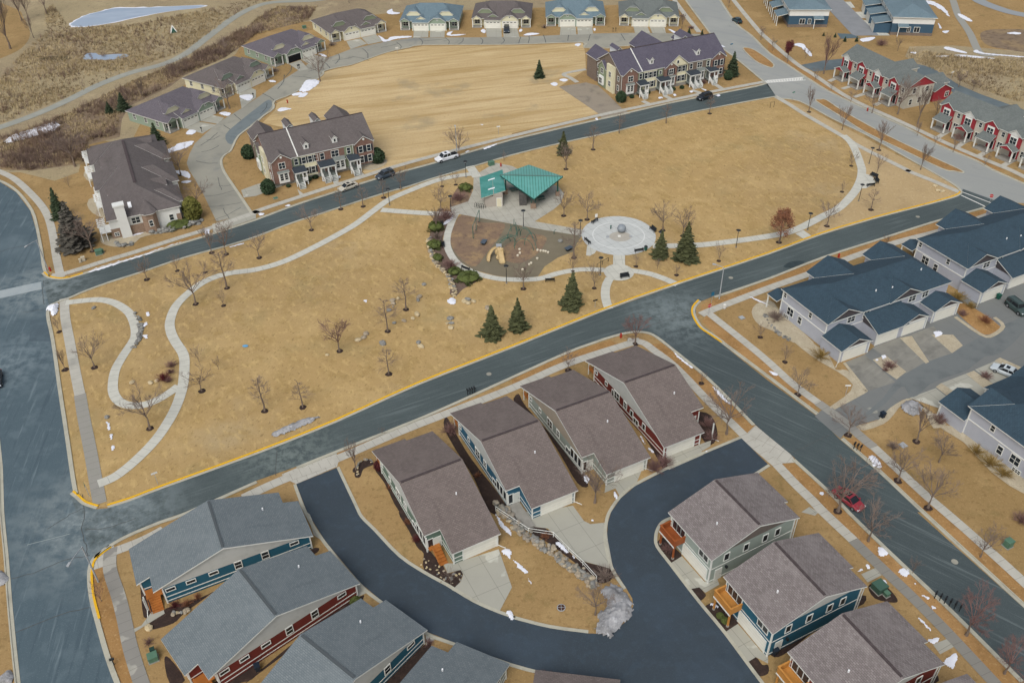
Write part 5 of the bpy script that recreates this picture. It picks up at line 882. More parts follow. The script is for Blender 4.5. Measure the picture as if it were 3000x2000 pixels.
    for yy in (5, 9.5, 14): win(root, x0+.4, yy, 1.1, 'L', .9, 1.3, 2, 2); win(root, x1-.4, yy, 1.1, 'R', .9, 1.3, 2, 2)
    MB().box(x0+.3, x0+.5, 2.5, 2.7, 0, 2.7).box(x1-.5, x1-.3, 2.5, 2.7, 0, 2.7).box(-.45, -.25, -.08, .1, 0, 2.7).box(10.55, 10.75, -.08, .1, 0, 2.7).build('corner_trim', m_trim, root)
    if cut is not None:     # flat near-black panel over the door, painted as the shade inside an open garage
        MB().box(cut-2.3, cut+2.3, -.06, .0, .0, 2.1).build('garage_dark_panel', mat('painted_garage_dark', '141518'), root)
    return root
duplex('light blue-grey roofed duplex, farthest left of the four facing the mown lot', TT(1, 0, 1450, 285), TT(1, 0, 1735, 285), SD['duplexgreen'], SD['cream'], SH_LBLU, 1)
duplex('taupe-roofed duplex with cream walls and a dark car on its drive', TT(1, 0, 2110, 262), TT(1, 0, 2396, 262), SD['cream'], SD['moss'], SH_TAUP, 1)
duplex('light blue-grey roofed duplex directly behind the empty mown lot corner', TT(2, 0, 440, 248), TT(2, 0, 735, 245), SD['duplexgreen'], SD['cream'], SH_LBLU, 0)
duplex('grey-green roofed duplex next to the main road', TT(2, 0, 1110, 246), TT(2, 0, 1402, 249), SD['cream'], SD['moss'], SH_SAGE, 1)
duplex('taupe-roofed cream duplex where the lane bends, pergola shrubs beside its door', TT(1, 0, 825, 375), TT(1, 0, 1100, 316), SD['cream'], SD['moss'], SH_TAUP, 0)
duplex('plum-roofed green duplex with one garage door open', TT(1, 0, 300, 585), TT(1, 0, 540, 503), SD['duplexgreen'], SD['cream'], SH_PLUM, 0, 2.4)
duplex('taupe-roofed cream duplex second up from the hedge of dark conifers', TT(0, 0, 2195, 860), (752, 250), SD['cream'], SD['duplexgreen'], SH_TAUP, 1)
duplex('plum-roofed green duplex beside two dark conifers', TT(0, 0, 1700, 1178), TT(0, 0, 1958, 1058), SD['duplexgreen'], SD['cream'], SH_PLUM, 1)
# --- hipped condominium block at the left
p = G((240+305*380/1655, 380+1165*380/1655), 4.6); p2 = G((240+1285*380/1655, 380+950*380/1655), 3.8); ga = math.radians(24.4)
root = thing('hipped_condo', 'long taupe-roofed condo block with white pergolas and stone turret', 'building', (p.x, p.y, 0), ga)
Lx, Ly, ze, s = 15.2, 40.8, 4.4, .45; h = Lx/2; zr = ze+s*h; r = MB()
r.slab([(0, 0, ze), (Lx, 0, ze), (h, h, zr)]); r.slab([(Lx, 0, ze), (Lx, Ly, ze), (h, Ly-h, zr), (h, h, zr)]); r.slab([(Lx, Ly, ze), (0, Ly, ze), (h, Ly-h, zr)]); r.slab([(0, Ly, ze), (0, 0, ze), (h, h, zr), (h, Ly-h, zr)])
rf = r.build('roof', [SH_TAUP, m_trim], root); MB().box(h-.3, h+.3, h+1, Ly-h-1, zr-.1, zr+.1).build('ridge_vent', RIDGE, rf)
mkframe(root, 'wall', [(.4, .4), (Lx-.4, .4), (Lx-.4, Ly-.4), (.4, Ly-.4)], ze-.1, SD['white']); MB().box(.3, 9.6, .28, .42, 0, 2.2).build('stone_base', STONE, root)
for xe, yc, hw, sg in ((Lx+1.0, 6.3, 4.2, 1), (Lx+1.6, 17.8, 5.4, 1), (Lx+1.6, 30.6, 5.4, 1), (-.9, 20.6, 5.0, -1), (-.9, 34.6, 5.0, -1)):
    # hipped wings whose ridges run into the main roof
    zt = ze+s*hw; e = .05; xm = Lx if sg > 0 else 0; xi = xm-sg*hw; xo = xe-sg*hw*.8; t = MB(); A, B, C, D2 = (xm, yc-hw, ze+e), (xe, yc-hw, ze+e), (xe, yc+hw, ze+e), (xm, yc+hw, ze+e); R0, R1 = (xi, yc, zt+e), (xo, yc, zt+e)
    for q in ([A, B, R1, R0], [B, C, R1], [C, D2, R0, R1]): t.slab(q if sg > 0 else q[::-1])
    t.build('wing_roof', [SH_TAUP, m_trim], root); MB().box(min(xm, xe)+(.4 if sg < 0 else -1), max(xm, xe)-(.4 if sg > 0 else -1), yc-hw+.4, yc+hw-.4, 0, ze-.08).build('wing_wall', SD['white'], root)
for xx, yy, sg in ((2.6, 12.2, -1), (2.6, 27.5, -1), (Lx-2.4, 11.5, 1), (Lx-2.4, 35, 1)):
    zb = ze+s*2.5; d = MB(); q = 1.5
    d.slab([(xx+sg*1.2, yy-1.5, zb-.4), (xx+sg*1.2, yy, zb+1.0), (xx-sg*2.5, yy, zb+1.0), (xx-sg*.6, yy-1.5, zb-.3)][::sg], .12); d.slab([(xx-sg*.6, yy+1.5, zb-.3), (xx-sg*2.5, yy, zb+1.0), (xx+sg*1.2, yy, zb+1.0), (xx+sg*1.2, yy+1.5, zb-.4)][::sg], .12); d.build('roof_dormer', [SH_TAUP, m_trim], root)
    t = [(xx+sg*1.0, yy-1.2, zb-.45), (xx+sg*1.0, yy+1.2, zb-.45), (xx+sg*1.0, yy, zb+.75)]; MB().poly(t[::sg]).build('gable_panel', PALE, root)
c = MB().box(2.2, 4.2, -.5, .45, 0, 7.4); c.box(2.05, 4.35, -.65, 1.2, 7.4, 7.7); c.box(2.2, 4.2, .45, 1.1, 4.2, 7.4); c.build('chimney', SD['white'], root)
tp = [(7.0, .4), (7.0, -.3), (7.8, -1.1), (9.2, -1.1), (10.0, -.3), (10.0, .4)]; MB().prism(tp, 0, 4.7).build('stone_turret', STONE, root)
t = MB(); ap = (8.5, 2.2, 6.6); tq = [(6.7, .5), (6.7, -.45), (7.65, -1.45), (9.35, -1.45), (10.3, -.45), (10.3, .5)]
for i in range(5): t.slab([(tq[i][0], tq[i][1], 4.7), (tq[i+1][0], tq[i+1][1], 4.7), ap], .12)
t.build('turret_roof', [SH_TAUP, m_trim], root); win(root, 8.5, -1.1, 1.8, 'F', .7, 1.3, 1, 2); win(root, 5.7, .4, 2.5, 'F', 1.6, 1.3, 2, 2); win(root, 1.3, .28, .6, 'F', .8, .7, 2, 2); win(root, 12.8, .4, 1.4, 'F', .8, 1.3, 1, 2)
MB().box(13.9, Lx-.35, .3, .42, 0, 2.6).build('stone_panel', STONE, root)
t = MB(); t.slab([(5.0, 2.0, 5.5), (5.7, 2.0, 5.5), (5.7, 3.4, 6.13), (5.0, 3.4, 6.13)], .1); t.build('skylight', [m_vent, m_trim], root)
for k, (xx, yy) in enumerate(((-.6, 1.6), (-.2, 13.8), (.2, 17.5), (-.8, 29.5), (-.8, 38.6))):
    pr = MB()
    for a, b in ((0, 0), (0, 3.4), (1.0, 0), (1.0, 3.4)): pr.box(xx-1.2+a, xx-1.05+a, yy+b-1.7, yy+b-1.55, 0, 3.5)
    for b in range(5): pr.box(xx-1.4, xx+.3, yy-1.7+b*.85, yy-1.55+b*.85, 3.5, 3.7)
    pr.box(xx-1.25, xx-1.05, yy-1.8, yy+2.0, 3.4, 3.5); pr.box(xx-1.2, xx+1, yy-1.7, yy+1.9, 1.9, 2.0); pr.build('pergola', m_white2, root)
# --- blue hip-roofed rowhouses at top right
def hiprow(label, a, b, sg):
    x, y, an, _ = frame(a, b, 0); root = thing('hip_rowhouse', label, 'townhouse', (x, y, 0), an, 'blue rowhouses with white upper walls')
    W, D, ze = 12.4, 34., 5.7; h = W/2; zr = ze+.38*h; o = .5; r = MB()
    r.slab([(-o, -o, ze), (W+o, -o, ze), (h, h, zr)]); r.slab([(W+o, -o, ze), (W+o, D, ze), (h, D, zr), (h, h, zr)]); r.slab([(-o, D, ze), (-o, -o, ze), (h, h, zr), (h, D, zr)]); r.build('roof', [SH_LBLU, m_trim], root)
    MB().box(0, W, 0, D, 3.6, ze-.1).build('upper_wall', SD['white'], root); MB().box(-.03, W+.03, -.03, D, .9, 3.6).build('wall', SD['navy'], root); MB().box(-.06, W+.06, -.06, D, 0, .9).build('stone_base', GBRICK, root)
    for xx, w in ((4.3 if sg < 0 else 7.6, 1.6), (6.6 if sg < 0 else 5.2, .9)): win(root, xx, -.03, 1.1, 'F', w, 1.5, 2, 1)
    for k in range(3):
        for yy in (1.5+9*k, 4.5+9*k): win(root, 0, yy, 4.2, 'L', .9, 1.0, 1, 2)
        y0 = 1.2+9*k; q = MB(); w = 3.6 if sg < 0 else 5.2
        q.slab([(-w, y0, 3.1), (0, y0, 4.0), (0, y0+6.2, 4.0), (-w, y0+6.2, 3.1)][::1], .14); q.build('lean_to_roof', [SH_LBLU, m_trim], root)
        if sg < 0:
            for yy in (y0+.3, y0+3, y0+5.9): MB().box(-w+.1, -w+.3, yy-.1, yy+.1, 0, 3.0).build('porch_post', m_trim, root)
        else:
            MB().box(-w+.3, 0, y0+.3, y0+5.9, 0, 3.05).build('garage_wall', SD['navy'], root)
            for yy in (y0+3.1,): gdoor(root, -w+.3, yy, 'L', 4.6, 2.3)
    q = MB(); xx = 9.2 if sg < 0 else 3.2
    q.slab([(xx-1.6, -1.6, 3.0), (xx+1.6, -1.6, 3.0), (xx+1.6, 0, 3.6), (xx-1.6, 0, 3.6)], .14); q.build('entry_roof', [SH_LBLU, m_trim], root); MB().box(xx-1.4, xx-1.2, -1.5, -1.3, 0, 3.0).build('entry_post', m_trim, root)
    return root
hiprow('blue rowhouse with white upper walls and front porches, by the main road at the top', TT(3, 0, 180, 252), TT(3, 0, 545, 252), -1)
hiprow('blue rowhouse with white upper walls and a row of garages, top right', TT(3, 0, 1120, 322), TT(3, 0, 1500, 334), 1)
# --- park shelter with restrooms
SEAM = None
def seamroof(name, base, dark, ang):
    k = NB(name); src = k.mapped(k.coord('O'), ang); sx = k.n('SeparateXYZ'); k.l(src, sx.inputs[0]); d = k.n('Math', operation='DIVIDE'); k.l(sx.outputs[0], d.inputs[0]); d.inputs[1].default_value = .62
    m = k.n('Math', operation='FRACT'); k.l(d.outputs[0], m.inputs[0]); col = k.mix(k.ramp(m.outputs[0], .34, .14, .9), hx(base), hx(dark)); col = k.mix(k.ramp(k.noise(src, .5, 3), .4, .7, .25), col, hx('75aba8'))
    k.l(col, k.b.inputs['Base Color']); k.b.inputs['Roughness'].default_value = .4; return k.m
GRN = mat('dark_green_steel', '1c5048', rough=.4, spec=.4); GR1 = seamroof('green_seam_roof', '5b9890', '35675f', 0); GR2 = seamroof('green_shed_roof', '43877f', '265850', 80)
root = thing('park_shelter', 'open green metal shelter with diamond roof beside the playground', 'shelter', (5.3, 180.5, 0))
Lp, Rp, Fp, Bp = (-7.2, 2.0, 4.5), (6.9, .7, 4.5), (.15, -7.2, 3.3), (-.5, 9.3, 3.3)
t = MB(); t.slab([Lp, Fp, Rp], .28); t.slab([Rp, Bp, Lp], .28); rf = t.build('roof', [GR1, GRN], root)
MB().tube([Lp, Rp], .16, 6).build('ridge_cap', GRN, rf)
for xx, yy, zt in ((-6.0, 1.6, 4.2), (5.7, .3, 4.2), (-.6, 7.6, 3.4)):
    MB().box(xx-.16, xx+.16, yy-.16, yy+.16, .9, zt).build('steel_post', GRN, root); MB().box(xx-.45, xx+.45, yy-.45, yy+.45, 0, 1.0).build('stone_pier', STONE, root)
MB().box(-.55, .65, -5.7, -4.9, 0, 1.3).build('stone_pier', STONE, root)
for sx in (-1, 1): MB().tube([(.05+sx*.4, -5.3, 1.3), (.05+sx*.55, -5.3, 2.4), (.1, -5.8, 3.3)], .12, 4).build('steel_brace', GRN, root)
MB().box(-3.0, -1.4, -4.2, -1.2, 0, 2.9).build('stone_wall', mat('dark_stone', '4d4c4a', [(1.5, '63605c', .4, .7, .7), (5, '3a3938', .5, .75, .6)], coord='O'), root)
for q in ((1.8, -1.5), (2.6, 2.0), (-4.2, 3.0)):
    tb = thing('picnic_table', 'green picnic table in the shade of the shelter roof', 'table', (5.3+q[0], 180.5+q[1], 0), .4, 'picnic tables under the shelter')
    MB().box(-.9, .9, -.38, .38, .7, .76).build('table_top', GRN, tb)
    for sy in (-1, 1): MB().box(-.9, .9, sy*.7-.14, sy*.7+.14, .42, .47).build('seat', GRN, tb)
    for sx in (-.6, .6): MB().tube([(sx, -.7, 0), (sx, -.3, .7), (sx, .3, .7), (sx, .7, 0)], .04, 4).build('leg', GRN, tb)
root = thing('restroom_block', 'stone restroom block with green shed roof beside the shelter', 'restroom')
mkframe(root, 'wall', [(-5.4, 176.1), (-1.35, 176.2), (-1.6, 184.6), (-5.9, 184.4)], 2.6, mat('pale_block', 'a39c92', [(1.2, '8f887e', .45, .7, .6)], coord='O')); mkframe(root, 'upper_wall', [(-3.4, 176.12), (-1.36, 176.2), (-1.61, 184.58), (-3.7, 184.48)], 3.2, MATS['pale_block'], 2.6)
t = MB(); t.slab([(-6.05, 175.2, 2.75), (-.75, 176.9, 3.6), (-1.3, 187.0, 3.6), (-6.6, 185.0, 2.75)], .2); rf = t.build('roof', [GR2, m_kerb], root)
for y0 in (178.2, 182.7): q = MB(); q.slab([(-4.6, y0, 3.12), (-3.1, y0+.45, 3.36), (-3.1, y0+.85, 3.36), (-4.6, y0+.4, 3.12)], .08, 0, 0); q.build('skylight', m_vent, rf)
door(root, -2.15, 176.15, .02, 'F', 1.0, 2.1, mat('cream_door', 'c9c3a9'))
# ---------------- trees, shrubs, grasses ----------------
from mathutils import noise as mnoise
m_bark = mat('grey_bark', '75685d', [(2, '5c5047', .4, .7, .7)], coord='O'); m_twig = mat('brown_twigs', '7b6d64', [(.8, '655850', .4, .7, .7)], coord='O'); m_rtwig = mat('reddish_twigs', '7a5f5a', [(.8, '604a47', .4, .7, .7)], coord='O')
m_oak = mat('dry_oak_leaves', '7d5540', [(1.5, '96694c', .4, .7, .7)], coord='O'); m_drk = mat('dark_red_leaves', '57292c', [(1.5, '6e3a38', .4, .7, .7)], coord='O')
m_ndl = mat('spruce_needles', '435039', [(1.2, '333f2d', .4, .65, .8), (5, '55614a', .5, .75, .6)], coord='O'); m_ndl2 = mat('olive_spruce_needles', '565a3c', [(1.2, '41462f', .4, .65, .8), (5, '74764f', .5, .75, .6)], coord='O')
m_box = mat('arborvitae_leaves', '34452f', [(1.5, '273424', .4, .65, .8), (6, '4c5d40', .5, .75, .6)], coord='O'); m_jun = mat('juniper_leaves', '525c30', [(1.5, '3c4526', .4, .65, .8), (6, '727a45', .5, .75, .6)], coord='O'); m_yjun = mat('yellowing_juniper', '626230', [(1.5, '464a26', .4, .65, .8), (6, '857f42', .5, .75, .6)], coord='O')
m_gsp = mat('grey_brown_needles', '5b5850', [(1.2, '494741', .4, .65, .8), (5, '726d62', .5, .75, .6)], coord='O'); m_gold = mat('golden_grass', '8a7340', [(2, '6b5934', .4, .7, .7), (6, 'a98f56', .5, .75, .6)], coord='O'); m_reed = mat('dead_reeds', 'ab9a76', [(.08, '8f7e60', .4, .65, .8), (.3, 'c2b18c', .5, .7, .7)]); m_brs = mat('bare_brush', '76645a', [(.1, '8a7460', .4, .65, .8), (.4, '5f4f48', .5, .7, .7)])
def grow(mb, p, d, L, r, lev, spec, tips):
    n = 3 if lev > 0 else 1; pts = [p.copy()]; q = p.copy(); dd = d.copy()
    for i in range(n):
        dd = (dd+Vector((random.gauss(0, .12), random.gauss(0, .12), random.gauss(0, .06)+spec['lift']))).normalized(); q = q+dd*(L/n); pts.append(q.copy())
    mb.tube(pts, [r*(1-.65*i/n) for i in range(n+1)], 3); tips.append(q.copy())
    if lev <= 0: return
    k = spec['n'][lev-1]
    for i in range(k):
        f = .25+.75*(i+random.random()*.8)/k; f = min(f, .98); j = min(int(f*n), n-1); o = pts[j].lerp(pts[j+1], f*n-j)
        ax = dd.orthogonal().normalized(); ax.rotate(Matrix.Rotation(random.uniform(0, 6.28), 3, dd))
        nd = (dd*math.cos(spec['a'])+ax*math.sin(spec['a']*random.uniform(.7, 1.3))).normalized()
        grow(mb, o, nd, L*random.uniform(.42, .66)*(1.15-.45*f), max(r*.5, .011), lev-1, spec, tips)
SPEC = {'b': dict(h=.28, n=[5, 5, 4], limbs=7, a=.62, lift=.05, ang=(.35, .95), len=.52), 'u': dict(h=.24, n=[5, 5, 4], limbs=7, a=.36, lift=.12, ang=(.15, .5), len=.55), 'r': dict(h=.27, n=[6, 5, 4], limbs=8, a=.6, lift=.05, ang=(.25, .95), len=.46),
        's': dict(h=.16, n=[4, 5, 3], limbs=8, a=.5, lift=.08, ang=(.25, .9), len=.62), 'c': dict(h=.3, n=[5, 6], limbs=17, a=.6, lift=.02, ang=(.9, 1.3), len=.34)}
PROTO = {}
def bare_tree(kind, v, tw, leaf=None):
    key = (kind, v, tw.name, leaf.name if leaf else '')
    if key in PROTO: return PROTO[key]
    st = random.getstate(); random.seed(hash((kind, v)) % 997 if 0 else ord(kind)*31+v*7); S = SPEC[kind]; H0 = 6.
    tk, cr = MB(), MB(); tips = []; lead = kind == 'c'; top = H0*(.93 if lead else S['h']+.12)
    bend = [Vector((random.gauss(0, .05), random.gauss(0, .05), z)) for z in (0, H0*.12, H0*.25, top)] if not lead else [Vector((random.gauss(0, .05), random.gauss(0, .05), top*k/5)) for k in range(6)]
    bend[0] = Vector((0, 0, -.05)); R = .13 if kind != 's' else .09
    tk.tube(bend, [R*1.25]+[R*(1-.75*i/(len(bend)-1)) for i in range(1, len(bend))], 6)
    for i in range(S['limbs']):
        f = (i+.5)/S['limbs']; z0 = H0*S['h']+f*(top-H0*S['h'])*(1 if lead else .9); th = i*2.4+random.random(); an = random.uniform(*S['ang'])*(1 if lead else (1.1-.5*f)); d = Vector((math.sin(an)*math.cos(th), math.sin(an)*math.sin(th), math.cos(an)))
        Lb = H0*S['len']*random.uniform(.8, 1.12)*((1.05-.75*f) if lead else 1)
        grow(cr, Vector((0, 0, z0)), d, Lb, R*(.42 if not lead else .28), len(S['n']), S, tips)
    lf = None
    if leaf:
        lf = MB()
        for t in tips:
            for _ in range(5):
                c = t+Vector((random.gauss(0, .22), random.gauss(0, .22), random.gauss(0, .22))); a = Vector((random.gauss(0, 1), random.gauss(0, 1), random.gauss(0, 1))).normalized(); b = a.orthogonal().normalized()
                lf.poly([c-a*.07-b*.05, c+a*.07-b*.05, c+a*.07+b*.05, c-a*.07+b*.05])
    mx = max(v[2] for v in cr.v)
    PROTO[key] = (tk.mesh('trunk', [m_bark]), cr.mesh('crown', [tw]), lf.mesh('leaves', [leaf]) if leaf else None, mx); random.setstate(st); return PROTO[key]
def needles(kind, v, m):
    key = (kind, v, m.name)
    if key in PROTO: return PROTO[key]
    st = random.getstate(); random.seed(v*13+5); tk, cr = MB(), MB(); H0 = 6.; tk.tube([(0, 0, -.05), (0, 0, 2), (0, 0, 5.6)], [.14, .1, .03], 6)
    nt = 21
    for t in range(nt):
        f = t/(nt-1); z = .35+f*(H0-.55); rad = 2.15*(1-f)**.9+.1; n = int(8+13*(1-f))
        for k in range(n):
            th = 2*math.pi*(k+random.random())/n; R = rad*random.uniform(.55, 1.2)*(.85+.25*mnoise.noise((math.cos(th)*1.5, math.sin(th)*1.5, z*1.3+v*7))); u = Vector((math.cos(th), math.sin(th), 0)); s = Vector((-u.y, u.x, 0)); z0 = z+random.gauss(0, .08)
            a = u*(R*.12)+Vector((0, 0, z0+.12)); b = u*(R*.6)+Vector((0, 0, z0-.02-.1*R)); c = u*R+Vector((0, 0, z0-.02*R-.1)); wd = .15+.17*R
            cr.poly([a-s*wd*.3, b-s*wd, b+s*wd, a+s*wd*.3]); cr.poly([b-s*wd, c-s*wd*.25, c+s*wd*.25, b+s*wd])
            for _ in range(2):
                g = u*(R*random.uniform(.35, .95))+s*random.gauss(0, wd*.6)+Vector((0, 0, z0+random.gauss(-.08, .1))); e = Vector((random.gauss(0, 1), random.gauss(0, 1), random.gauss(0, .6))).normalized()*.16; h = e.orthogonal().normalized()*.07; cr.poly([g-e-h, g+e-h, g+e+h, g-e+h])
    PROTO[key] = (tk.mesh('trunk', [m_bark]), cr.mesh('crown', [m]), None, H0); random.setstate(st); return PROTO[key]
def leafball(kind, v, m):
    """clipped or spreading evergreen shrub: leaf faces through an uneven volume, one unit tall"""
    key = (kind, v, m.name)
    if key in PROTO: return PROTO[key]
    st = random.getstate(); random.seed(v*17+3); cr, tk = MB(), MB(); wd = {'A': .36, 'J': .95, 'O': .55}[kind]; tk.tube([(0, 0, -.02), (0, 0, .5)], [.04, .02], 5)
    cr.ball((0, 0, .48), .42, 10, 7, 0, .06, (wd*1.9, wd*1.9, 1.0))
    for i in range(1100):
        z = random.random(); th = random.uniform(0, 6.283); pr = (math.sin(math.pi*min(1, .12+z*.88))**.6) if kind != 'J' else math.sqrt(max(0, 1-z*z))*(.75+.3*math.sin(th*5+v))
        R = wd*pr*random.uniform(.82, 1.08); c = Vector((R*math.cos(th), R*math.sin(th), z)); a = Vector((random.gauss(0, 1), random.gauss(0, 1), random.gauss(0, 1))).normalized()*random.uniform(.03, .075); b = a.orthogonal().normalized()*random.uniform(.02, .05)
        cr.poly([c-a-b, c+a-b, c+a+b, c-a+b])
    PROTO[key] = (tk.mesh('stem', [m_bark]), cr.mesh('foliage', [m]), None, 1.); random.setstate(st); return PROTO[key]
def twigball(kind, v, m):
    key = (kind, v, m.name)
    if key in PROTO: return PROTO[key]
    st = random.getstate(); random.seed(v*19+1); cr, tk = MB(), MB(); tips = []; tk.tube([(0, 0, -.03), (0, 0, .15)], [.06, .03], 5)
    n = 60
    for i in range(n):
        an = random.uniform(.05, 1.15); th = random.uniform(0, 6.28); d = Vector((math.sin(an)*math.cos(th), math.sin(an)*math.sin(th), math.cos(an)))
        grow(cr, Vector((d.x*.1, d.y*.1, .02)), d, random.uniform(.6, .95), .018, 1, dict(n=[5], a=.5, lift=.02), tips)
    mx = max(v[2] for v in cr.v); PROTO[key] = (tk.mesh('stem', [m_bark]), cr.mesh('twigs', [m]), None, mx); random.setstate(st); return PROTO[key]
TREES = []; RINGS = MB(); NV = [0]
def plant(pt, h, proto, name, label, cat, group=None, wide=1.):
    tk, cr, lf, h0 = proto; s = h/h0; o = thing(name, label, cat, (pt.x, pt.y, 0), random.uniform(0, 6.28), group); o.scale = (s*wide, s*wide, s)
    link_mesh(tk.name.split('.')[0], tk, o); link_mesh(cr.name.split('.')[0], cr, o)
    if lf: link_mesh('leaves', lf, o)
    TREES.append(o); return o
def ring(p, r=.6):
    q = [(p.x+r*random.uniform(.85, 1.15)*math.cos(a), p.y+r*random.uniform(.85, 1.15)*math.sin(a)) for a in [k*math.pi/7 for k in range(14)]]; RINGS.poly([(x, y, .02) for x, y in q]); RINGS.poly([(p.x+(x-p.x)*.55, p.y+(y-p.y)*.55, .1) for x, y in q]); n = 14
    for i in range(n):
        a, b = q[i], q[(i+1) % n]; f = lambda v: (p.x+(v[0]-p.x)*.55, p.y+(v[1]-p.y)*.55, .1); RINGS.poly([(*a, .02), (*b, .02), f(b), f(a)])
def tr(c, r, bx, by, ty, kind, label, ringed=True, tw=None, wide=1., hh=None):
    p = G(TT(c, r, bx, by)); h = hh or topz(p, 500*r+ty/3.136); NV[0] += 1; v = NV[0] % 3
    K = kind[0]; cat = 'tree'
    if K in 'burcs': plant(p, h, bare_tree(K, v, tw or m_twig), 'bare_tree', label, cat, 'bare trees', wide)
    elif K == 'l': plant(p, h, bare_tree('c', v, m_twig, m_oak), 'oak_tree', label, cat, None, wide)
    elif K == 'd': plant(p, h, bare_tree('u', v, m_rtwig, m_drk), 'red_leaved_tree', label, cat, None, wide)
    elif K == 'E': plant(p, h, needles('E', v, m_ndl), 'spruce_tree', label, cat, 'spruces', wide)
    elif K == 'G': plant(p, h, needles('G', v, m_gsp), 'spruce_tree', label, cat, 'spruces', wide)
    elif K == 'Y': plant(p, h, needles('Y', v, m_ndl2), 'spruce_tree', label, cat, 'spruces', wide)
    if ringed: ring(p, .62 if K != 's' else .5)
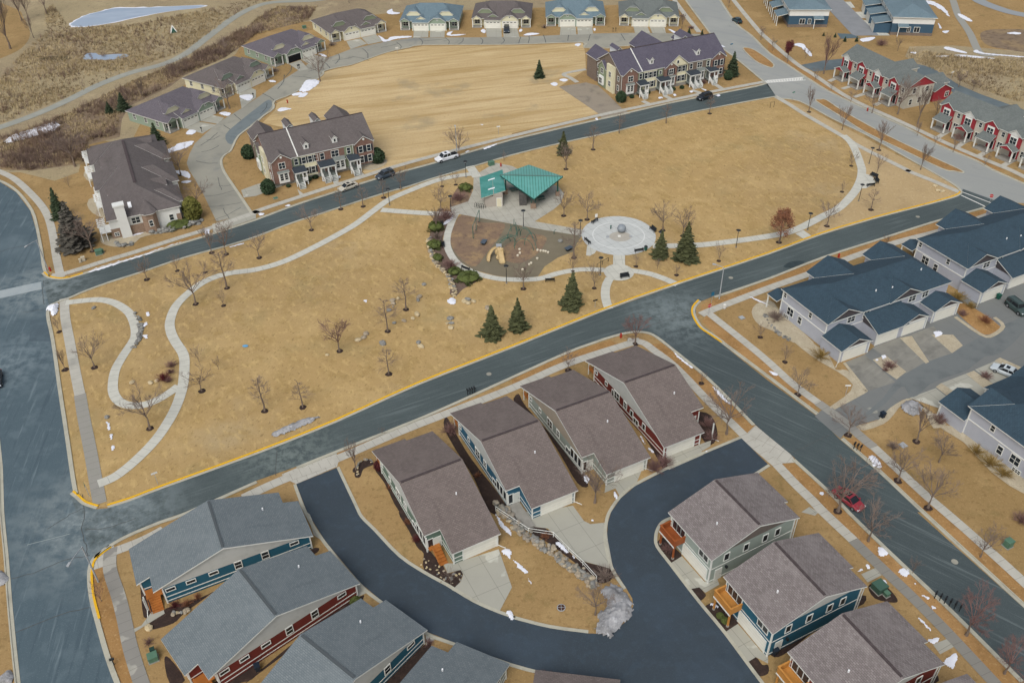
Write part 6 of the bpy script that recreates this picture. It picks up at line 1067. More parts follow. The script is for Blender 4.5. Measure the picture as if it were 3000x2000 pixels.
for a in (
 (0,1,1350,1000,810,'b','young bare tree at the left end of the upper street, on the park side'), (0,1,1630,920,770,'s','tiny bare tree between the upper street and the winding path'), (0,1,1885,935,800,'s','small bare tree just above the winding path bend'),
 (0,1,1800,1225,870,'b','broad bare tree leaning over the bend of the winding path'), (0,1,2085,1080,730,'c','tall bare tree right of the path bend with dark mulch ring'), (0,1,2055,1240,1080,'s','low bushy bare tree below the path bend'),
 (0,1,1945,755,500,'u','bare street tree opposite the lane mouth, left one of a pair'), (0,1,2080,770,470,'b','bare street tree opposite the lane mouth, right one of a pair'), (0,1,545,1480,1330,'s','small bare tree beside the left street below the snow heap'),
 (0,1,850,740,400,'b','tall grey bare tree against the dark spruce by the condo'), (0,1,640,155,40,'s','small round bare tree on the lawn left of the condo'), (0,1,1825,350,70,'b','bare tree between the condo and the concrete lane, lower one'), (0,1,1660,40,-230,'b','bare tree between the condo and the concrete lane, upper one'),
 (1,1,30,800,570,'b','bare park tree above the winding path, left of the rusty one'), (1,1,510,545,320,'b','round bare tree with a pale trunk below the upper street'), (1,1,780,355,170,'c','slim bare street tree below the parked gold sedan'), (1,1,985,330,140,'c','slim bare street tree right of the gold sedan'),
 (1,1,1172,250,80,'c','slim bare street tree beside the lamp at the path fork'), (1,1,1330,165,-20,'b','bare street tree below the dark grey parked car'), (1,1,1710,145,20,'s','small bare tree above the path to the shelter, left one'), (1,1,1835,130,-10,'s','small bare tree above the path to the shelter, right one'),
 (1,1,1700,360,150,'b','bare tree rising from the brown shrubs at the path junction'), (1,1,1660,560,330,'u','thin bare tree in the shrub bed by the stone wall'), (1,1,1380,1275,990,'c','bare tree with level branches among the boulders'), (1,1,1210,1475,1170,'c','bare tree with a wide mulch ring below the boulders'),
 (1,2,770,90,-220,'r','reddish-brown bare tree left of the pale stepping boulders'), (1,2,80,640,330,'c','bare park tree nearest the long snow bank, left one'), (1,2,430,605,360,'c','bare park tree nearest the long snow bank, right one'), (1,2,1220,300,60,'c','bare park tree by the yellow kerb with a pale mulch centre'),
 (1,2,920,1180,890,'u','bare tree over the curved mulch bed at the alley mouth'), (1,2,1160,855,790,'s','tiny sapling in a white ring on the street terrace'), (0,2,870,240,-60,'b','broad bare tree right of the straight damp pavement'), (0,2,600,260,70,'u','slim bare tree between the left street and the damp pavement'),
 (0,2,1830,190,40,'s','small vase-shaped tree right of the path loop, top one'), (0,2,2010,255,140,'s','small round-headed tree standing alone right of the path loop'), (0,2,1855,455,230,'b','small bare tree right of the path loop, bottom one'), (0,2,1380,800,430,'b','large spreading bare tree inside the lower path loop'),
 (2,1,475,415,180,'b','bare tree at the right corner of the shelter plaza'), (2,1,690,450,210,'b','bare tree behind the white sign at the splash plaza'), (2,1,105,1085,840,'b','bare tree below the playground path, near the park bench'), (2,1,570,800,470,'c','bare tree between the playground and the splash plaza'),
 (2,1,1385,550,290,'b','bare tree right of the splash plaza, left one of two'), (2,1,1570,600,350,'b','bare tree behind the two spruces right of the splash plaza'), (2,1,1140,880,760,'s','small dark bare tree right of the plaza link'), (2,1,1335,900,790,'s','faint small shrub tree below the left plaza spruce'),
 (2,1,1510,960,860,'s','small bare tree below the right plaza spruce'), (2,1,1900,830,660,'s','slim young tree beside the park lamp near the yellow kerb'), (2,1,755,1080,830,'s','small bare tree right of the lone spruce below the playground'), (2,1,1130,1590,1330,'r','dense reddish bare tree at the corner island of the brown-roofed homes'), (2,1,560,925,760,'s','thin bare tree behind the top of the lone spruce'),
 (3,1,100,660,370,'l','oak holding rusty dry leaves beside the curving park path'), (3,1,540,510,285,'b','bare tree between the curving path and the lower street'), (3,1,945,360,165,'c','slim bare tree below the curved bench pad'), (3,1,680,195,85,'s','small bare tree inside the curve of the park path'), (3,0,765,1525,1380,'s','small bare tree at the far end of the curving park path'),
 (2,0,495,1555,1300,'b','bare tree in front of the lone spruce on the park edge'), (2,0,745,1375,1150,'c','slim bare tree on the park edge right of the lone spruce'), (2,0,985,1225,1030,'c','slim bare tree across from the brown driveway'), (2,0,1415,1135,950,'c','slim bare tree across from the white stairs'), (2,0,1815,1045,880,'c','slim bare tree opposite the black parked car'),
 (2,0,1560,270,110,'u','slim bare tree between the last duplex and the main road'), (2,0,2285,370,240,'b','bare street tree near the far end of the main road'), (2,0,1990,70,-20,'u','slim bare tree at the top edge by the main road'),
 (1,0,590,750,470,'b','tall bare tree by the snow patch inside the lane bend'), (1,0,1868,1440,1160,'b','bare tree behind the white pickup'), (1,0,2280,1480,1380,'s','small bare tree below the upper street near the hydrant'),
 (0,0,2110,1000,720,'b','bare tree in front of the duplexes along the lane'), (0,0,1315,910,720,'u','bare tree behind the dark conifers'), (0,0,690,1530,1170,'r','bushy bare tree beside the thicket left of the condo'), (0,0,2075,500,330,'b','bare tree between the bike path and the duplexes'), (0,0,1680,680,530,'b','low bare tree at the bike path edge'),
 (0,0,310,350,130,'u','bare tree at the edge of the hilltop lawn'), (0,0,95,450,-60,'u','tall leaning bare tree at the upper left edge'), (0,0,200,190,-140,'u','bare tree in the upper left clump, left trunk'), (0,0,265,185,-160,'u','bare tree in the upper left clump, middle trunk'), (0,0,430,130,-200,'u','bare tree in the upper left clump, right trunk'), (1,0,855,30,-120,'u','bare tree at the top edge behind the duplexes'),
 (3,0,375,1030,780,'u','vase-shaped bare tree on the terrace by the park corner'), (3,0,680,1195,950,'u','vase-shaped bare tree on the terrace, second down the main road'), (3,0,1020,1380,1110,'u','vase-shaped bare tree on the terrace by the park lamp'), (3,0,1400,1560,1300,'u','vase-shaped bare tree on the terrace, last before the corner'),
 (3,0,430,740,620,'s','small bare tree at the far crossing of the main road'), (3,0,580,840,740,'s','small bare tree in front of the first red porch'), (3,0,760,940,800,'s','small bare tree in front of the second red porch'), (3,0,955,1040,850,'b','dark bare tree beside the hydrant on the main road'),
 (3,0,1190,1050,690,'b','tall bare tree at the corner of the near red rowhouse end'), (3,0,510,680,290,'u','tall pinkish bare tree beside the rear alley mouth'), (3,0,175,570,380,'d','dark red leafy tree on the pavement edge near the main road'), (3,0,1375,1140,780,'u','tall narrow bare tree between the two red rowhouses'), (3,0,1370,1250,1110,'u','small upright tree in front of the tall narrow one'),
 (3,0,1540,1070,900,'b','dark bare tree beside the second red rowhouse'), (3,0,1700,1400,1230,'s','small bare tree before the gabled porch of the second red rowhouse'), (3,0,1990,1520,1380,'s','small bare tree on the terrace at the right edge'), (3,0,1530,1330,1240,'s','tiny bare tree on the terrace across the median'),
 (3,1,750,-190,-420,'u','slim bare tree beside the farther curved path lamp') if 0 else (3,0,1000,1590,1400,'s','slim bare tree near the bench pad'), (3,0,40,470,330,'s','small bare tree by the green street sign'), (3,0,345,540,430,'s','small bare tree by the long snow streak'), (3,0,1190,470,340,'s','many-stemmed bare shrub tree behind the first red rowhouse'), (3,0,1750,800,650,'r','bare scrub tree in the meadow behind the red rowhouses'), (3,0,1880,830,720,'r','brown scrub tree in the meadow, right of the grey one'),
 (2,2,1740,385,280,'s','small bare tree by the long snow streak on the side street'), (2,2,1970,850,440,'b','bare tree on the lawn beside the red corner home'), (2,2,515,265,90,'b','bare tree at the street edge behind the grey-green home'), (2,2,760,1480,1130,'r','bushy pale-twigged tree in front of the grey-green home'),
 (3,2,270,490,270,'b','small bare tree on the terrace opposite the red corner home'), (3,2,735,860,610,'r','round bare tree at the garage court mouth'), (3,2,1360,920,580,'u','slim bare tree beside the dirty snow mound'), (3,2,1570,1110,890,'r','round bare tree on the lawn by the pale rowhouse'), (3,2,1190,1280,990,'b','bare tree on the terrace above the side street snow patch'), (3,2,1470,1530,1150,'b','large bare tree on the terrace across from the red car'),
 (3,2,640,1560,1130,'r','large bare tree hanging over the red car'), (3,3,920,265,-60,'b','large bare tree below the red car'), (3,3,1325,560,430,'s','small bare tree by the kerb snow heaps'), (3,3,1820,1130,800,'r','reddish round bare tree near the lower right corner'), (3,3,2170,1480,1200,'r','reddish bare tree at the lower right edge'), (3,3,1950,410,150,'b','bare tree on the far terrace near the green cabinet'),
 (3,2,155,190,20,'s','small twiggy bare tree by the rowhouse rock bed'), (2,1,2280,1530,1400,'s','small bare shrub tree left of the rock bed'), (3,1,1080,700,580,'s','twiggy bare tree behind the rowhouse roof'), (0,3,935,815,650,'s','reddish bare sapling on the bottom left terrace'),
 (2,3,765,940,690,'b','thin bare tree on the island lawn by the snow mound'), (1,3,1790,660,520,'s','small spreading bare shrub in the dark stone-dotted bed')):
    wt = m_rtwig if any(k in a[6] for k in ('reddish', 'pinkish')) else None
    tr(*a[:7], ringed=a[0] in (1, 2, 3, 0) and 'park' in a[6] or 'bare' in a[6] and a[1] in (1, 2) and 'lawn' not in a[6], tw=wt, wide=1.15 if a[5] in 'br' else 1.)
for a in ((0,1,560,430,155,'E','dark spruce left of the condo, upper slender one',.85), (0,1,715,690,285,'G','large grey-brown spruce left of the condo',1.25), (0,0,1140,1010,850,'E','dark round conifer beside the plum-roofed duplex',1.3), (0,0,1010,1040,930,'E','smaller dark conifer left of the round one',1.2), (0,0,1455,1340,1130,'E','dark conifer between the condo and the plum-roofed duplex',1.2),
          (2,0,250,712,550,'E','lone spruce on the mown lot',1.), (2,0,470,1410,1205,'Y','spruce on the park edge above the shelter',1.), (2,0,2020,692,475,'E','large spruce at the right end of the long brick rowhouse',1.05), (2,0,1625,315,255,'E','small dark spruce behind the long brick rowhouse, left',1.1), (2,0,1745,325,270,'E','small dark spruce behind the long brick rowhouse, right',1.),
          (2,1,1360,790,550,'Y','left spruce of the pair beside the splash plaza',1.), (2,1,1590,810,470,'Y','right spruce of the pair beside the splash plaza',.95), (2,1,550,1243,930,'Y','lone spruce below the playground bench',.95), (2,1,55,1455,1170,'Y','right spruce of the pair above the yellow kerb',.95), (1,1,2170,1515,1235,'Y','left spruce of the pair above the yellow kerb',1.05),
          (3,0,705,382,335,'E','tiny dark spruce left of the far drive end',1.2), (3,0,812,382,335,'E','tiny dark spruce right of the far drive end',1.2), (3,0,510,330,296,'E','tiny spruce by the first blue rowhouse, left',1.2), (3,0,615,345,300,'E','tiny spruce by the first blue rowhouse, right',1.)):
    tr(*a[:7], ringed=a[1] == 1 and a[0] == 2, wide=a[7])
def shrub(c, r, x, y, h, kind, m, label, wide=1., cat='shrub', name=None):
    p = G(TT(c, r, x, y)); NV[0] += 1
    pr = leafball(kind, NV[0] % 2, m) if kind in 'AJO' else twigball('t', NV[0] % 3, m)
    return plant(p, h, pr, name or ('evergreen_shrub' if kind in 'AJO' else 'bare_shrub'), label, cat, None, wide)
for a in ((1,0,1115,1490,3.6,'A',m_box,'tall dark arborvitae at the right end of the taupe brick rowhouse',1.4), (0,0,2290,1450,3.4,'A',m_box,'dark arborvitae at the left rear of the taupe brick rowhouse',1.3), (1,1,120,205,3.4,'A',m_box,'dark arborvitae at the front left corner of the taupe brick rowhouse',1.25), (0,1,1785,440,5.2,'A',m_yjun,'tall olive arborvitae at the condo entrance',1.),
          (2,0,1000,935,2.9,'A',m_box,'dark arborvitae beside the brown driveway',1.3), (2,0,1985,732,2.6,'A',m_box,'dark arborvitae below the large spruce',1.2), (0,1,1640,500,1.2,'J',m_jun,'clipped green hedge above the condo boulder wall',2.6), (1,1,1925,175,1.6,'J',m_jun,'green juniper beside the shelter walk',1.15), (1,1,1650,545,2.0,'J',m_jun,'green juniper in the shrub bed, top one',1.),
          (1,1,1640,705,1.7,'J',m_jun,'green juniper in the shrub bed, second down',1.1), (1,1,1670,820,1.4,'J',m_jun,'green juniper in the shrub bed by the stone wall foot',.9), (1,1,1825,940,1.2,'J',m_jun,'bright green juniper beside the curved bench, small one',1.5), (1,1,1950,995,1.3,'J',m_jun,'bright green juniper beside the curved bench, wide one',2.2),
          (1,1,1865,275,2.6,'t',m_rtwig,'round reddish-brown shrub beside the shelter walk',1.3), (1,1,1740,440,2.6,'t',m_rtwig,'brown shrub at the path junction',1.5), (1,1,1790,880,2.0,'t',m_rtwig,'brown shrub in the bed right of the stone wall',1.6), (1,1,1660,620,1.6,'t',m_twig,'grey twiggy shrub between the junipers',1.3),
          (0,2,1580,230,1.3,'t',m_rtwig,'dark shrub at the top of the path loop bed',1.2), (0,2,1565,290,1.2,'t',m_rtwig,'dark shrub in the middle of the path loop bed',1.2), (0,2,1510,360,1.7,'t',mat('dark_red_twigs', '6a2f33', [(1, '4f2528', .4, .7, .7)], coord='O'),'dark red shrub in the path loop bed',1.3), (0,2,1550,370,1.1,'t',m_rtwig,'low brown shrub beside the dark red one',1.),
          (2,2,1790,770,1.7,'t',m_rtwig,'brown shrub at the red home corner, upper one',1.3), (2,2,1825,900,1.8,'t',m_rtwig,'brown shrub at the red home corner, lower one',1.3), (2,2,1310,1180,1.9,'t',m_rtwig,'round brown shrub beside the grey-green home garage',1.2), (2,2,1400,1130,1.7,'t',m_rtwig,'brown shrub between the grey-green and red homes',1.5), (1,2,1150,1160,1.4,'O',m_drk,'dark red bush at the sage green home corner',1.4), (1,2,1790,830,1.7,'t',m_rtwig,'brown shrub at the blue home corner',1.4),
          (3,1,75,1370,2.2,'t',m_twig,'grey shrub at the pale rowhouse corner',1.3), (3,2,480,140,1.6,'t',m_gold,'golden brown shrub along the pale rowhouse wall',2.0), (3,1,1740,1180,1.6,'t',m_gold,'golden shrub between the two pale rowhouses, upper',1.6), (3,1,1860,1250,1.4,'t',m_gold,'golden shrub between the two pale rowhouses, lower',1.5), (3,2,1120,240,1.5,'t',m_rtwig,'reddish shrub in the gravel between the drives',1.5),
          (3,2,1080,270,.8,'t',m_rtwig,'small reddish shrub in the gravel between the drives',1.2), (3,2,1570,745,2.6,'t',m_rtwig,'upright purple-brown shrub at the rowhouse corner',.8), (3,2,1900,1020,1.6,'t',m_gold,'brown shrub along the lower pale rowhouse, first',1.5), (3,2,2040,1130,1.6,'t',m_gold,'golden shrub along the lower pale rowhouse, second',1.6), (3,2,2150,1220,1.6,'t',m_gold,'golden shrub along the lower pale rowhouse, third',1.6),
          (3,2,1150,985,1.4,'t',m_twig,'grey twiggy shrub on the lawn by the round cover',1.3), (3,2,2000,330,1.1,'t',m_rtwig,'small reddish shrub in the court gravel strip',1.5), (3,1,1990,1390,2.0,'t',m_oak,'rusty shrub on the grass island of the court',1.1), (3,1,1780,1330,1.4,'t',m_rtwig,'grey-brown shrub at the tip of the grass island',1.2), (3,3,2330,90,1.6,'t',m_rtwig,'brown shrub at the right edge of the far lawn',1.3),
          (3,0,1040,420,2.6,'t',m_rtwig,'dark round shrub behind the first red rowhouse',1.2), (0,3,1610,870,1.0,'t',m_drk,'dark red shrub beside the teal home',1.4), (0,3,1720,850,.9,'t',m_oak,'brown shrub beside the teal home, middle',1.2), (0,3,1815,790,.9,'t',m_oak,'brown shrub beside the teal home, right',1.2), (0,3,1370,1200,.9,'t',m_rtwig,'small twiggy shrub on the bottom left lawn',1.3),
          (1,3,915,830,.9,'O',m_jun,'small green shrub beside the dark red home',1.4), (1,3,1590,1215,1.0,'t',m_rtwig,'dark shrub at the lower alley edge',1.2), (2,3,290,1540,1.5,'t',m_rtwig,'purple-brown shrub at the bottom edge',1.2), (2,3,1430,345,1.0,'t',m_rtwig,'brown shrub under the red-brown deck',1.4), (2,3,1910,960,.6,'O',m_jun,'small green shrub under the honey-coloured deck, upper',1.4), (2,3,1955,1005,.6,'O',m_jun,'small green shrub under the honey-coloured deck, lower',1.5),
          (2,3,850,600,1.3,'t',m_twig,'tangled bare shrub at the end of the boulder wall',1.9), (2,3,310,230,.9,'t',m_oak,'pale brown shrub above the boulder wall',1.4), (1,3,1390,100,.9,'t',m_oak,'brown shrub by the sage green home wall, upper',1.2), (1,3,1480,260,.9,'t',m_drk,'reddish shrub by the sage green home wall, lower',1.3), (1,2,1230,1350,.9,'t',m_oak,'brown shrub by the sage green home wall, top',1.2), (1,2,2040,1240,.9,'t',m_oak,'brown shrub by the bright blue home wall',1.2), (2,0,960,855,.9,'O',m_box,'small dark shrub at the long brick rowhouse, first',1.3), (2,0,1100,900,.9,'O',m_box,'small dark shrub at the long brick rowhouse, second',1.3), (2,0,1250,860,.9,'O',m_box,'small dark shrub between the white stairs, left',1.3), (2,0,1480,830,.9,'O',m_box,'small dark shrub between the white stairs, middle',1.3), (2,0,1560,815,.9,'O',m_box,'small dark shrub between the white stairs, right',1.3),
          (2,0,1760,770,1.4,'t',m_rtwig,'brown shrub beside the third stair flight',1.3), (1,1,485,90,.9,'O',m_box,'small dark shrub below the shuttered windows, left',1.5), (1,1,545,70,.9,'O',m_box,'small dark shrub below the shuttered windows, right',1.6), (1,1,300,150,.7,'O',m_box,'tiny dark shrub by the taupe brick rowhouse stairs',1.4), (3,0,740,720,1.3,'t',m_rtwig,'brown shrub beside the first red porch',1.3), (3,0,840,800,1.4,'t',m_rtwig,'brown shrub beside the second red porch',1.3), (3,0,1740,1290,2.2,'t',m_rtwig,'tall brown shrub beside the second rowhouse porch',1.),
          (1,0,700,420,1.3,'t',m_twig,'grey garden shrub by the cream duplex where the lane bends',1.6), (1,0,170,660,1.4,'t',m_twig,'pale garden shrub by the open-garage duplex',2.0), (2,0,295,260,1.4,'t',m_twig,'pale spiky garden plant between two duplexes',1.3), (2,0,1645,265,1.1,'t',m_rtwig,'dark low shrub by the main road pavement',1.6), (2,0,1560,155,1.0,'t',m_rtwig,'dark shrub beside the last duplex',1.3)):
    shrub(*a)
struct(RINGS.build('tree_mulch_rings', m_mulch))
# meadow reeds and bare brush: uncountable ground cover
def inside(p, q):
    c = False; j = len(q)-1
    for i in range(len(q)):
        if (q[i].y > p[1]) != (q[j].y > p[1]) and p[0] < (q[j].x-q[i].x)*(p[1]-q[i].y)/(q[j].y-q[i].y)+q[i].x: c = not c
        j = i
    return c
def scatter(poly, n):
    x0, x1 = min(p.x for p in poly), max(p.x for p in poly); y0, y1 = min(p.y for p in poly), max(p.y for p in poly); out = []
    while len(out) < n:
        p = (random.uniform(x0, x1), random.uniform(y0, y1))
        if inside(p, poly): out.append(p)
    return out
MEAD = ground(T(0, 0, [(480, 40), (650, 260), (1200, 230), (1900, 90), (2352, -20)])+T(1, 0, [(300, -20), (0, 30)])+T(0, 0, [(2200, 110), (1850, 360), (1700, 470), (1200, 640), (600, 900), (0, 1140), (-150, 900), (200, 500), (420, 300), (420, 100)]))
MEAD2 = ground(T(3, 0, [(1300, 450), (1900, 540), (2352, 540), (2500, 1000), (1960, 830), (1700, 720), (1260, 530)])); BR = ground(T(0, 0, [(0, 1260), (300, 1170), (600, 1050), (950, 880), (1250, 730), (1600, 600), (1950, 430), (2250, 260), (2352, 180)])+T(1, 0, [(200, 60), (560, 60), (480, 190), (250, 250), (0, 320)])+T(0, 0, [(2220, 420), (2050, 540), (1690, 680), (1540, 790), (1170, 970), (1100, 1090), (1080, 1240), (820, 1300), (780, 1480), (300, 1568), (0, 1540)]))
ponds = [ground(T(0, 0, [(640, 240), (700, 185), (960, 95), (1870, 45), (1560, 115), (760, 255)])), ground(T(0, 0, [(760, 550), (800, 490), (1190, 495), (1000, 560)]))]
from mathutils import noise as mnoise
def reeds(name, polys, n, m, hmin, hmax, dens, blades=5):
    b = MB()
    for poly, k in zip(polys, n):
        for x, y in scatter(poly, k):
            if mnoise.noise((x*dens, y*dens, 3.1)) < random.uniform(-.45, .25) or any(inside((x, y), q) for q in ponds): continue
            h = random.uniform(hmin, hmax)
            for _ in range(blades):
                a = random.uniform(0, 6.28); l = h*random.uniform(.5, 1.); o = Vector((x+random.gauss(0, .25), y+random.gauss(0, .25), 0)); t = o+Vector((math.cos(a)*l*.5, math.sin(a)*l*.5, l)); w = Vector((-math.sin(a), math.cos(a), 0))*random.uniform(.04, .1); b.poly([o-w, o+w, t])
    o = b.build(name, m); o['kind'] = 'stuff'; return o
reeds('meadow_reeds', [MEAD, MEAD2], [9000, 2600], m_reed, .4, 1.2, .06); reeds('dark_sedge', [MEAD, BR, MEAD2], [2600, 2500, 900], mat('dark_sedge', '7a6a52', [(.2, '625443', .4, .7, .7)]), .4, 1.0, .11); reeds('thicket_grass', [BR], [4500], m_reed, .4, 1.1, .13)
def brush(name, poly, n, m):
    b = MB()
    for x, y in scatter(poly, n):
        if mnoise.noise((x*.09, y*.09, 7.7)) < random.uniform(-.25, .3): continue
        h = random.uniform(.8, 2.4)
        for _ in range(13):
            an = random.uniform(.05, .9); th = random.uniform(0, 6.28); d = Vector((math.sin(an)*math.cos(th), math.sin(an)*math.sin(th), math.cos(an))); o = Vector((x+random.gauss(0, .2), y+random.gauss(0, .2), 0)); t = o+d*h*random.uniform(.6, 1.); s = Vector((-math.sin(th), math.cos(th), 0))*.035
            b.poly([o-s, o+s, t+s*.3, t-s*.3])
            for _ in range(2): q = o.lerp(t, random.uniform(.4, .9)); e = q+Vector((random.gauss(0, .3), random.gauss(0, .3), random.uniform(.1, .4)))*h*.4; b.poly([q-s*.5, q+s*.5, e])
    o = b.build(name, m); o['kind'] = 'stuff'
brush('bare_thicket', BR, 3400, m_brs); brush('meadow_brush', MEAD, 500, m_brs)
# ---------------- vehicles ----------------
m_tyre = mat('tyre_rubber', '1c1d1f', rough=.9); m_rim = mat('wheel_rim', '9a9da0', rough=.35, metal=.6); m_lamp = mat('headlamp_glass', 'd8dde0', rough=.2); m_tail = mat('tail_lamp', '8a1f1c', rough=.3); m_cglass = mat('car_glass', '161c22', rough=.08, spec=.7)
def paintm(n, c): return mat(n, c, [(1.2, c, .4, .7, .2)], coord='O', rough=.28, spec=.6)
def car(c, r, x, y, fx, fy, kind, name, label, pm, ft=None):
    """centre of the car on the ground and a second point it faces toward, both read off a tile"""
    p = G(TT(c, r, x, y)); q = G(TT(c, r, fx, fy)); a = math.atan2(q.y-p.y, q.x-p.x)
    L, W, hb, ht, cab, wr = {'sedan': (4.8, 1.84, .92, 1.45, (-1.75, -1.0, .45, 1.25), .33), 'suv': (4.7, 1.88, 1.05, 1.7, (-2.2, -1.9, .45, 1.2), .37), 'jeep': (4.6, 1.9, 1.15, 1.85, (-2.2, -2.1, .55, .85), .41), 'pickup': (5.9, 2.02, 1.12, 1.9, (-.85, -.7, .95, 1.6), .41)}[kind]
    root = thing(name, label, 'car' if kind != 'pickup' else 'pickup truck', (p.x, p.y, .045), a); h = L/2; w = W/2
    st = [(-h, .45, .78, .78), (-h+.12, .28, hb-.06, .93), (-h*.62, .26, hb, 1.), (cab[0], .26, hb+.02, 1.), (cab[3], .26, hb, 1.), (h*.7, .26, hb-.1, .99), (h-.18, .3, hb-.22, .92), (h, .42, hb-.38, .74)]
    b = MB(); n = 8; vs = []
    for xx, z0, z1, k in st:
        ww = w*k; vs += [(xx, -ww*.9, z0), (xx, -ww, z0+.18), (xx, -ww, z1-.16), (xx, -ww*.86, z1), (xx, ww*.86, z1), (xx, ww, z1-.16), (xx, ww, z0+.18), (xx, ww*.9, z0)]
    fs = [(i*n+k, (i+1)*n+k, (i+1)*n+(k+1) % n, i*n+(k+1) % n) for i in range(len(st)-1) for k in range(n)]+[list(range(n)), [(len(st)-1)*n+k for k in range(n)][::-1]]
    b.add(vs, [list(f)[::-1] for f in fs]); bo = b.build('body', pm, root)
    g = MB(); x0, x1, x2, x3 = cab; wt = w*.74; zt = ht-.04
    base = [(x0, -w*.86, hb), (x3, -w*.86, hb), (x3, w*.86, hb), (x0, w*.86, hb)]; top = [(x1, -wt, zt), (x2, -wt, zt), (x2, wt, zt), (x1, wt, zt)]
    g.add(base+top, [(0, 1, 5, 4), (1, 2, 6, 5), (2, 3, 7, 6), (3, 0, 4, 7)]); g.build('windows', m_cglass, root)
    MB().box(x1-.05, x2+.05, -wt-.02, wt+.02, zt-.03, ht+.02).build('roof', pm, root)
    pl = MB()
    for s in (-1, 1):
        for a0, a1 in (((x0, w*.87*s, hb), (x1, (wt+.01)*s, zt)), ((x3, w*.87*s, hb), (x2, (wt+.01)*s, zt)), (((x0+x3)/2-.2, w*.88*s, hb), ((x1+x2)/2-.1, (wt+.02)*s, zt))): pl.tube([a0, a1], .045, 4)
    pl.build('pillars', pm, root)
    for s in (-1, 1):
        for xx in (h-.95, -h+.95):
            t = MB().tube([(xx, s*(w-.22), wr), (xx, s*(w+.02), wr)], wr, 14).build('wheel', m_tyre, root); MB().tube([(xx, s*(w+.0), wr), (xx, s*(w+.035), wr)], wr*.6, 10).build('rim', m_rim, t)
        MB().box(h-.28, h-.08, s*w*.72-.18, s*w*.72+.18, hb-.42, hb-.26).build('headlight', m_lamp, root); MB().box(-h-.0, -h+.16, s*w*.78-.14, s*w*.78+.14, hb-.32, hb-.12).build('taillight', m_tail, root); MB().box(x3-.3, x3-.1, s*(w+.09)-.09, s*(w+.09)+.09, hb-.02, hb+.14).build('mirror', pm, root)
    if kind == 'pickup': MB().box(-h+.15, x0-.1, -w*.78, w*.78, hb-.35, hb+.03).build('truck_bed_cover', m_tyre, root)
    if kind in ('suv', 'jeep'):
        for s in (-1, 1): MB().tube([(x1+.1, s*wt*.85, ht+.08), (x2-.1, s*wt*.85, ht+.08)], .03, 4).build('roof_rail', m_dark, root)
    if kind != 'jeep': MB().box(x1+.6, x1+1.2, -.4, .4, ht+.01, ht+.03).build('sunroof', m_cglass, root)
    return root
car(1, 0, 1752, 1468, 1690, 1486, 'pickup', 'pickup_truck', 'white pickup truck on the upper street above the shelter', paintm('white_car_paint', 'd6d9dc'))
car(1, 1, 848, 168, 780, 193, 'sedan', 'parked_car', 'pale gold sedan parked below the taupe brick rowhouse', paintm('gold_car_paint', 'b5b0a2'))
car(1, 1, 1188, 62, 1110, 90, 'suv', 'parked_car', 'dark grey car parked right of the gold sedan', paintm('grey_car_paint', '3c4650'))
car(2, 0, 1765, 912, 1700, 930, 'suv', 'parked_car', 'black car parked before the long brick rowhouse', paintm('black_car_paint', '20262c'))
car(2, 0, 2066, 205, 2030, 180, 'sedan', 'parked_car', 'dark teal car at the kerb near the top of the main road', paintm('teal_car_paint', '1f3b42'))
car(1, 0, 2303, 292, 2303, 320, 'suv', 'parked_car', 'dark car on the drive of the cream duplex', paintm('navy_car_paint', '222c36'))
car(0, 2, -25, 372, -30, 480, 'sedan', 'moving_car', 'black car on the left street at the left picture edge', MATS['black_car_paint'])
car(3, 2, 733, 1472, 830, 1545, 'sedan', 'parked_car', 'red car parked under the large bare tree on the side street', paintm('red_car_paint', '8e2b36'))
car(3, 1, 2280, 1285, 2352, 1340, 'jeep', 'parked_car', 'boxy dark green car with black roof in the garage court', paintm('green_car_paint', '3a4a48'))
car(3, 2, 2178, 298, 2090, 262, 'sedan', 'parked_car', 'silver-white car in the garage court', paintm('silver_car_paint', 'b9c2c6'))
# ---------------- street furniture ----------------
m_black = mat('black_metal', '24282b', rough=.5); m_galv = mat('galvanised_steel', '9a9fa2', rough=.5); m_hyd = mat('hydrant_red', '9c2a22', rough=.5); m_ugrn = mat('utility_green', '4f6f5c', [(1.5, '5f7f6c', .4, .7, .5)], coord='O', rough=.6); m_beige = mat('utility_beige', 'b4ad98', rough=.7)
def lamp(c, r, x, y, label):
    p = G(TT(c, r, x, y)); o = thing('park_lamp', label, 'lamp', (p.x, p.y, .05), 0, 'black park lamps')
    MB().cyl(0, 0, 0, .12, .2, 10).build('base', m_conc, o); MB().cyl(0, 0, .1, 3.75, .07, 8, 0, .055).build('pole', m_black, o)
    h = MB().cyl(0, 0, 4.0, 4.1, .5, 14, 0, .34).build('lamp_hood', m_black, o); MB().cyl(0, 0, 3.72, 4.0, .16, 10, 0, .3).build('lamp_glass', m_lamp, h)
for a in ((1,1,1228,318,'park lamp at the fork of the winding path'), (1,1,1793,385,'park lamp at the shrub bed path junction'), (2,1,105,520,'park lamp between shelter and playground'), (2,1,625,612,'park lamp left of the splash plaza'), (2,1,810,960,'park lamp beside the small seat circle'), (2,1,2058,705,'park lamp right of the spruces, near the slim young tree'), (3,1,362,548,'park lamp beside the short path stub'), (3,1,832,280,'park lamp at the inside of the big path curve'), (3,0,928,1505,'park lamp at the far end of the curving path'), (1,1,2302,1035,'park lamp in front of the slide'), (1,1,1930,60,'park lamp above the shelter walk'), (2,1,1352,720,'park lamp behind the left plaza spruce')): lamp(*a)
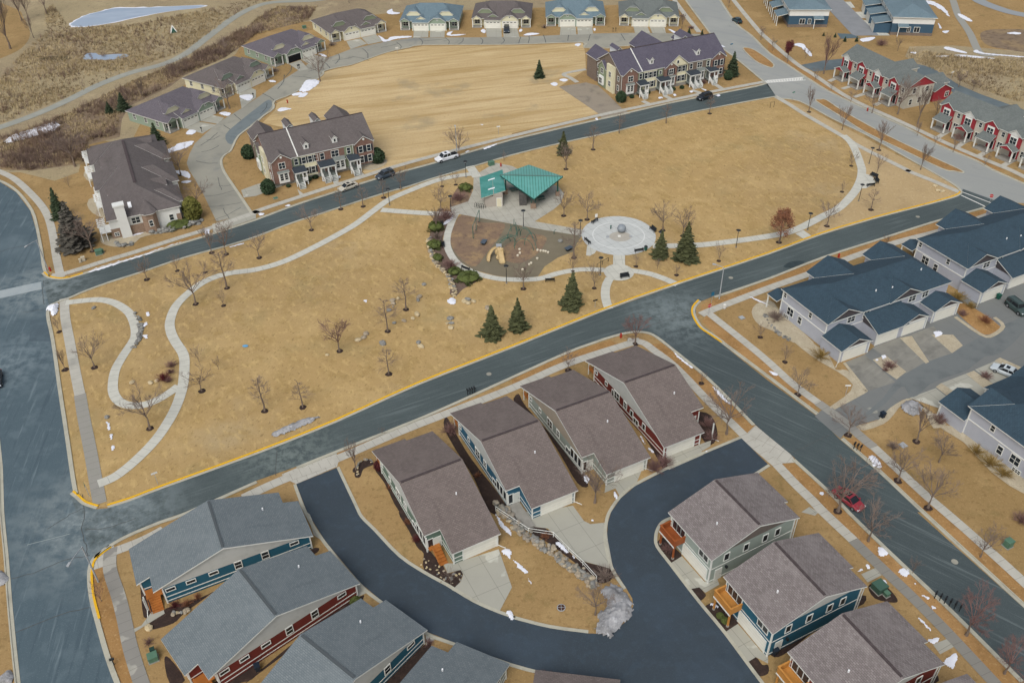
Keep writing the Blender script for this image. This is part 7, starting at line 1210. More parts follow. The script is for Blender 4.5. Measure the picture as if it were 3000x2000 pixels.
def streetlight(c, r, bx, by, ax, ay, label, h=8.2):
    p = G(TT(c, r, bx, by)); q = G(TT(c, r, ax, ay), h+.2); d = Vector((q.x-p.x, q.y-p.y, 0)); l = min(d.length, 3.2); d.normalize()
    o = thing('street_light', label, 'street light', (p.x, p.y, 0), math.atan2(d.y, d.x), 'tall street lights'); MB().cyl(0, 0, 0, h, .12, 8, 0, .08).build('pole', m_galv, o)
    MB().tube([(0, 0, h-.1), (l*.4, 0, h+.12), (l, 0, h+.2)], .055, 5).build('arm', m_galv, o); MB().box(l-.1, l+.55, -.17, .17, h+.12, h+.26).build('lamp_head', m_galv, o)
streetlight(0, 3, 905, 640, 640, 465, 'grey street light at the bottom left street corner', 7.2); streetlight(2, 1, 1903, 1178, 1870, 862, 'grey street light at the corner of the pale rowhouses', 7.0); streetlight(0, 1, 442, 912, 245, 690, 'thin street light over the left street corner', 7.0); streetlight(1, 0, 1848, 1440, 1830, 1160, 'street light pole behind the white pickup', 7.5)
def hydrant(c, r, x, y, label):
    p = G(TT(c, r, x, y)); o = thing('fire_hydrant', label, 'hydrant', (p.x, p.y, 0), 0, 'red fire hydrants'); MB().cyl(0, 0, 0, .75, .15, 10).cyl(0, 0, 0, .08, .24, 10).build('barrel', m_hyd, o); MB().ball((0, 0, .78), .17, 10, 6).build('cap', m_hyd, o)
    for s in (-1, 1): MB().tube([(s*.1, 0, .52), (s*.27, 0, .52)], .07, 8).build('nozzle', m_hyd, o)
for a in ((0,1,465,920,'fire hydrant at the upper left street corner'), (2,1,1000,1530,'fire hydrant beside the reddish corner tree'), (3,1,648,795,'fire hydrant behind the pale rowhouse roof'), (3,0,912,1020,'fire hydrant on the main road terrace'), (1,0,290,945,'fire hydrant inside the lane bend'), (1,0,2250,1530,'fire hydrant above the shelter')): hydrant(*a)
def bench(c, r, x, y, ang, label):
    p = G(TT(c, r, x, y)); o = thing('park_bench', label, 'bench', (p.x, p.y, .07), math.radians(ang), 'dark park benches')
    MB().box(-.9, .9, -.25, .25, .42, .48).build('seat', m_black, o); b = MB(); b.add([(-.9, .22, .5), (.9, .22, .5), (.9, .36, .95), (-.9, .36, .95), (-.9, .27, .5), (.9, .27, .5), (.9, .41, .95), (-.9, .41, .95)], [(0, 1, 2, 3), (5, 4, 7, 6), (3, 2, 6, 7)]); b.build('backrest', m_black, o)
    for s in (-.85, .85): MB().box(s-.04, s+.04, -.25, -.17, 0, .68).box(s-.04, s+.04, .2, .3, 0, .68).box(s-.05, s+.05, -.25, .3, .62, .68).build('leg', m_black, o)
for a in ((2,1,757,475,-130,'bench at the upper left rim of the splash plaza'), (2,1,695,660,115,'bench at the left rim of the splash plaza'), (2,1,1292,555,-65,'bench at the right rim of the splash plaza'), (2,1,1165,745,195,'bench at the lower rim of the splash plaza'), (2,1,1035,985,15,'bench on the small seat circle'), (2,1,348,1018,183,'bench below the playground path'), (3,1,968,62,-55,'bench on the curved pad, upper one'), (3,1,990,105,-90,'bench on the curved pad, middle one'), (3,1,940,145,190,'bench on the curved pad, lower one'), (1,1,1928,910,145,'bench beside the bright green junipers'), (1,1,1722,690,95,'bench at the shrub bed by the stone wall'), (1,1,1712,505,95,'bench among the upper junipers')): bench(*a)
def post_sign(c, r, bx, by, h, kind, ang, label, m=None):
    p = G(TT(c, r, bx, by)); o = thing('street_sign', label, 'sign', (p.x, p.y, 0), math.radians(ang)); MB().cyl(0, 0, 0, h, .035, 6).build('post', m_galv, o)
    if kind == 'stop':
        q = MB(); n = 8; R = .42; vs = [(R*math.cos(math.pi/8+k*math.pi/4), y, h-.05+R*math.sin(math.pi/8+k*math.pi/4)) for y in (-.06, -.04) for k in range(8)]; q.add(vs, [list(range(8)), list(range(8, 16))[::-1]]+[[(k+1) % 8, k, 8+k, 8+(k+1) % 8] for k in range(8)]); f = q.build('sign_face', mat('stop_red', 'b0262a', rough=.5), o)
        cu = bpy.data.curves.new('lettering', 'FONT'); cu.body = 'STOP'; cu.size = .34; cu.align_x = 'CENTER'; cu.align_y = 'CENTER'; cu.extrude = .004
        t = bpy.data.objects.new('tmp', cu); COL.objects.link(t); dg = bpy.context.evaluated_depsgraph_get(); me = bpy.data.meshes.new_from_object(t.evaluated_get(dg)); bpy.data.objects.remove(t); me.materials.clear(); me.materials.append(m_white)
        l = link_mesh('lettering', me, f); l.location = (0, -.068, h-.05); l.rotation_euler = (math.pi/2, 0, 0)
    else: MB().box(-.45 if kind == 'wide' else -.3, .45 if kind == 'wide' else .3, -.06, -.04, h-.5 if kind == 'tall' else h-.22, h+.3 if kind == 'tall' else h+.1).build('sign_face', m, o)
m_sblue = mat('sign_blue', '1f5f7c', rough=.5); m_sgrn = mat('sign_green', '3c7a66', rough=.5)
for a in ((2,1,1803,1330,2.3,'stop',20,'red stop sign at the pale rowhouse corner'), (2,1,1832,1215,2.2,'tall',20,'tall blue sign on the corner terrace below the street light',m_sblue), (3,1,2028,312,2.2,'stop',-40,'red stop sign at the far right junction'), (0,2,825,1425,2.6,'wide',-60,'pale green street sign near the bottom of the damp pavement',m_sgrn), (0,2,1452,1310,2.4,'wide',30,'white-topped sign post above the yellow kerb',m_white), (3,0,222,925,2.4,'wide',30,'green street sign at the upper street junction',m_sgrn), (3,0,60,450,2.2,'wide',40,'green street sign at the far main road pavement',m_sgrn), (2,1,770,480,1.9,'tall',20,'white notice board at the splash plaza',m_white), (2,1,762,1255,1.7,'wide',20,'small dark sign by the lower path mouth',m_dark), (3,2,712,490,2.1,'wide',0,'white sign on a leaning post in the court gravel',m_white), (3,0,1680,725,2.,'wide',20,'white sign behind the red rowhouses',m_white), (1,0,1300,495,1.9,'wide',0,'white post sign on the upper rim of the mown lot',m_white), (1,0,2228,1235,2.2,'wide',10,'white post at the lower rim of the mown lot',m_white), (2,0,2010,470,2.2,'wide',20,'blue street sign at the main road median',m_sblue)): post_sign(*a)
def cabinet(c, r, x, y, w, d, h, m, label, ang=26, name='utility_cabinet'):
    p = G(TT(c, r, x, y)); o = thing(name, label, 'utility box', (p.x, p.y, 0), math.radians(ang)); MB().box(-w/2-.1, w/2+.1, -d/2-.1, d/2+.1, 0, .1).build('pad', m_conc, o); MB().box(-w/2, w/2, -d/2, d/2, .1, h*.85).build('cabinet', m, o); MB().box(-w/2-.04, w/2+.04, -d/2-.04, d/2+.04, h*.85, h).build('lid', m, o)
for a in ((0,1,912,765,1.3,1.1,1.0,m_ugrn,'green utility cabinet on the condo corner lawn'), (0,1,945,752,.5,.5,.8,m_ugrn,'small yellow-green box beside the green cabinet on the condo lawn'), (0,1,768,825,.7,.6,.9,m_beige,'beige utility box left of the green cabinet'), (0,1,740,840,.35,.35,.8,m_beige,'narrow beige pedestal by the beige box'), (1,0,2162,1518,1.3,1.0,1.0,m_ugrn,'green utility cabinet beside the hydrant above the shelter'), (3,3,2198,310,1.0,.9,1.2,m_ugrn,'green utility cabinet on the far right lawn'), (3,3,1015,710,1.5,1.4,1.1,mat('dull_green_box', '3f5c50', rough=.7),'large green transformer box in the mulch oval',), (3,3,1085,765,.6,.6,.7,m_ugrn,'small pale green pedestal beside the transformer box'), (0,3,1412,1350,1.1,1.0,.9,m_ugrn,'green cabinet on the bottom left lawn'), (0,3,1410,1290,.5,.5,.9,mat('dark_green_box', '1f3a33'),'dark green drum beside the cabinet on the bottom left lawn'), (1,0,445,262,1.2,.9,.9,m_ugrn,'green utility box behind the duplexes'), (2,0,995,945,.6,.3,1.0,m_white,'white notice box at the brown driveway arborvitae'), (2,1,1950,1265,.35,.35,.9,m_white,'white pedestal on the pale rowhouse corner lawn'), (1,1,180,255,.9,.7,.2,m_ugrn,'flat green cover on the taupe rowhouse lawn'), (2,1,2110,1352,.8,.8,.15,m_galv,'round grey cover on the corner lawn'), (3,2,1240,955,.9,.9,.15,m_galv,'grey cover beside the twiggy shrub on the lawn')): cabinet(*a)
o = thing('litter_bin', 'dark green litter bin at the lower rim of the splash plaza', 'bin', G(TT(2, 1, 1228, 730))); MB().cyl(0, 0, 0, .9, .32, 12, 0, .36).build('bin_body', GRN, o); MB().cyl(0, 0, .9, 1.08, .38, 12, 0, .2).build('bin_lid', m_black, o)
def wheelbin(c, r, x, y, ang, m, label):
    p = G(TT(c, r, x, y)); o = thing('wheeled_bin', label, 'bin', (p.x, p.y, .07), math.radians(ang)); MB().add([(-.25, -.28, .08), (.25, -.28, .08), (.25, .28, .08), (-.25, .28, .08), (-.32, -.36, 1.0), (.32, -.36, 1.0), (.32, .36, 1.0), (-.32, .36, 1.0)], [(3, 2, 1, 0), (0, 1, 5, 4), (1, 2, 6, 5), (2, 3, 7, 6), (3, 0, 4, 7), (4, 5, 6, 7)]).build('bin_body', m, o); MB().box(-.35, .35, -.4, .4, 1.0, 1.07).build('bin_lid', m, o)
    for s in (-1, 1): MB().tube([(s*.3, .3, .12), (s*.36, .3, .12)], .12, 8).build('wheel', m_tyre, o)
m_bin = mat('dark_blue_bin', '1f2935', rough=.5); m_gbin = mat('green_bin', '1d5044', rough=.5)
wheelbin(3, 2, 1048, 700, 24, m_bin, 'dark bin at the court mouth gravel edge'); wheelbin(3, 1, 2112, 1180, 24, m_gbin, 'green bin beside the rowhouse garage and dark green car'); wheelbin(3, 3, 60, 1300, 26, m_bin, 'dark bin at the teal deck house side'); wheelbin(3, 3, 735, 850, 26, m_bin, 'dark bin by the teal deck house wall'); wheelbin(1, 3, 20, 1450, 26, m_bin, 'dark bin beside the dark red home wall')
def mailboxes(c, r, x, y, ang, n, label, sp=.5):
    p = G(TT(c, r, x, y)); o = thing('mailbox_row', label, 'mailboxes', (p.x, p.y, 0), math.radians(ang))
    for k in range(n):
        xx = (k-(n-1)/2)*sp; q = MB().box(xx-.05, xx+.05, -.05, .05, 0, 1.05).build('post', m_black, o); MB().box(xx-.11, xx+.11, -.27, .27, 1.05, 1.3).tube([(xx, -.27, 1.28), (xx, .27, 1.28)], .11, 8).build('mailbox', m_black, q)
mailboxes(1, 2, 1978, 485, 26, 4, 'row of four dark mailboxes on the lower street terrace', .42); mailboxes(3, 3, 1640, 850, -41, 6, 'row of dark mailboxes by the lower right kerb', .62); mailboxes(3, 2, 815, 1000, -40, 3, 'black mailbox bank near the round snow patch', .5); mailboxes(2, 0, 940, 295, 0, 2, 'pair of dark mailboxes between two duplex drives', .9); mailboxes(0, 0, 1855, 1215, 50, 1, 'single dark mailbox at the plum-roofed duplex drive'); mailboxes(0, 0, 2330, 900, 50, 1, 'single dark mailbox at the taupe-roofed duplex drive'); mailboxes(1, 0, 395, 635, 50, 2, 'dark mailboxes by the open garage drive'); mailboxes(0, 3, 1050, 1400, -70, 1, 'dark mailbox with white trim on the bottom left terrace')
# ---------------- boulders, stone walls ----------------
m_rock = mat('park_boulder', '958a78', [(1.2, 'ab9f8a', .4, .7, .7), (4, '6f675a', .5, .75, .7)], bump=(4, .6, .05)); m_rock2 = mat('grey_boulder', '7c7c78', [(1.2, '94948e', .4, .7, .7), (4, '5c5d5b', .5, .75, .7)], bump=(4, .6, .05)); m_rock3 = mat('tan_boulder', 'b3a483', [(1.2, 'c4b697', .4, .7, .7), (4, '8a7c61', .5, .75, .7)], bump=(4, .6, .05))
def rockmesh(mb, p, r, sq=None, mi=0):
    s = sq or (random.uniform(.9, 1.5), random.uniform(.7, 1.1), random.uniform(.45, .7)); t = MB().ball((0, 0, 0), r, 8, 5, 0, .14, s); a = random.uniform(0, 6.28); ca, sa = math.cos(a), math.sin(a); mb.add([(p[0]+x*ca-y*sa, p[1]+x*sa+y*ca, p[2]+z) for x, y, z in t.v], t.f, mi)
RL = ((1545,1050,.55,'upright boulder standing alone left of the stone wall foot'), (1500,1165,.6,'boulder pair by the bare tree, upper stone'), (1490,1195,.45,'boulder pair by the bare tree, lower stone'), (1305,1180,.5,'long flat boulder left of the bare tree'), (1255,1198,.6,'boulder left of the bare tree, biggest there'), (1262,1225,.55,'boulder touching the biggest one from below'), (1260,1255,.3,'small boulder under the cluster'), (1222,1285,.5,'pale boulder at the lower end of the cluster'), (1480,1325,.65,'blocky boulder right of the mulch ring tree'), (1440,1362,.45,'flat boulder left of the blocky one'), (1360,1385,.45,'boulder alone between tree and blocky one'), (1272,1403,.4,'grey boulder near the mulch ring tree'), (1012,1502,.55,'pale boulder in the left group, upper'), (990,1535,.5,'grey boulder in the left group, lower'), (940,1560,.6,'flat tan boulder at the left group tail'), (1918,1205,.6,'boulder below the snow spill, left'), (1945,1185,.5,'boulder below the snow spill, middle'), (2000,1206,.5,'boulder below the snow spill, right'), (1950,1222,.5,'flat boulder below the snow spill'), (1785,1362,.65,'dark boulder in the short column, top'), (1795,1405,.45,'pale boulder in the short column, middle'), (1790,1448,.5,'pale boulder in the short column, bottom'), (1755,1408,.3,'small stone beside the short column'), (2125,1265,.6,'grey boulder behind the left kerb spruce'))
for x, y, r, lb in RL:
    p = G(TT(1, 1, x, y)); b = MB(); rockmesh(b, (0, 0, .18), r); o = b.build('boulder', random.choice((m_rock, m_rock2, m_rock3))); o.location = (p.x, p.y, 0); tag(o, lb, 'boulder', 'boulders scattered in the park')
for c, r, x, y, R, lb in ((1,2,1165,20,.6,'tall grey boulder below the park boulders'), (1,2,1495,12,.55,'dark boulder above the kerb, upper'), (1,2,1515,50,.65,'pale flat boulder above the kerb, lower'), (1,2,655,128,.35,'small pale stone near the reddish tree'), (0,1,862,1265,.4,'grey stone inside the top of the path loop'), (0,2,1215,382,.4,'pale stone inside the lower path loop'), (0,2,985,700,.45,'grey stone above the snow bits'), (2,1,1005,545,0,''), (3,1,1535,145,.6,'pale rock in the corner rock cluster, left'), (3,1,1560,185,.55,'pale rock in the corner rock cluster, middle'), (3,1,1600,195,.55,'pale rock in the corner rock cluster, right'), (0,2,1385,385,.45,'long pale stone beside the dark red shrub'), (0,2,1440,365,.4,'second pale stone beside the dark red shrub'), (1,1,2120,640,0,''), (0,3,1370,1065,.5,'pale boulder at the front walk of the teal home')):
    if R: p = G(TT(c, r, x, y)); b = MB(); rockmesh(b, (0, 0, .15), R); o = b.build('boulder', m_rock3 if 'pale' in lb else m_rock2); o.location = (p.x, p.y, 0); tag(o, lb, 'boulder', 'boulders scattered in the park')
def wall(name, label, pts, w, r0, r1, m, n, tiers=2):
    g = spl(ground(pts), 12); b = MB(); L = sum((g[i+1]-g[i]).length for i in range(len(g)-1)); rnd = MB()
    for k in range(n):
        f = random.random()*(len(g)-1); i = int(f); p = g[i].lerp(g[i+1], f-i); d = (g[i+1]-g[i]).normalized(); q = p+Vector((-d.y, d.x, 0))*random.uniform(-w, w); rockmesh(b, (q.x, q.y, random.uniform(.05, .5*tiers)*random.random()), random.uniform(r0, r1), None, random.choice((0, 0, 1, 2)))
    o = b.build(name, [m, m_rock2, m_rock if m is not m_rock2 else m_darkr]); tag(o, label, 'stone wall'); return o
m_darkr = mat('dark_boulder', '5e5f5d', [(1.2, '74746f', .4, .7, .7)])
m_mixr = mat('mixed_fieldstone', '8b8478', [(.5, 'b3a68c', .5, .6, .8), (.7, '6a6d68', .52, .62, .8), (5, '5a574f', .55, .75, .6)], bump=(4, .6, .05))
wall('boulder_wall', 'long curved wall of rounded fieldstones between the green and blue homes', T(1, 3, [(2200, -80), (2280, 20)])+T(2, 3, [(-60, 0), (20, 120), (130, 220), (250, 300), (400, 390), (480, 470), (590, 540), (680, 610), (770, 690)]), .55, .18, .42, m_mixr, 280)
wall('boulder_wall', 'boulder retaining wall below the condo hedge', T(0, 1, [(1400, 560), (1480, 560), (1560, 545), (1650, 525), (1760, 495), (1860, 465)]), .7, .35, .65, m_rock2, 75); wall('boulder_wall', 'short crescent of grey boulders at the condo corner bed', T(0, 1, [(1060, 655), (1090, 685), (1150, 690), (1220, 670)]), .35, .3, .5, m_rock2, 26, 1)
wall('dry_stone_wall', 'pale dry stone wall curving along the shrub bed', T(1, 1, [(1590, 620), (1600, 730), (1640, 820), (1690, 900), (1765, 970), (1800, 1050), (1825, 1120), (1812, 1165)]), .35, .2, .42, m_rock3, 130); wall('rock_border', 'dark rock border along the right side of the path loop', T(0, 1, [(1250, 1310), (1280, 1380), (1295, 1470), (1270, 1560)])+T(0, 2, [(1230, 60)]), .35, .2, .38, m_rock2, 60, 1); wall('rock_border', 'small rock border around the rowhouse corner gravel', T(3, 1, [(-30, 1330), (60, 1460), (200, 1568)]), .3, .15, .28, m_rock2, 40, 1)
wall('rock_border', 'fieldstones beside the teal home wall', T(0, 3, [(1580, 930), (1650, 950), (1730, 900)]), .3, .2, .35, m_rock3, 16, 1); wall('rock_border', 'pale stones dotted over the dark bed by the green home stairs', T(1, 3, [(1560, 420), (1600, 500), (1700, 580), (1800, 640), (1860, 570)]), .9, .1, .2, m_rock3, 34, 1); wall('rock_border', 'stones ringing the mulch bed at the alley mouth', T(1, 2, [(935, 1225), (935, 1150), (1000, 1085), (1070, 1110)]), .15, .1, .18, m_rock3, 30, 1)
o = thing('fence', 'white rail fence running down the mulch slope beside the concrete drive', 'fence'); g = ground(T(2, 3, [(-150, -10), (60, 130), (150, 190), (380, 225), (520, 370), (650, 490), (775, 630)]))
MB().tube([p+Vector((0, 0, 1.0)) for p in g], .045, 5).build('rail', m_trim, o); MB().tube([p+Vector((0, 0, .5)) for p in g], .035, 5).build('rail', m_trim, o)
for p in g: MB().cyl(p.x, p.y, 0, 1.0, .05, 6).build('post', m_trim, o)
# ---------------- snow ----------------
SN = MB()
def heap(mb, pts, h, z=.03, rough=.1, n=4, wobb=.18):
    """ragged-edged snow laid on a fine grid: height grows from the melted rim inward"""
    q = spl(ground(pts), n, True); x0, x1 = min(p.x for p in q), max(p.x for p in q); y0, y1 = min(p.y for p in q), max(p.y for p in q)
    st = max(.16, math.sqrt((x1-x0)*(y1-y0))/34); W = max(.35, .28*min(x1-x0, y1-y0)); ids = {}; N = len(q); m = int(1.2/st)+1
    for i in range(-1, int((x1-x0)/st)+2):
        for j in range(-1, int((y1-y0)/st)+2):
            x, y = x0+i*st, y0+j*st; d = 1e9
            for k in range(N):
                ax, ay, bx, by = q[k].x, q[k].y, q[(k+1) % N].x, q[(k+1) % N].y; L = (bx-ax)**2+(by-ay)**2+1e-9; t = max(0, min(1, ((x-ax)*(bx-ax)+(y-ay)*(by-ay))/L)); d = min(d, (x-ax-t*(bx-ax))**2+(y-ay-t*(by-ay))**2)
            d = math.sqrt(d)*(1 if inside((x, y), q) else -1)+mnoise.noise((x*1.7, y*1.7, 3.3))*wobb*1.6+mnoise.noise((x*5, y*5, 1.3))*wobb*.6
            if d > -.02:
                e = min(1, max(0, d/W)); ids[(i, j)] = len(mb.v); mb.v.append((x+random.uniform(-.3, .3)*st, y+random.uniform(-.3, .3)*st, z+h*(e**.6)*(1+rough*3*mnoise.noise((x*.8, y*.8, 9.1))+rough*2*mnoise.noise((x*2.6, y*2.6, 4.4))+random.uniform(-rough, rough)*.5)))
    for (i, j), v in ids.items():
        c = [ids.get(k) for k in ((i, j), (i+1, j), (i+1, j+1), (i, j+1))]
        c = [k for k in c if k is not None]
        if len(c) >= 3: mb.f.append(c); mb.m.append(0)
def pile(label, pts, h, m, wobb=.3):
    b = MB(); heap(b, pts, h, .03, .12, 6, wobb); o = b.build('snow_pile', m, None, True); tag(o, label, 'snow pile')
pile('large dirty snow mound at the tip of the alley island', T(2, 3, [(910, 660), (1000, 690), (1070, 760), (1120, 880), (1080, 980), (980, 1080), (900, 1160), (800, 1140), (770, 1090), (790, 980), (800, 920), (870, 880), (830, 780), (815, 720)]), .9, m_dirty); pile('long grey snow bank along the yellow kerb', T(1, 2, [(140, 880), (160, 840), (300, 770), (450, 710), (590, 695), (540, 730), (420, 790), (250, 860)]), .7, m_dirty, .15)
pile('dirty snow mound on the gravel at the court mouth', T(3, 2, [(1215, 590), (1290, 550), (1370, 560), (1420, 610), (1390, 670), (1320, 690), (1250, 650)]), .7, m_dirty, .15); pile('snow heap at the upper left corner of the park', T(0, 1, [(425, 1280), (450, 1250), (500, 1240), (540, 1230), (535, 1290), (500, 1340), (470, 1330), (460, 1300)]), .7, m_snow, .1); pile('large white snow patch inside the lane bend', T(1, 0, [(400, 830), (450, 750), (500, 735), (580, 740), (570, 780), (500, 830), (430, 850)]), .35, m_snow, .2)
pile('rounded snow patch on the terrace beside the mailbox bank', T(3, 2, [(918, 1060), (960, 1045), (1010, 1080), (1045, 1140), (1015, 1172), (960, 1140)]), .2, m_snow, .08); pile('grey snow heap at the lower left street edge', T(0, 3, [(0, 540), (60, 560), (80, 620), (40, 670), (-60, 670), (-60, 540)]), .5, m_dirty, .1); pile('grey snow heap at the bottom left corner', T(0, 3, [(20, 1490), (90, 1450), (135, 1490), (110, 1568), (0, 1600), (-20, 1540)]), .5, m_dirty, .1); pile('long white snow bank beside the thicket', T(0, 0, [(40, 1300), (100, 1250), (250, 1200), (400, 1150), (500, 1125), (545, 1150), (500, 1200), (350, 1250), (200, 1290), (80, 1315)]), .4, m_snow, .4)
SP = [(0,1,[(775,945),(900,890),(1200,800),(1640,660),(1660,665),(1450,740),(1150,840),(850,935)]), (0,0,[(1510,1390),(1600,1350),(1640,1320),(1780,1298),(1740,1350),(1620,1390),(1520,1418)]), (0,0,[(1705,1235),(1740,1195),(1805,1205),(1770,1240)]), (0,0,[(2010,1045),(2060,1030),(2125,1045),(2085,1070)]), (0,0,[(2200,885),(2270,870),(2330,885),(2290,930),(2220,910)]), (0,1,[(1575,10),(1640,0),(1720,10),(1755,50),(1730,75),(1650,40)]), (0,1,[(1660,110),(1720,90),(1765,95),(1720,120)]),
 (1,0,[(325,870),(370,855),(420,850),(420,870),(350,885)]), (1,0,[(385,890),(440,855),(480,860),(450,890),(400,900)]), (1,0,[(200,1010),(240,990),(325,1000),(290,1015),(210,1030)]), (1,0,[(1120,330),(1160,345),(1200,370),(1230,345),(1300,335),(1425,335),(1420,350),(1300,360),(1180,390),(1150,370)]), (1,0,[(1200,110),(1250,85),(1260,110),(1320,120),(1310,132),(1220,135)]), (1,0,[(1750,320),(1770,300),(1810,290),(1790,320),(1840,318),(1930,318),(1880,330),(1780,335)]), (1,0,[(2060,290),(2090,270),(2112,285),(2100,310)]), (1,0,[(110,745),(160,740),(190,755),(150,762)]), (1,0,[(570,500),(610,497),(655,522),(620,525)]), (1,0,[(2060,1145),(2090,1148),(2080,1158)]),
 (2,0,[(105,325),(160,305),(250,310),(230,322),(140,332)]), (2,0,[(60,285),(85,270),(97,285),(75,298)]), (2,0,[(1435,275),(1470,278),(1515,305),(1490,310)]), (2,0,[(575,415),(600,402),(635,408),(605,432)]), (2,0,[(350,775),(390,758),(425,775),(390,797)]), (2,0,[(428,740),(470,725),(515,738),(480,755)]), (2,0,[(765,1090),(785,1085),(795,1105),(775,1110)]), (2,0,[(1630,840),(1660,835),(1665,850),(1640,855)]), (2,0,[(1740,815),(1790,830),(1770,838)]), (2,0,[(1870,880),(1900,870),(1915,885),(1890,892)]), (2,0,[(1340,898),(1370,892),(1390,905),(1350,912)]), (2,0,[(1480,870),(1500,865),(1512,880),(1490,888)]), (2,0,[(745,270),(765,262),(772,280),(755,288)]),
 (2,0,[(1870,415),(1930,420),(1960,437),(1890,437)]), (3,0,[(230,415),(270,400),(330,410),(355,445),(405,500),(390,525),(340,480),(300,440)]), (3,0,[(1310,0),(1380,20),(1440,100),(1400,20),(1500,10),(1600,60),(1650,110),(1675,170),(1590,100),(1500,50)]), (3,0,[(1595,290),(1670,285),(1630,312)]), (3,0,[(1560,210),(1595,260),(1575,265)]), (3,0,[(1615,440),(1660,435),(1830,485),(1790,492),(1640,460)]), (3,0,[(1530,522),(1600,510),(1670,518),(1620,530)]), (3,0,[(1700,515),(1780,505),(2060,535),(2050,545),(1800,530)]), (3,0,[(1880,480),(1920,460),(1990,490),(2340,520),(2330,532),(1960,500)]), (3,0,[(2190,310),(2260,298),(2330,308),(2290,322)]), (3,0,[(1740,130),(1790,140),(1880,195),(1840,200),(1760,160)]), (3,0,[(840,365),(900,350),(985,345),(950,375),(870,388)]), (3,0,[(1300,485),(1360,480),(1350,500)]),
 (0,1,[(1340,1310),(1370,1300),(1375,1330),(1350,1338)]), (0,1,[(1310,1410),(1350,1395),(1355,1420),(1315,1445)]), (0,1,[(1310,1515),(1355,1510),(1360,1545),(1330,1545)]), (0,2,[(968,740),(1000,745),(1020,800),(990,825),(985,780)]), (0,2,[(1005,855),(1040,860),(1040,900),(1020,915)]), (0,2,[(1020,960),(1055,965),(1040,1000),(1025,1000)]), (0,1,[(1210,605),(1250,580),(1325,570),(1300,585)]), (0,1,[(1880,545),(1920,540),(1925,580),(1885,590)]), (0,1,[(2110,700),(2240,665),(2230,680),(2130,705)]),
 (1,1,[(1750,1200),(1800,1165),(1840,1205),(1800,1235)]), (1,1,[(980,1195),(1015,1190),(1010,1212)]), (1,1,[(1715,490),(1790,430),(1815,420),(1800,455),(1740,500)]), (1,1,[(20,400),(55,388),(85,400),(40,420)]), (1,1,[(260,330),(290,315),(325,318),(290,335)]), (1,1,[(740,60),(780,50),(770,75)]), (1,1,[(595,100),(625,95),(630,108)]), (1,0,[(1920,1400),(1950,1385),(1965,1390),(1935,1408)]), (1,0,[(2090,1365),(2200,1325),(2210,1332),(2110,1375)]),
 (2,2,[(1400,-5),(1540,145),(1620,205),(1670,240),(1640,245),(1540,170),(1440,50)]), (2,2,[(1840,420),(1880,440),(2010,570),(1990,580),(1910,520)]), (2,2,[(925,1395),(950,1385),(975,1430),(950,1450)]), (2,2,[(1175,875),(1195,875),(1230,950),(1200,930)]), (2,2,[(1240,975),(1275,985),(1310,1030),(1270,1020)]), (2,2,[(650,1240),(690,1232),(715,1280),(690,1310)]), (2,3,[(390,280),(430,275),(500,330),(520,375),(490,380),(420,320)]), (2,3,[(530,390),(570,400),(600,440),(580,440)]), (2,3,[(0,430),(50,460),(130,530),(148,570),(100,555),(40,500)]), (2,3,[(135,600),(160,610),(188,660),(170,665)]), (1,3,[(2250,360),(2310,335),(2350,370),(2330,440),(2300,410)]), (1,3,[(2290,915),(2352,910),(2370,980),(2350,1000)]), (1,3,[(2190,0),(2240,60),(2350,190),(2330,215),(2240,130)]), (2,3,[(720,70),(750,65),(755,82),(725,85)]), (2,3,[(1820,845),(1860,840),(1890,870),(1850,885)]), (2,2,[(1775,1015),(1800,1005),(1800,1025)]),
 (3,2,[(0,270),(50,280),(95,310),(70,322),(10,290)]), (3,2,[(470,1390),(500,1380),(520,1400),(495,1425)]), (3,2,[(1040,130),(1080,130),(1075,165),(1045,165)]), (3,1,[(1520,1480),(1590,1480),(1600,1510),(1540,1530)]), (3,2,[(985,170),(1010,165),(1010,190)]), (3,3,[(1005,330),(1060,325),(1110,375),(1060,405),(1015,400)]), (3,3,[(1195,540),(1240,510),(1290,535),(1305,575),(1260,595),(1215,580)]), (3,3,[(1000,650),(1040,625),(1085,630),(1080,665),(1030,680)]), (3,3,[(885,490),(910,475),(940,500),(915,525)]), (3,3,[(820,535),(870,520),(865,540),(830,555)]), (3,3,[(1330,650),(1360,645),(1350,670)]), (3,3,[(1410,760),(1460,775),(1500,800),(1440,795)]), (3,3,[(1500,860),(1550,875),(1545,900),(1515,890)]), (3,3,[(1360,970),(1400,975),(1460,1040),(1540,1140),(1530,1145),(1420,1030)]), (3,3,[(1470,1180),(1530,1150),(1580,1155),(1555,1195),(1500,1210)]), (3,3,[(1610,1370),(1680,1310),(1740,1300),(1730,1360),(1690,1440),(1630,1410)]), (3,3,[(1520,1400),(1560,1380),(1580,1410),(1540,1440)]), (3,1,[(0,0)]), (2,1,[(2200,1160),(2352,1230),(2352,1240),(2180,1170)])]
for c, r, q in SP:
    if len(q) > 2: heap(SN, T(c, r, q), .1, .075, .2, 3, .1)
o = SN.build('snow_patches', m_snow, None, True); o['kind'] = 'stuff'
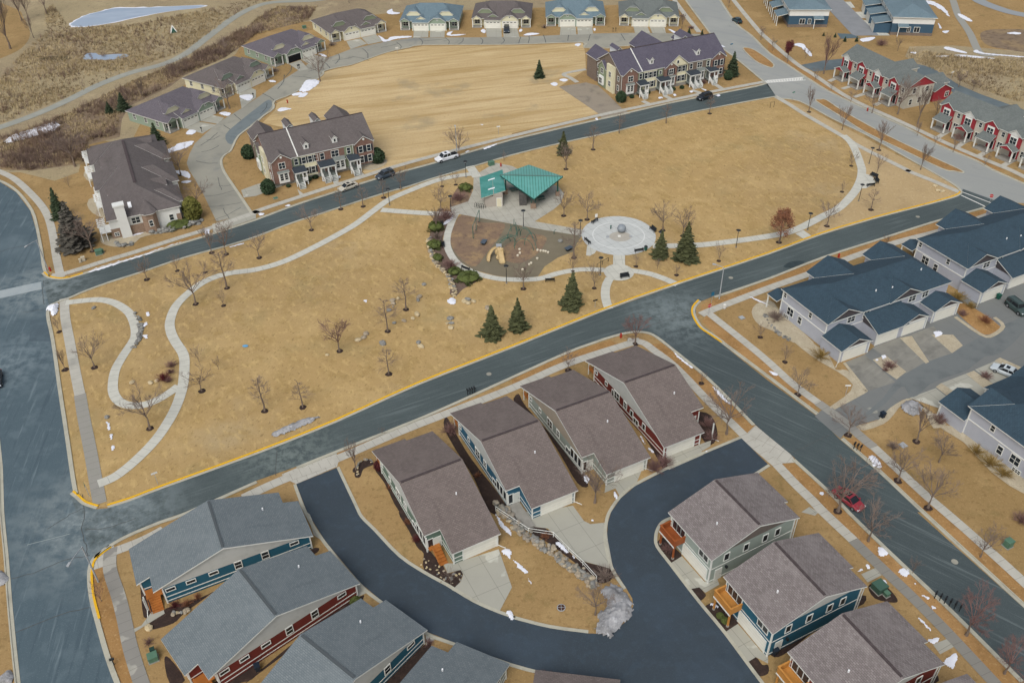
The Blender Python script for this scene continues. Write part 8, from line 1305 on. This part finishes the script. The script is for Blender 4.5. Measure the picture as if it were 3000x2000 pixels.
# ---------------- playground and plaza ----------------
q5 = lambda x, y: (1290+x/5.6, 600+y/5.6)
m_slide = mat('sculpted_slide', 'b29c72', [(1, 'c9b489', .4, .7, .6), (5, '8d7a56', .5, .75, .5)], coord='O', rough=.5); m_rope = mat('green_rope_frame', '41685c', rough=.5); m_pod = mat('cream_pod', 'd0c8b4', rough=.5)
p = G(q5(960, 900)); o = thing('rock_slide', 'sand-coloured sculpted rock with two slides at the playground edge', 'slide', (p.x, p.y, 0), 0)
b = MB(); b.ball((.2, 1.4, .9), 1.0, 12, 8, 0, .1, (.95, .9, 1.2)); b.ball((.3, .4, .45), .95, 12, 8, 0, .1, (.95, 1.0, .65)); b.build('rock', m_slide, o)
for nm, pts, w in (('slide_chute', [(-.3, 1.6, 1.9), (-1.3, 1.5, 1.35), (-2.0, .5, .7), (-2.1, -.8, .25)], .34), ('slide_chute', [(.3, 1.3, 1.9), (.4, .3, 1.2), (.6, -1.0, .5), (.8, -1.7, .2)], .55)):
    P = spl(pts, 4); b = MB()
    for i, v in enumerate(P):
        d = (P[min(i+1, len(P)-1)]-P[max(0, i-1)]).normalized(); s = Vector((-d.y, d.x, 0)).normalized()*w; b.v += [tuple(v-s+Vector((0, 0, .25))), tuple(v-s*.8), tuple(v+s*.8), tuple(v+s+Vector((0, 0, .25))), tuple(v+s*1.15+Vector((0, 0, .1))), tuple(v-Vector((0, 0, .25))), tuple(v-s*1.15+Vector((0, 0, .1)))]
    for i in range(len(P)-1):
        for k in range(7): b.f.append([i*7+k, i*7+(k+1) % 7, (i+1)*7+(k+1) % 7, (i+1)*7+k]); b.m.append(0)
    b.build(nm, m_slide, o)
MB().box(-.5, .6, 1.5, 2.4, 1.2, 2.3).build('platform', m_galv, o)
g0 = G(q5(1400, 620)); o = thing('climbing_frame', 'green climbing frame of arches and rope rungs over the chip island', 'climbing frame', (g0.x, g0.y, 0))
def arch(a, b, h, nm='arch'):
    A, B = G(q5(*a)), G(q5(*b)); MB().tube([(A.x+(B.x-A.x)*(1-math.cos(math.pi*k/10))/2-g0.x, A.y+(B.y-A.y)*(1-math.cos(math.pi*k/10))/2-g0.y, h*math.sin(math.pi*k/10)) for k in range(11)], .06, 5).build(nm, m_rope, o)
for a, b, h in (((1215, 720), (1530, 750), 2.6), ((1310, 500), (1575, 730), 2.8), ((1260, 520), (1510, 560), 2.5), ((930, 760), (1240, 620), 2.2), ((940, 740), (1150, 600), 1.7), ((1215, 680), (1310, 480), 2.2), ((1380, 660), (1575, 600), 2.4), ((1100, 560), (1290, 420), 2.2)): arch(a, b, h)
A, B = G(q5(950, 740)), G(q5(1200, 590))
for k in range(9):
    v = A.lerp(B, k/8); d = (B-A).normalized(); s = Vector((-d.y, d.x, 0))*.5; z = 1.3+.7*math.sin(math.pi*k/8); MB().tube([v-s-g0+Vector((0, 0, z)), v+s-g0+Vector((0, 0, z))], .035, 4).build('rung', m_rope, o)
for s in (-1, 1): d = (B-A).normalized(); q = Vector((-d.y, d.x, 0))*.5*s; MB().tube([A.lerp(B, k/8)+q-g0+Vector((0, 0, 1.3+.7*math.sin(math.pi*k/8))) for k in range(9)], .045, 4).build('side_rail', m_rope, o)
for x, y in ((1160, 440), (1210, 360), (1255, 490), (1240, 410)): v = G(q5(x, y))-g0; MB().cyl(v.x, v.y, 0, 1.9, .07, 6).build('post', m_rope, o)
PD = [(1300, 740, 'pale stepping pod on the chip island, top'), (1305, 800, 'pale stepping pod on the chip island, second'), (1270, 842, 'pale stepping pod on the chip island, third'), (1595, 752, 'pale pod in the line at the chip island rim, first'), (1645, 762, 'pale pod in the line at the chip island rim, second'), (1690, 768, 'pale pod in the line at the chip island rim, third'), (1728, 775, 'pale pod in the line at the chip island rim, fourth'), (1768, 790, 'pale pod in the line at the chip island rim, last'), (1490, 965, 'pale pod on the play surface, upper of three'), (1458, 985, 'pale pod on the play surface, middle of three'), (1350, 1072, 'pale pod by the tree on the play surface'), (1590, 890, 'pale pod with a dark handle')]
for x, y, lb in PD: v = G(q5(x, y)); ob = MB().cyl(0, 0, 0, .3, .22, 10, 0, .25).ball((0, 0, .3), .25, 10, 4, 0, 0, (1, 1, .35)).build('stepping_pod', m_pod); ob.location = v; tag(ob, lb, 'stepping stone', 'cream stepping pods')
o = thing('swing_set', 'tall dark swing posts on the chip bed left of the slide', 'swing'); P = [G(q5(*a)) for a in ((540, 552), (592, 418), (645, 276))]
for v in P: MB().cyl(v.x, v.y, 0, 2.9, .08, 6).build('post', m_rope, o)
MB().tube([v+Vector((0, 0, 2.9)) for v in P], .06, 6).build('beam', m_rope, o)
for k in (.25, .75):
    for a, b in ((0, 1), (1, 2)):
        v = P[a].lerp(P[b], k); MB().box(v.x-.22, v.x+.22, v.y-.1, v.y+.1, .5, .55).build('swing_seat', m_black, o); MB().tube([v+Vector((.2, 0, .55)), v+Vector((.2, 0, 2.9))], .02, 3).tube([v+Vector((-.2, 0, .55)), v+Vector((-.2, 0, 2.9))], .02, 3).build('chain', m_galv, o)
for x, y, a, lb in ((715, 640, 70, 'blue-grey play table on the chip bed'), (2105, 745, 40, 'dark picnic table at the right edge of the play surface')):
    v = G(q5(x, y)); o = thing('play_table', lb, 'table', (v.x, v.y, 0), math.radians(a)); MB().box(-.8, .8, -.5, .5, .55, .66).build('table_top', mat('slate_plastic', '4a5560', rough=.5), o); MB().box(-.55, .55, -.3, .3, 0, .55).build('leg', m_black, o)
v = G(q5(1970, 610)); ob = MB().ball((0, 0, .3), .5, 10, 6, 0, .08, (1.1, .9, .7)).build('play_boulder', m_rock2); ob.location = v; tag(ob, 'dark rounded play boulder near the splash plaza path', 'boulder')
v = G(q5(1865, 480)); ob = MB().tube([(0, 0, 0), (0, 0, .7), (.15, 0, .95), (.45, 0, 1.0)], .06, 6).build('water_spout', GRN); ob.location = v; tag(ob, 'hooked dark water spout by the playground path', 'fountain')
v = G(TT(2, 1, 1005, 565)); o = thing('sphere_fountain', 'large grey stone ball on the splash plaza', 'fountain', v); MB().ball((0, 0, .95), .92, 20, 12, 0, .015).build('stone_ball', mat('sphere_granite', '7d858c', [(1.5, '99a0a5', .4, .7, .7), (6, '62696f', .5, .75, .5)], coord='O', rough=.5), o, True); MB().cyl(0, 0, .05, .16, .75, 16).build('plinth', m_conc, o)
v = G(TT(2, 1, 907, 538)); o = thing('water_post', 'small green post on the splash plaza', 'fountain', v); MB().cyl(0, 0, .08, .75, .12, 8).build('post', m_gbin, o); MB().cyl(0, 0, .75, .85, .2, 8).build('bowl', m_gbin, o)
for x, y, lb in ((985, 605, 'pale square spray plate below the stone ball'), (878, 610, 'dark spray plate at the left of the plaza basin'), (1090, 608, 'dark spray plate at the right of the plaza basin')): v = G(TT(2, 1, x, y)); ob = MB().box(-.3, .3, -.3, .3, 0, .1).build('spray_plate', m_white if 'pale' in lb else m_galv); ob.location = (v.x, v.y, .08); tag(ob, lb, 'drain')
o = thing('bike_rack', 'row of looped bike stands beside the restroom block', 'bike rack')
for k in range(6):
    v = G((1370+(140+k*37)/7.127, 470+(985+k*7)/7.127)); MB().tube([(v.x, v.y, 0), (v.x+.05, v.y+.05, .9), (v.x+.25, v.y+.2, 1.15), (v.x+.45, v.y+.4, .9), (v.x+.5, v.y+.45, 0)], .045, 5).build('hoop', m_black, o)
o = thing('plaza_railing', 'dark handrail on the ramp left of the seat circle', 'railing'); g = ground(T(2, 1, [(780, 895), (830, 865), (885, 835)])); MB().tube([v+Vector((0, 0, .95)) for v in g], .05, 5).build('rail', m_black, o)
for v in g: MB().cyl(v.x, v.y, 0, .95, .045, 5).build('post', m_black, o)
v = G(TT(2, 3, 452, 878)); o = thing('fire_ring', 'round iron cover with a cross on the island lawn', 'cover', v); MB().cyl(0, 0, .02, .12, .55, 20).build('rim', m_galv, o); MB().cyl(0, 0, .03, .14, .46, 20).build('lid', mat('rusty_iron', '3f2a22', [(3, '5a3a2a', .4, .7, .6)]), o); MB().box(-.44, .44, -.025, .025, .14, .16).box(-.025, .025, -.44, -.025, .14, .16).box(-.025, .025, .025, .44, .14, .16).build('cross_bar', m_galv, o)
o = thing('soccer_goal', 'small metal goal frame at the far corner of the park lawn', 'goal', G(TT(3, 0, 35, 990)), .4); MB().tube([(-.6, 0, 0), (-.6, 0, 1.6), (.6, 0, 1.6), (.6, 0, 0)], .05, 5).build('frame', m_black, o)
v = G(TT(0, 2, 2255, 45)); ob = MB().ball((0, 0, .12), .5, 14, 6, 0, .04, (1.1, .7, .25)).build('blue_sled', mat('blue_plastic', '5f9bc4', rough=.4)); ob.location = v; tag(ob, 'pale blue plastic sled lying alone on the park lawn', 'sled')
v = G(TT(0, 0, 1595, 300)); o = thing('outfall_hood', 'white and green hooded drain outlet in the meadow', 'drain', v, .5); b = MB(); b.add([(-1.2, -.8, 0), (1.2, -.8, 0), (0, -.2, 2.6), (-.9, 1.2, 0), (.9, 1.2, 0)], [(0, 1, 2), (1, 4, 2), (4, 3, 2), (3, 0, 2)]); b.build('hood', m_white2, o); MB().add([(-.9, -.84, .05), (.9, -.84, .05), (0, -.38, 1.9)], [(0, 1, 2)]).build('grate', m_gbin, o)
